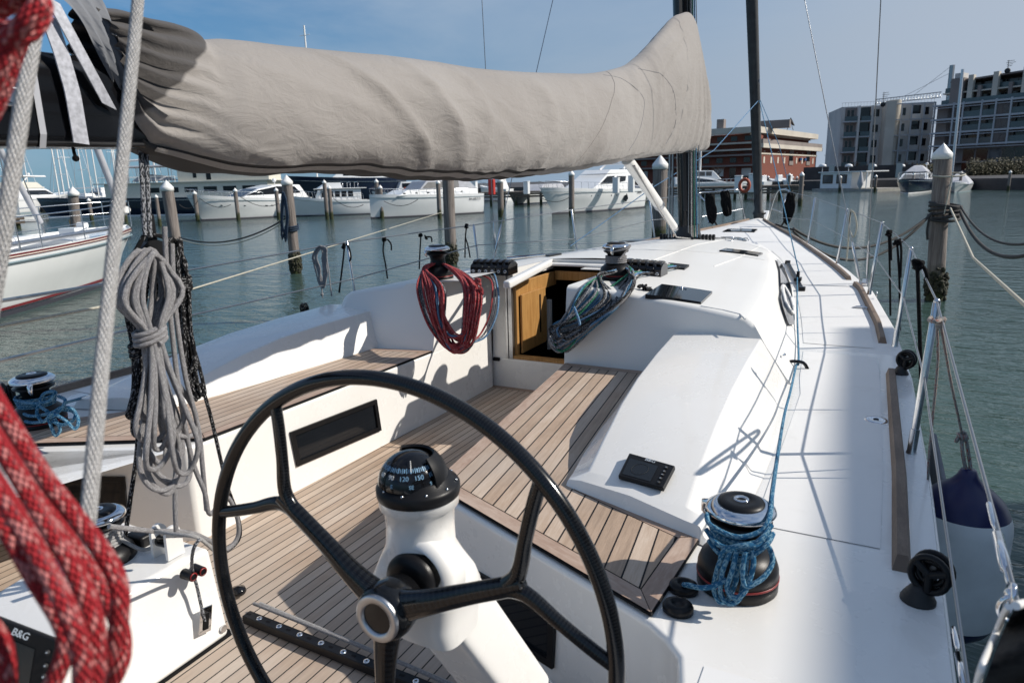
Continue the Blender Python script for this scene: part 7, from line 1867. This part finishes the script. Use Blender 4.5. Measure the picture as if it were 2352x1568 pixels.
mb = MB(); b_ = ground(1808,135); zz_ = zat(1808,300,b_); mb.tube([V3((b_.x-.6,b_.y,zz_)),V3((b_.x,b_.y,zz_+1.6)),V3((b_.x+.6,b_.y,zz_))], .06, 5); mb.lathe([(0,0),(.6,.1),(.9,.45)], V3((b_.x,b_.y,zz_+1.4)), n=12, xf=Matrix.Rotation(1.1,3,'Y')); build('satellite_dish', mb, m['rubber'], bk)

# pale apartment block
A1, A2 = ground(1922,150), ground(2128,146)
ap = thing('apartment_block', 'pale grey five storey apartment block with balconies on the right bank', 'building', A1.to_tuple())
zr1 = zat(1922,247,A1); w1, a, b, d, nr = bblock(ap, 'wall', A1, A2, 14, 1.2, zr1, 'plaster'); Lf = (b-a).length; fh = (zr1-1.2-2.2)/4
fu = lambda u: Lf*(u-1922)/(2128-1922)
lev = [zr1-fh*k for k in range(5)]
for k in range(5):
    z1_ = lev[k]; z0_ = z1_-fh
    for (u0,u1) in ((1933,1946),(1952,1966)) if k < 4 else ():
        pass
    o_ = onwall(ap, 'loggia', a, d, nr, fu(1930), fu(1957), z0_+.25, z1_-.25, 'plasterdark', .01, .02); onwall(ap, 'door_opening', a, d, nr, fu(1935), fu(1941), z0_+.3, z1_-.7, 'windowdark', .035, .02); onwall(ap, 'door_opening', a, d, nr, fu(1944), fu(1950), z0_+.3, z1_-.7, 'windowdark', .035, .02)
    onwall(ap, 'loggia', a, d, nr, fu(1965), fu(1988), z0_+.25, z1_-.25, 'windowdark', .01, .02)
    onwall(ap, 'window', a, d, nr, fu(1996), fu(2008), z0_+.9, z1_-.75, 'windowdark', .01, .04)
    if k < 4:
        onwall(ap, 'balcony', a, d, nr, fu(1926), fu(1960), z0_-.12, z0_+.12, 'slab', 0, 1.2); onwall(ap, 'balcony', a, d, nr, fu(1964), fu(1990), z0_-.12, z0_+.12, 'slab', 0, .9)
    onwall(ap, 'railing', a, d, nr, fu(1928), fu(1958), z0_+.15, z0_+1.05, 'railglass', 1.15, .03); onwall(ap, 'railing', a, d, nr, fu(1966), fu(1988), z0_+.15, z0_+1.05, 'railglass', .85, .03)
onwall(ap, 'fin_wall', a, d, nr, fu(1957), fu(1962), 1.2, zr1, 'plaster', 0, 1.3); onwall(ap, 'fin_wall', a, d, nr, fu(1988), fu(1993), 1.2, zr1, 'plaster', 0, .8)
st_ = onwall(ap, 'stair_tower', a, d, nr, fu(2014), fu(2035), 1.2, zr1+.5, 'plasterwarm', 0, 3.5)
for k in range(5):
    z1_ = lev[k]; z0_ = z1_-fh
    onwall(ap, 'window', a, d, nr, fu(2057), fu(2067), z0_+.9, z1_-.75, 'windowdark', .01, .04); onwall(ap, 'window', a, d, nr, fu(2108), fu(2118), z0_+.9, z1_-.75, 'windowdark', .01, .04)
    onwall(ap, 'loggia', a, d, nr, fu(2078), fu(2100), z0_+.25, z1_-.3, 'windowdark', .01, .02); onwall(ap, 'railing', a, d, nr, fu(2077), fu(2101), z0_+.15, z0_+1.1, 'plaster', .5, .03)
    onwall(ap, 'frame_beam', a, d, nr, fu(2038), fu(2127), z1_-.15, z1_+.1, 'slab', 1.2, .25)
for u in (2038,2054,2076,2103,2126): onwall(ap, 'frame_post', a, d, nr, fu(u)-.15, fu(u)+.15, 1.2, zr1, 'slab', 1.2, .25)
mb = MB(); p = a+d*fu(2042)-nr*.0; mb.tube([V3((p.x,p.y,1.2)), V3((p.x,p.y,zat(2042,229,A1)))], 1.15, 16); build('round_tower', mb, m['plasterwarm'], ap)
mb = MB(); top_ = zr1+.85
for k in range(30): p = a+d*(Lf*(k/29)); mb.tube([V3((p.x,p.y,zr1)),V3((p.x,p.y,top_))], .03, 4)
mb.tube([V3((a.x,a.y,top_)),V3((b.x,b.y,top_))], .035, 4); build('roof_railing', mb, m['slab'], ap)
def antenna(u, v0, v1, dd, par, name='antenna'):
    g_ = ground(u, dd); z0_ = zat(u,v0,g_); z1_ = zat(u,v1,g_); mb = MB(); mb.tube([V3((g_.x,g_.y,z0_)),V3((g_.x,g_.y,z1_))], .06, 5)
    for k, w_ in enumerate((.9,1.1,.7,.6)): z_ = lerp(z1_,z0_,.06+.13*k); mb.tube([V3((g_.x-w_*.3,g_.y,z_)),V3((g_.x+w_,g_.y,z_+.05))], .04, 4)
    mb.ball(V3((g_.x,g_.y,z0_+.5)), .5, 6, sc_=(1,.3,1)); build(name, mb, m['rubber'], par)
antenna(2013,247,213,146,ap)
# terraced dark apartment building
B1 = ground(2137,141); B2 = ground(2352,128); dB = (B2-B1); B3 = B2+dB*.35
tb_ = thing('apartment_building', 'large terraced apartment building with tall fins and glass balconies at the right edge', 'building', B1.to_tuple())
zB = [zat(2137,v,B1) for v in (247,279,309,338,372)]
w1, a, b, d, nr = bblock(tb_, 'wall', B1, B3, 16, 1.2, zB[0], 'plasterdark'); Lf = (b-a).length; L1 = dB.length
def fB(u):   # distance along the facade of picture column u
    r = FW + (u-1176)/FOC*RT; den = r.x*d.y-r.y*d.x; o_ = a-CAM; return -(o_.x*r.y-o_.y*r.x)/( d.x*r.y-d.y*r.x) if abs(d.x*r.y-d.y*r.x) > 1e-9 else 0
cols_ = [2137,2157,2196,2226,2258,2306,2328,2356,2400,2440]
for k in range(4):
    z1_, z0_ = zB[k], zB[k+1]
    onwall(tb_, 'floor_slab', a, d, nr, -.3, Lf, z1_-.12, z1_+.22, 'slab', 0, 1.8)
    onwall(tb_, 'floor_slab', a, d, nr, -.3, Lf, z1_-.55, z1_-.42, 'slab', 1.5, .25)
    if k < 3:
        for i in range(len(cols_)-1):
            s0, s1 = fB(cols_[i])+.2, fB(cols_[i+1])-.2
            onwall(tb_, 'window', a, d, nr, s0+.2, lerp(s0,s1,.85), z0_+.3, z1_-.5, 'windowdark', .02, .03)
            if i not in (0,3,6): onwall(tb_, 'glass_railing', a, d, nr, s0, s1, z0_+.25, z0_+1.3, 'railglass', 1.6, .04)
            else:
                for j in range(9): zz_ = lerp(z0_+.35, z1_-.7, j/8); onwall(tb_, 'louvre', a, d, nr, s0, s1, zz_, zz_+.1, 'plasterdark', 1.5, .08)
for u in cols_[:-1]: s0 = fB(u); onwall(tb_, 'post', a, d, nr, s0-.13, s0+.13, zB[3]-.2, zB[0]+.4, 'slab', 1.55, .3)
for i in range(8): s0 = fB(2160+i*28); onwall(tb_, 'window', a, d, nr, s0, s0+2.0, 2.2, zB[3]-.8, 'curtain' if i % 3 == 2 else 'windowdark', .02, .03)
onwall(tb_, 'floor_slab', a, d, nr, -.3, Lf, 3.6, 3.9, 'plasterdark', 0, 1.5)
# set back upper storeys under a sloping roof
au = a+nr*3; zt0, zt1 = zat(2160,189,B1), zat(2352,163,B2)
w3, a3_, b3_, d3, n3 = bblock(tb_, 'upper_wall', au+d*1.5, b+nr*3, 10, zB[0], zt0-.6, 'plasterdark')
mb = MB(); q = [au+d*1.5-nr*2.2, b-nr*2+nr*3, b+nr*12, au+d*1.5+nr*9]; zz_ = [zt0-.1, zt0+1.6, zt0+1.6, zt0-.1]; zz_ = [zt0-.3,zt0+.5,zt0+.5,zt0-.3]
mb.add([V3((p.x,p.y,z)) for p, z in zip(q,zz_)]+[V3((p.x,p.y,z+.3)) for p, z in zip(q,zz_)], [(0,1,2,3),(4,5,6,7)]+[(i,(i+1)%4,4+(i+1)%4,4+i) for i in range(4)]); build('roof', mb, m['plasterdark'], tb_)
hU = (zt0-zB[0])/2
for k in range(2):
    onwall(tb_, 'glass_railing', a, d, nr, .5, Lf, zB[0]+hU*k+.2, zB[0]+hU*k+1.15, 'railglass', -.2-1.2*k, .04); onwall(tb_, 'floor_slab', a, d, nr, .5, Lf, zB[0]+hU*k-.1, zB[0]+hU*k+.15, 'plasterwarm', -3, 2.6)
    for i in range(8): s0 = fB(2168+i*26); onwall(tb_, 'window', a, d, nr, s0, s0+1.9, zB[0]+hU*k+.3, zB[0]+hU*(k+1)-.6, 'windowdark', -2.95, .04)
for u, v in ((2157,178),(2209,171),(2271,161),(2342,151),(2420,140)):
    s0 = fB(u); p = a+d*s0; zt_ = zat(u, v, p); onwall(tb_, 'fin', a, d, nr, s0-.45, s0+.45, zB[0], zt_, 'plasterwarm', -1.2, 1.0)
for u in (2177,2242,2318): s0 = fB(u); onwall(tb_, 'fin', a, d, nr, s0-.3, s0+.3, zB[0], zB[0]+hU*1.4, 'plasterdark', -1.0, .8)
s0 = fB(2117); s1 = fB(2143); zt_ = zat(2130,187,B1); onwall(tb_, 'service_tower', a, d, nr, s0, s1, 1.2, zt_, 'plasterdark', -3, 3.0); onwall(tb_, 'service_tower_top', a, d, nr, s0+.4, s1-.3, zt_, zt_+.95, 'plaster', -2.6, 2.2)
antenna(2283,172,142,132,tb_)
# dark quay wall with domed lamps, hedge, shed
a, b = ground(1846,112), ground(2126,108); wl = thing('quay_wall', 'long dark fence wall along the far quay behind the houseboat', 'wall', a.to_tuple())
bblock(wl, 'panel', a, b, .4, 1.25, zat(1900,383,a), 'darkwall')
for u in (1888,1948,2003,2068): 
    g_ = ground(u, 107); z_ = zat(u,383,g_); mb = MB(); mb.tube([V3((g_.x,g_.y,1.25)),V3((g_.x,g_.y,z_))], .06, 6); mb.lathe([(.45,-.05),(.62,0),(.5,.28),(.2,.42),(0,.45)], V3((g_.x,g_.y,z_)), n=14); o = build('quay_lamp', mb, m['boatwhite'], None); tag(o, 'white domed lamp standing before the dark quay wall, %s' % {1888:'leftmost',1948:'above the houseboat',2003:'right of the houseboat',2068:'left of the dark hulled cruiser'}[u], 'lamp', 'domed lamps on the quay')
for u0, u1, lab in ((1903,1915,'grey notice panel on the dark quay wall'),(1993,2006,'pale information board on the quay right of the houseboat'),(2057,2071,'pale information board left of the dark hulled cruiser')):
    g0, g1 = ground(u0,106), ground(u1,106); mb = MB(); mb.beam(V3((g0.x,g0.y,2.4)), V3((g1.x,g1.y,2.4)), .1, 2.2); o = build('notice_board', mb, m['greyblue'], None); tag(o, lab, 'board')
a, b = ground(1832,100), ground(2420,97)
# leaves: hedge and low bushes
def leafcloud(name, label, boxes, n, size, mat='leaf', cat='hedge', seed=3):
    rl = random.Random(seed); mb = MB()
    for (c, ex) in boxes:
        for _ in range(n):
            p = V3(c)+V3((rl.uniform(-1,1)*ex[0], rl.uniform(-1,1)*ex[1], rl.uniform(-1,1)*ex[2])); r = rl.random
            u = V3((rl.gauss(0,1),rl.gauss(0,1),rl.gauss(0,1))).normalized()*size*rl.uniform(.6,1.3); v = u.orthogonal().normalized()*size*rl.uniform(.4,1)
            mb.add([p-u, p+v, p+u, p-v], [(0,1,2,3)])
    o = build(name, mb, m[mat], None, recalc=False); tag(o, label, cat); return o
bx = []
for k in range(24):
    g_ = ground(2228+k*9, 112); bx.append(((g_.x,g_.y,1.25+1.1+.25*sin(k*1.7)), (.7,1.0,1.25+.25*sin(k*1.7))))
leafcloud('hedge', 'brownish green hedge along the far quay at the right edge', bx, 260, .14)
mb = MB(); ga, gb = ground(2222,114), ground(2450,112); mb.beam(V3((ga.x,ga.y,2.2)), V3((gb.x,gb.y,2.2)), 1.0, 1.9)
o = build('hedge_core', mb, m['bark'], bpy.data.objects['hedge'])
bx = []
for k in range(7): g_ = ground(2116+k*9, 104); bx.append(((g_.x,g_.y,1.25+.9), (.8,.8,1.1)))
leafcloud('shrub', 'dark green shrubs on the quay behind the thick right post', bx, 220, .14, cat='shrub', seed=5)
# bare winter trees
def tree(u, d_, vt, label, seed, g='bare winter trees in front of the apartment blocks'):
    rt_ = random.Random(seed); b = ground(u, d_); H = zat(u, vt, b)-b.z; t = thing('bare_tree', label, 'tree', b.to_tuple(), group=g)
    tr = MB(); tr.tube([b, b+V3((.05*H*.2,0,H*.3)), b+V3((0,0,H*.45))], [.14,.10,.08], 7); build('trunk', tr, m['bark'], t)
    tw = MB()
    def grow(p, dr, L_, r, n_):
        q = p+dr*L_; tw.tube([p, p.lerp(q,.5)+V3((rt_.uniform(-.05,.05),rt_.uniform(-.05,.05),0))*L_, q], [r,r*.8,r*.55], 4, caps=False)
        if n_ == 0: return
        for _ in range(rt_.choice((2,3,3))):
            nd = (dr+V3((rt_.gauss(0,.45),rt_.gauss(0,.45),rt_.gauss(.12,.25)))).normalized(); grow(p.lerp(q, rt_.uniform(.55,1)), nd, L_*rt_.uniform(.6,.82), r*.6, n_-1)
    for k in range(5):
        a_ = k*1.26+rt_.random(); grow(b+V3((0,0,H*rt_.uniform(.28,.45))), V3((cos(a_)*.6,sin(a_)*.6,.75)).normalized(), H*.22, .05, 4)
    build('crown', tw, m['twig'], t)
for k, (u, d_, vt, lab) in enumerate(((1960,118,366,'bare bushy tree in front of the left balconies of the pale block'),(1985,120,372,'bare tree left of the stair tower of the pale block'),(2055,120,372,'bare tree in front of the right half of the pale block'),(2090,122,362,'bare tree beside the dark hulled cruiser'),(2137,118,350,'tall bare tree at the joint of the two apartment buildings'),(2232,116,355,'bare tree right of the thick right post'),(1893,160,372,'bare tree between the brick house and the pale block'),(1880,170,376,'low bare tree beside the brick house'),(1650,112,372,'small bare tree in front of the brick house'))):
    tree(u, d_, vt, lab, k+1)
# lamp posts and masts beyond
for u, v0, v1, lab in ((1898,425,327,'thin mast beyond the quay beside the pale block, left of two'),(1912,425,325,'thin mast beyond the quay beside the pale block, right of two'),(1944-14,425,334,'thin mast close to the pale block corner')):
    g_ = ground(u,170); mb = MB(); mb.tube([V3((g_.x,g_.y,1)),V3((g_.x,g_.y,zat(u,v1,g_)))], .12, 5); mb.tube([V3((g_.x-.8,g_.y,zat(u,v1+30,g_))),V3((g_.x+.8,g_.y,zat(u,v1+30,g_)))], .05, 4); o = build('mast', mb, m['wire'], None); tag(o, lab, 'mast', 'boat masts beyond the quay')
g_ = ground(2196,60); mb = MB(); g0 = V3((g_.x-.2,g_.y,zat(2190,395,g_))); mb.tube([V3((P(2184,430,d=60).x,g_.y,zat(2184,430,g_))), V3((P(2206,160,d=60).x,g_.y,zat(2206,160,g_)))], .12, 7); o = build('mast', mb, m['alu'], None); tag(o, 'tall aluminium sailboat mast behind the thick right post', 'mast', 'boat masts beyond the quay')
# tower crane jib
ga = ground(1995,230); gb = ground(2125,215); z0_ = zat(1995,241,ga); z1_ = zat(2125,226,gb)
cr = thing('tower_crane', 'tower crane jib showing above the roof of the pale block', 'crane', ga.to_tuple())
A_ = V3((ga.x,ga.y,z0_)); B_ = V3((gb.x+2,gb.y,z1_)); mb = MB(); up2 = V3((0,0,1.5)); n_ = 22
mb.tube([A_,B_], .13, 5); mb.tube([A_+up2,B_+up2], .13, 5)
for k in range(n_): mb.tube([A_.lerp(B_,k/n_), A_.lerp(B_,(k+.5)/n_)+up2, A_.lerp(B_,(k+1)/n_)], .07, 4)
mb.tube([A_.lerp(B_,.45)+up2, B_+V3((2,0,7))], .05, 4); mb.tube([A_.lerp(B_,.6)+up2, B_+V3((2,0,9))], .05, 4); build('jib', mb, m['wire'], cr)
mb = MB(); mb.tube([V3((B_.x+2,B_.y,1)), B_+V3((2,0,9))], .7, 4); build('crane_tower', mb, m['wire'], cr)
# masts of distant boats over the roofline at left
for k, (u, v0, v1, r_) in enumerate(((128,440,225,.07),(205,440,290,.06),(728,402,60,.09),(219,440,285,.06))):
    g_ = ground(u, 75, 1.0); mb = MB(); mb.tube([V3((g_.x,g_.y,1)),V3((g_.x,g_.y,zat(u,v1,g_)))], r_, 6); mb.tube([V3((g_.x-.7,g_.y,zat(u,v1+22,g_))),V3((g_.x+.7,g_.y,zat(u,v1+22,g_)))], .03, 4); o = build('mast', mb, m['white'], None); tag(o, ('thin white mast beside the cream flybridge yacht','white mast left of the white rope','white mast head poking above the sail cover','white mast close right of the one left of the white rope')[k], 'mast', 'white masts of distant boats')
for k, (u, dd, v1, r_) in enumerate(((60,95,330,.07),(140,92,320,.07),(188,99,300,.07),(268,94,330,.07),(355,96,350,.07))):
    g_ = ground(u, dd, 1.0); zt_ = zat(u,v1,g_); mb = MB(); mb.tube([V3((g_.x,g_.y,1)),V3((g_.x,g_.y,zt_))], r_, 6)
    for q in (.45,.7): mb.tube([V3((g_.x-.9,g_.y,lerp(1,zt_,q))),V3((g_.x+.9,g_.y,lerp(1,zt_,q)))], .03, 4)
    mb.tube([V3((g_.x-2.5,g_.y,2.4)),V3((g_.x,g_.y,zt_)),V3((g_.x+2.5,g_.y,2.4))], .025, 4)
    o = build('mast', mb, m['white'], None); tag(o, 'thin white mast of a distant boat in the crowded left background', 'mast', 'masts crowded on the left horizon')
for k, (u0, u1, v, hh, lab) in enumerate(((70,118,474,1.5,'white cruiser squeezed between the boats at the far left'),(196,262,472,1.6,'white cruiser moored behind the slim post left of the white rope'),(330,392,474,1.5,'white cruiser half hidden behind the hanging lines'),(560,640,474,1.4,'white cruiser far behind the sleek motor yacht'),(1000,1062,466,1.5,'white cruiser far behind the canvas topped cruiser'),(1110,1170,462,1.4,'white cruiser lying behind the timber pier'))):
    t, L_, sec = boat('motor_boat', lab, G(u0,v), G(u1,v-1), hh, 3.0, 'motor boat', bootm='navy')
    c1, hw = cab(t, 'wheelhouse', [(L_*.22,hh),(L_*.05,hh+.9),(-L_*.3,hh+.95),(-L_*.38,hh)], 2.4, 'boatwhite', 2.0); win(t, [[(L_*.14,hh+.25),(L_*.03,hh+.75),(-L_*.26,hh+.75),(-L_*.3,hh+.25)]], hw, c1); deckrail(t, sec, .3, .97, .55, 8, .02)
    cab(t, 'flybridge', [(0,hh+.95),(-L_*.08,hh+1.5),(-L_*.3,hh+1.5),(-L_*.3,hh+.95)], 1.9, 'boatwhite', 1.8, .04); radar(t, -L_*.28, hh+1.5, .3)
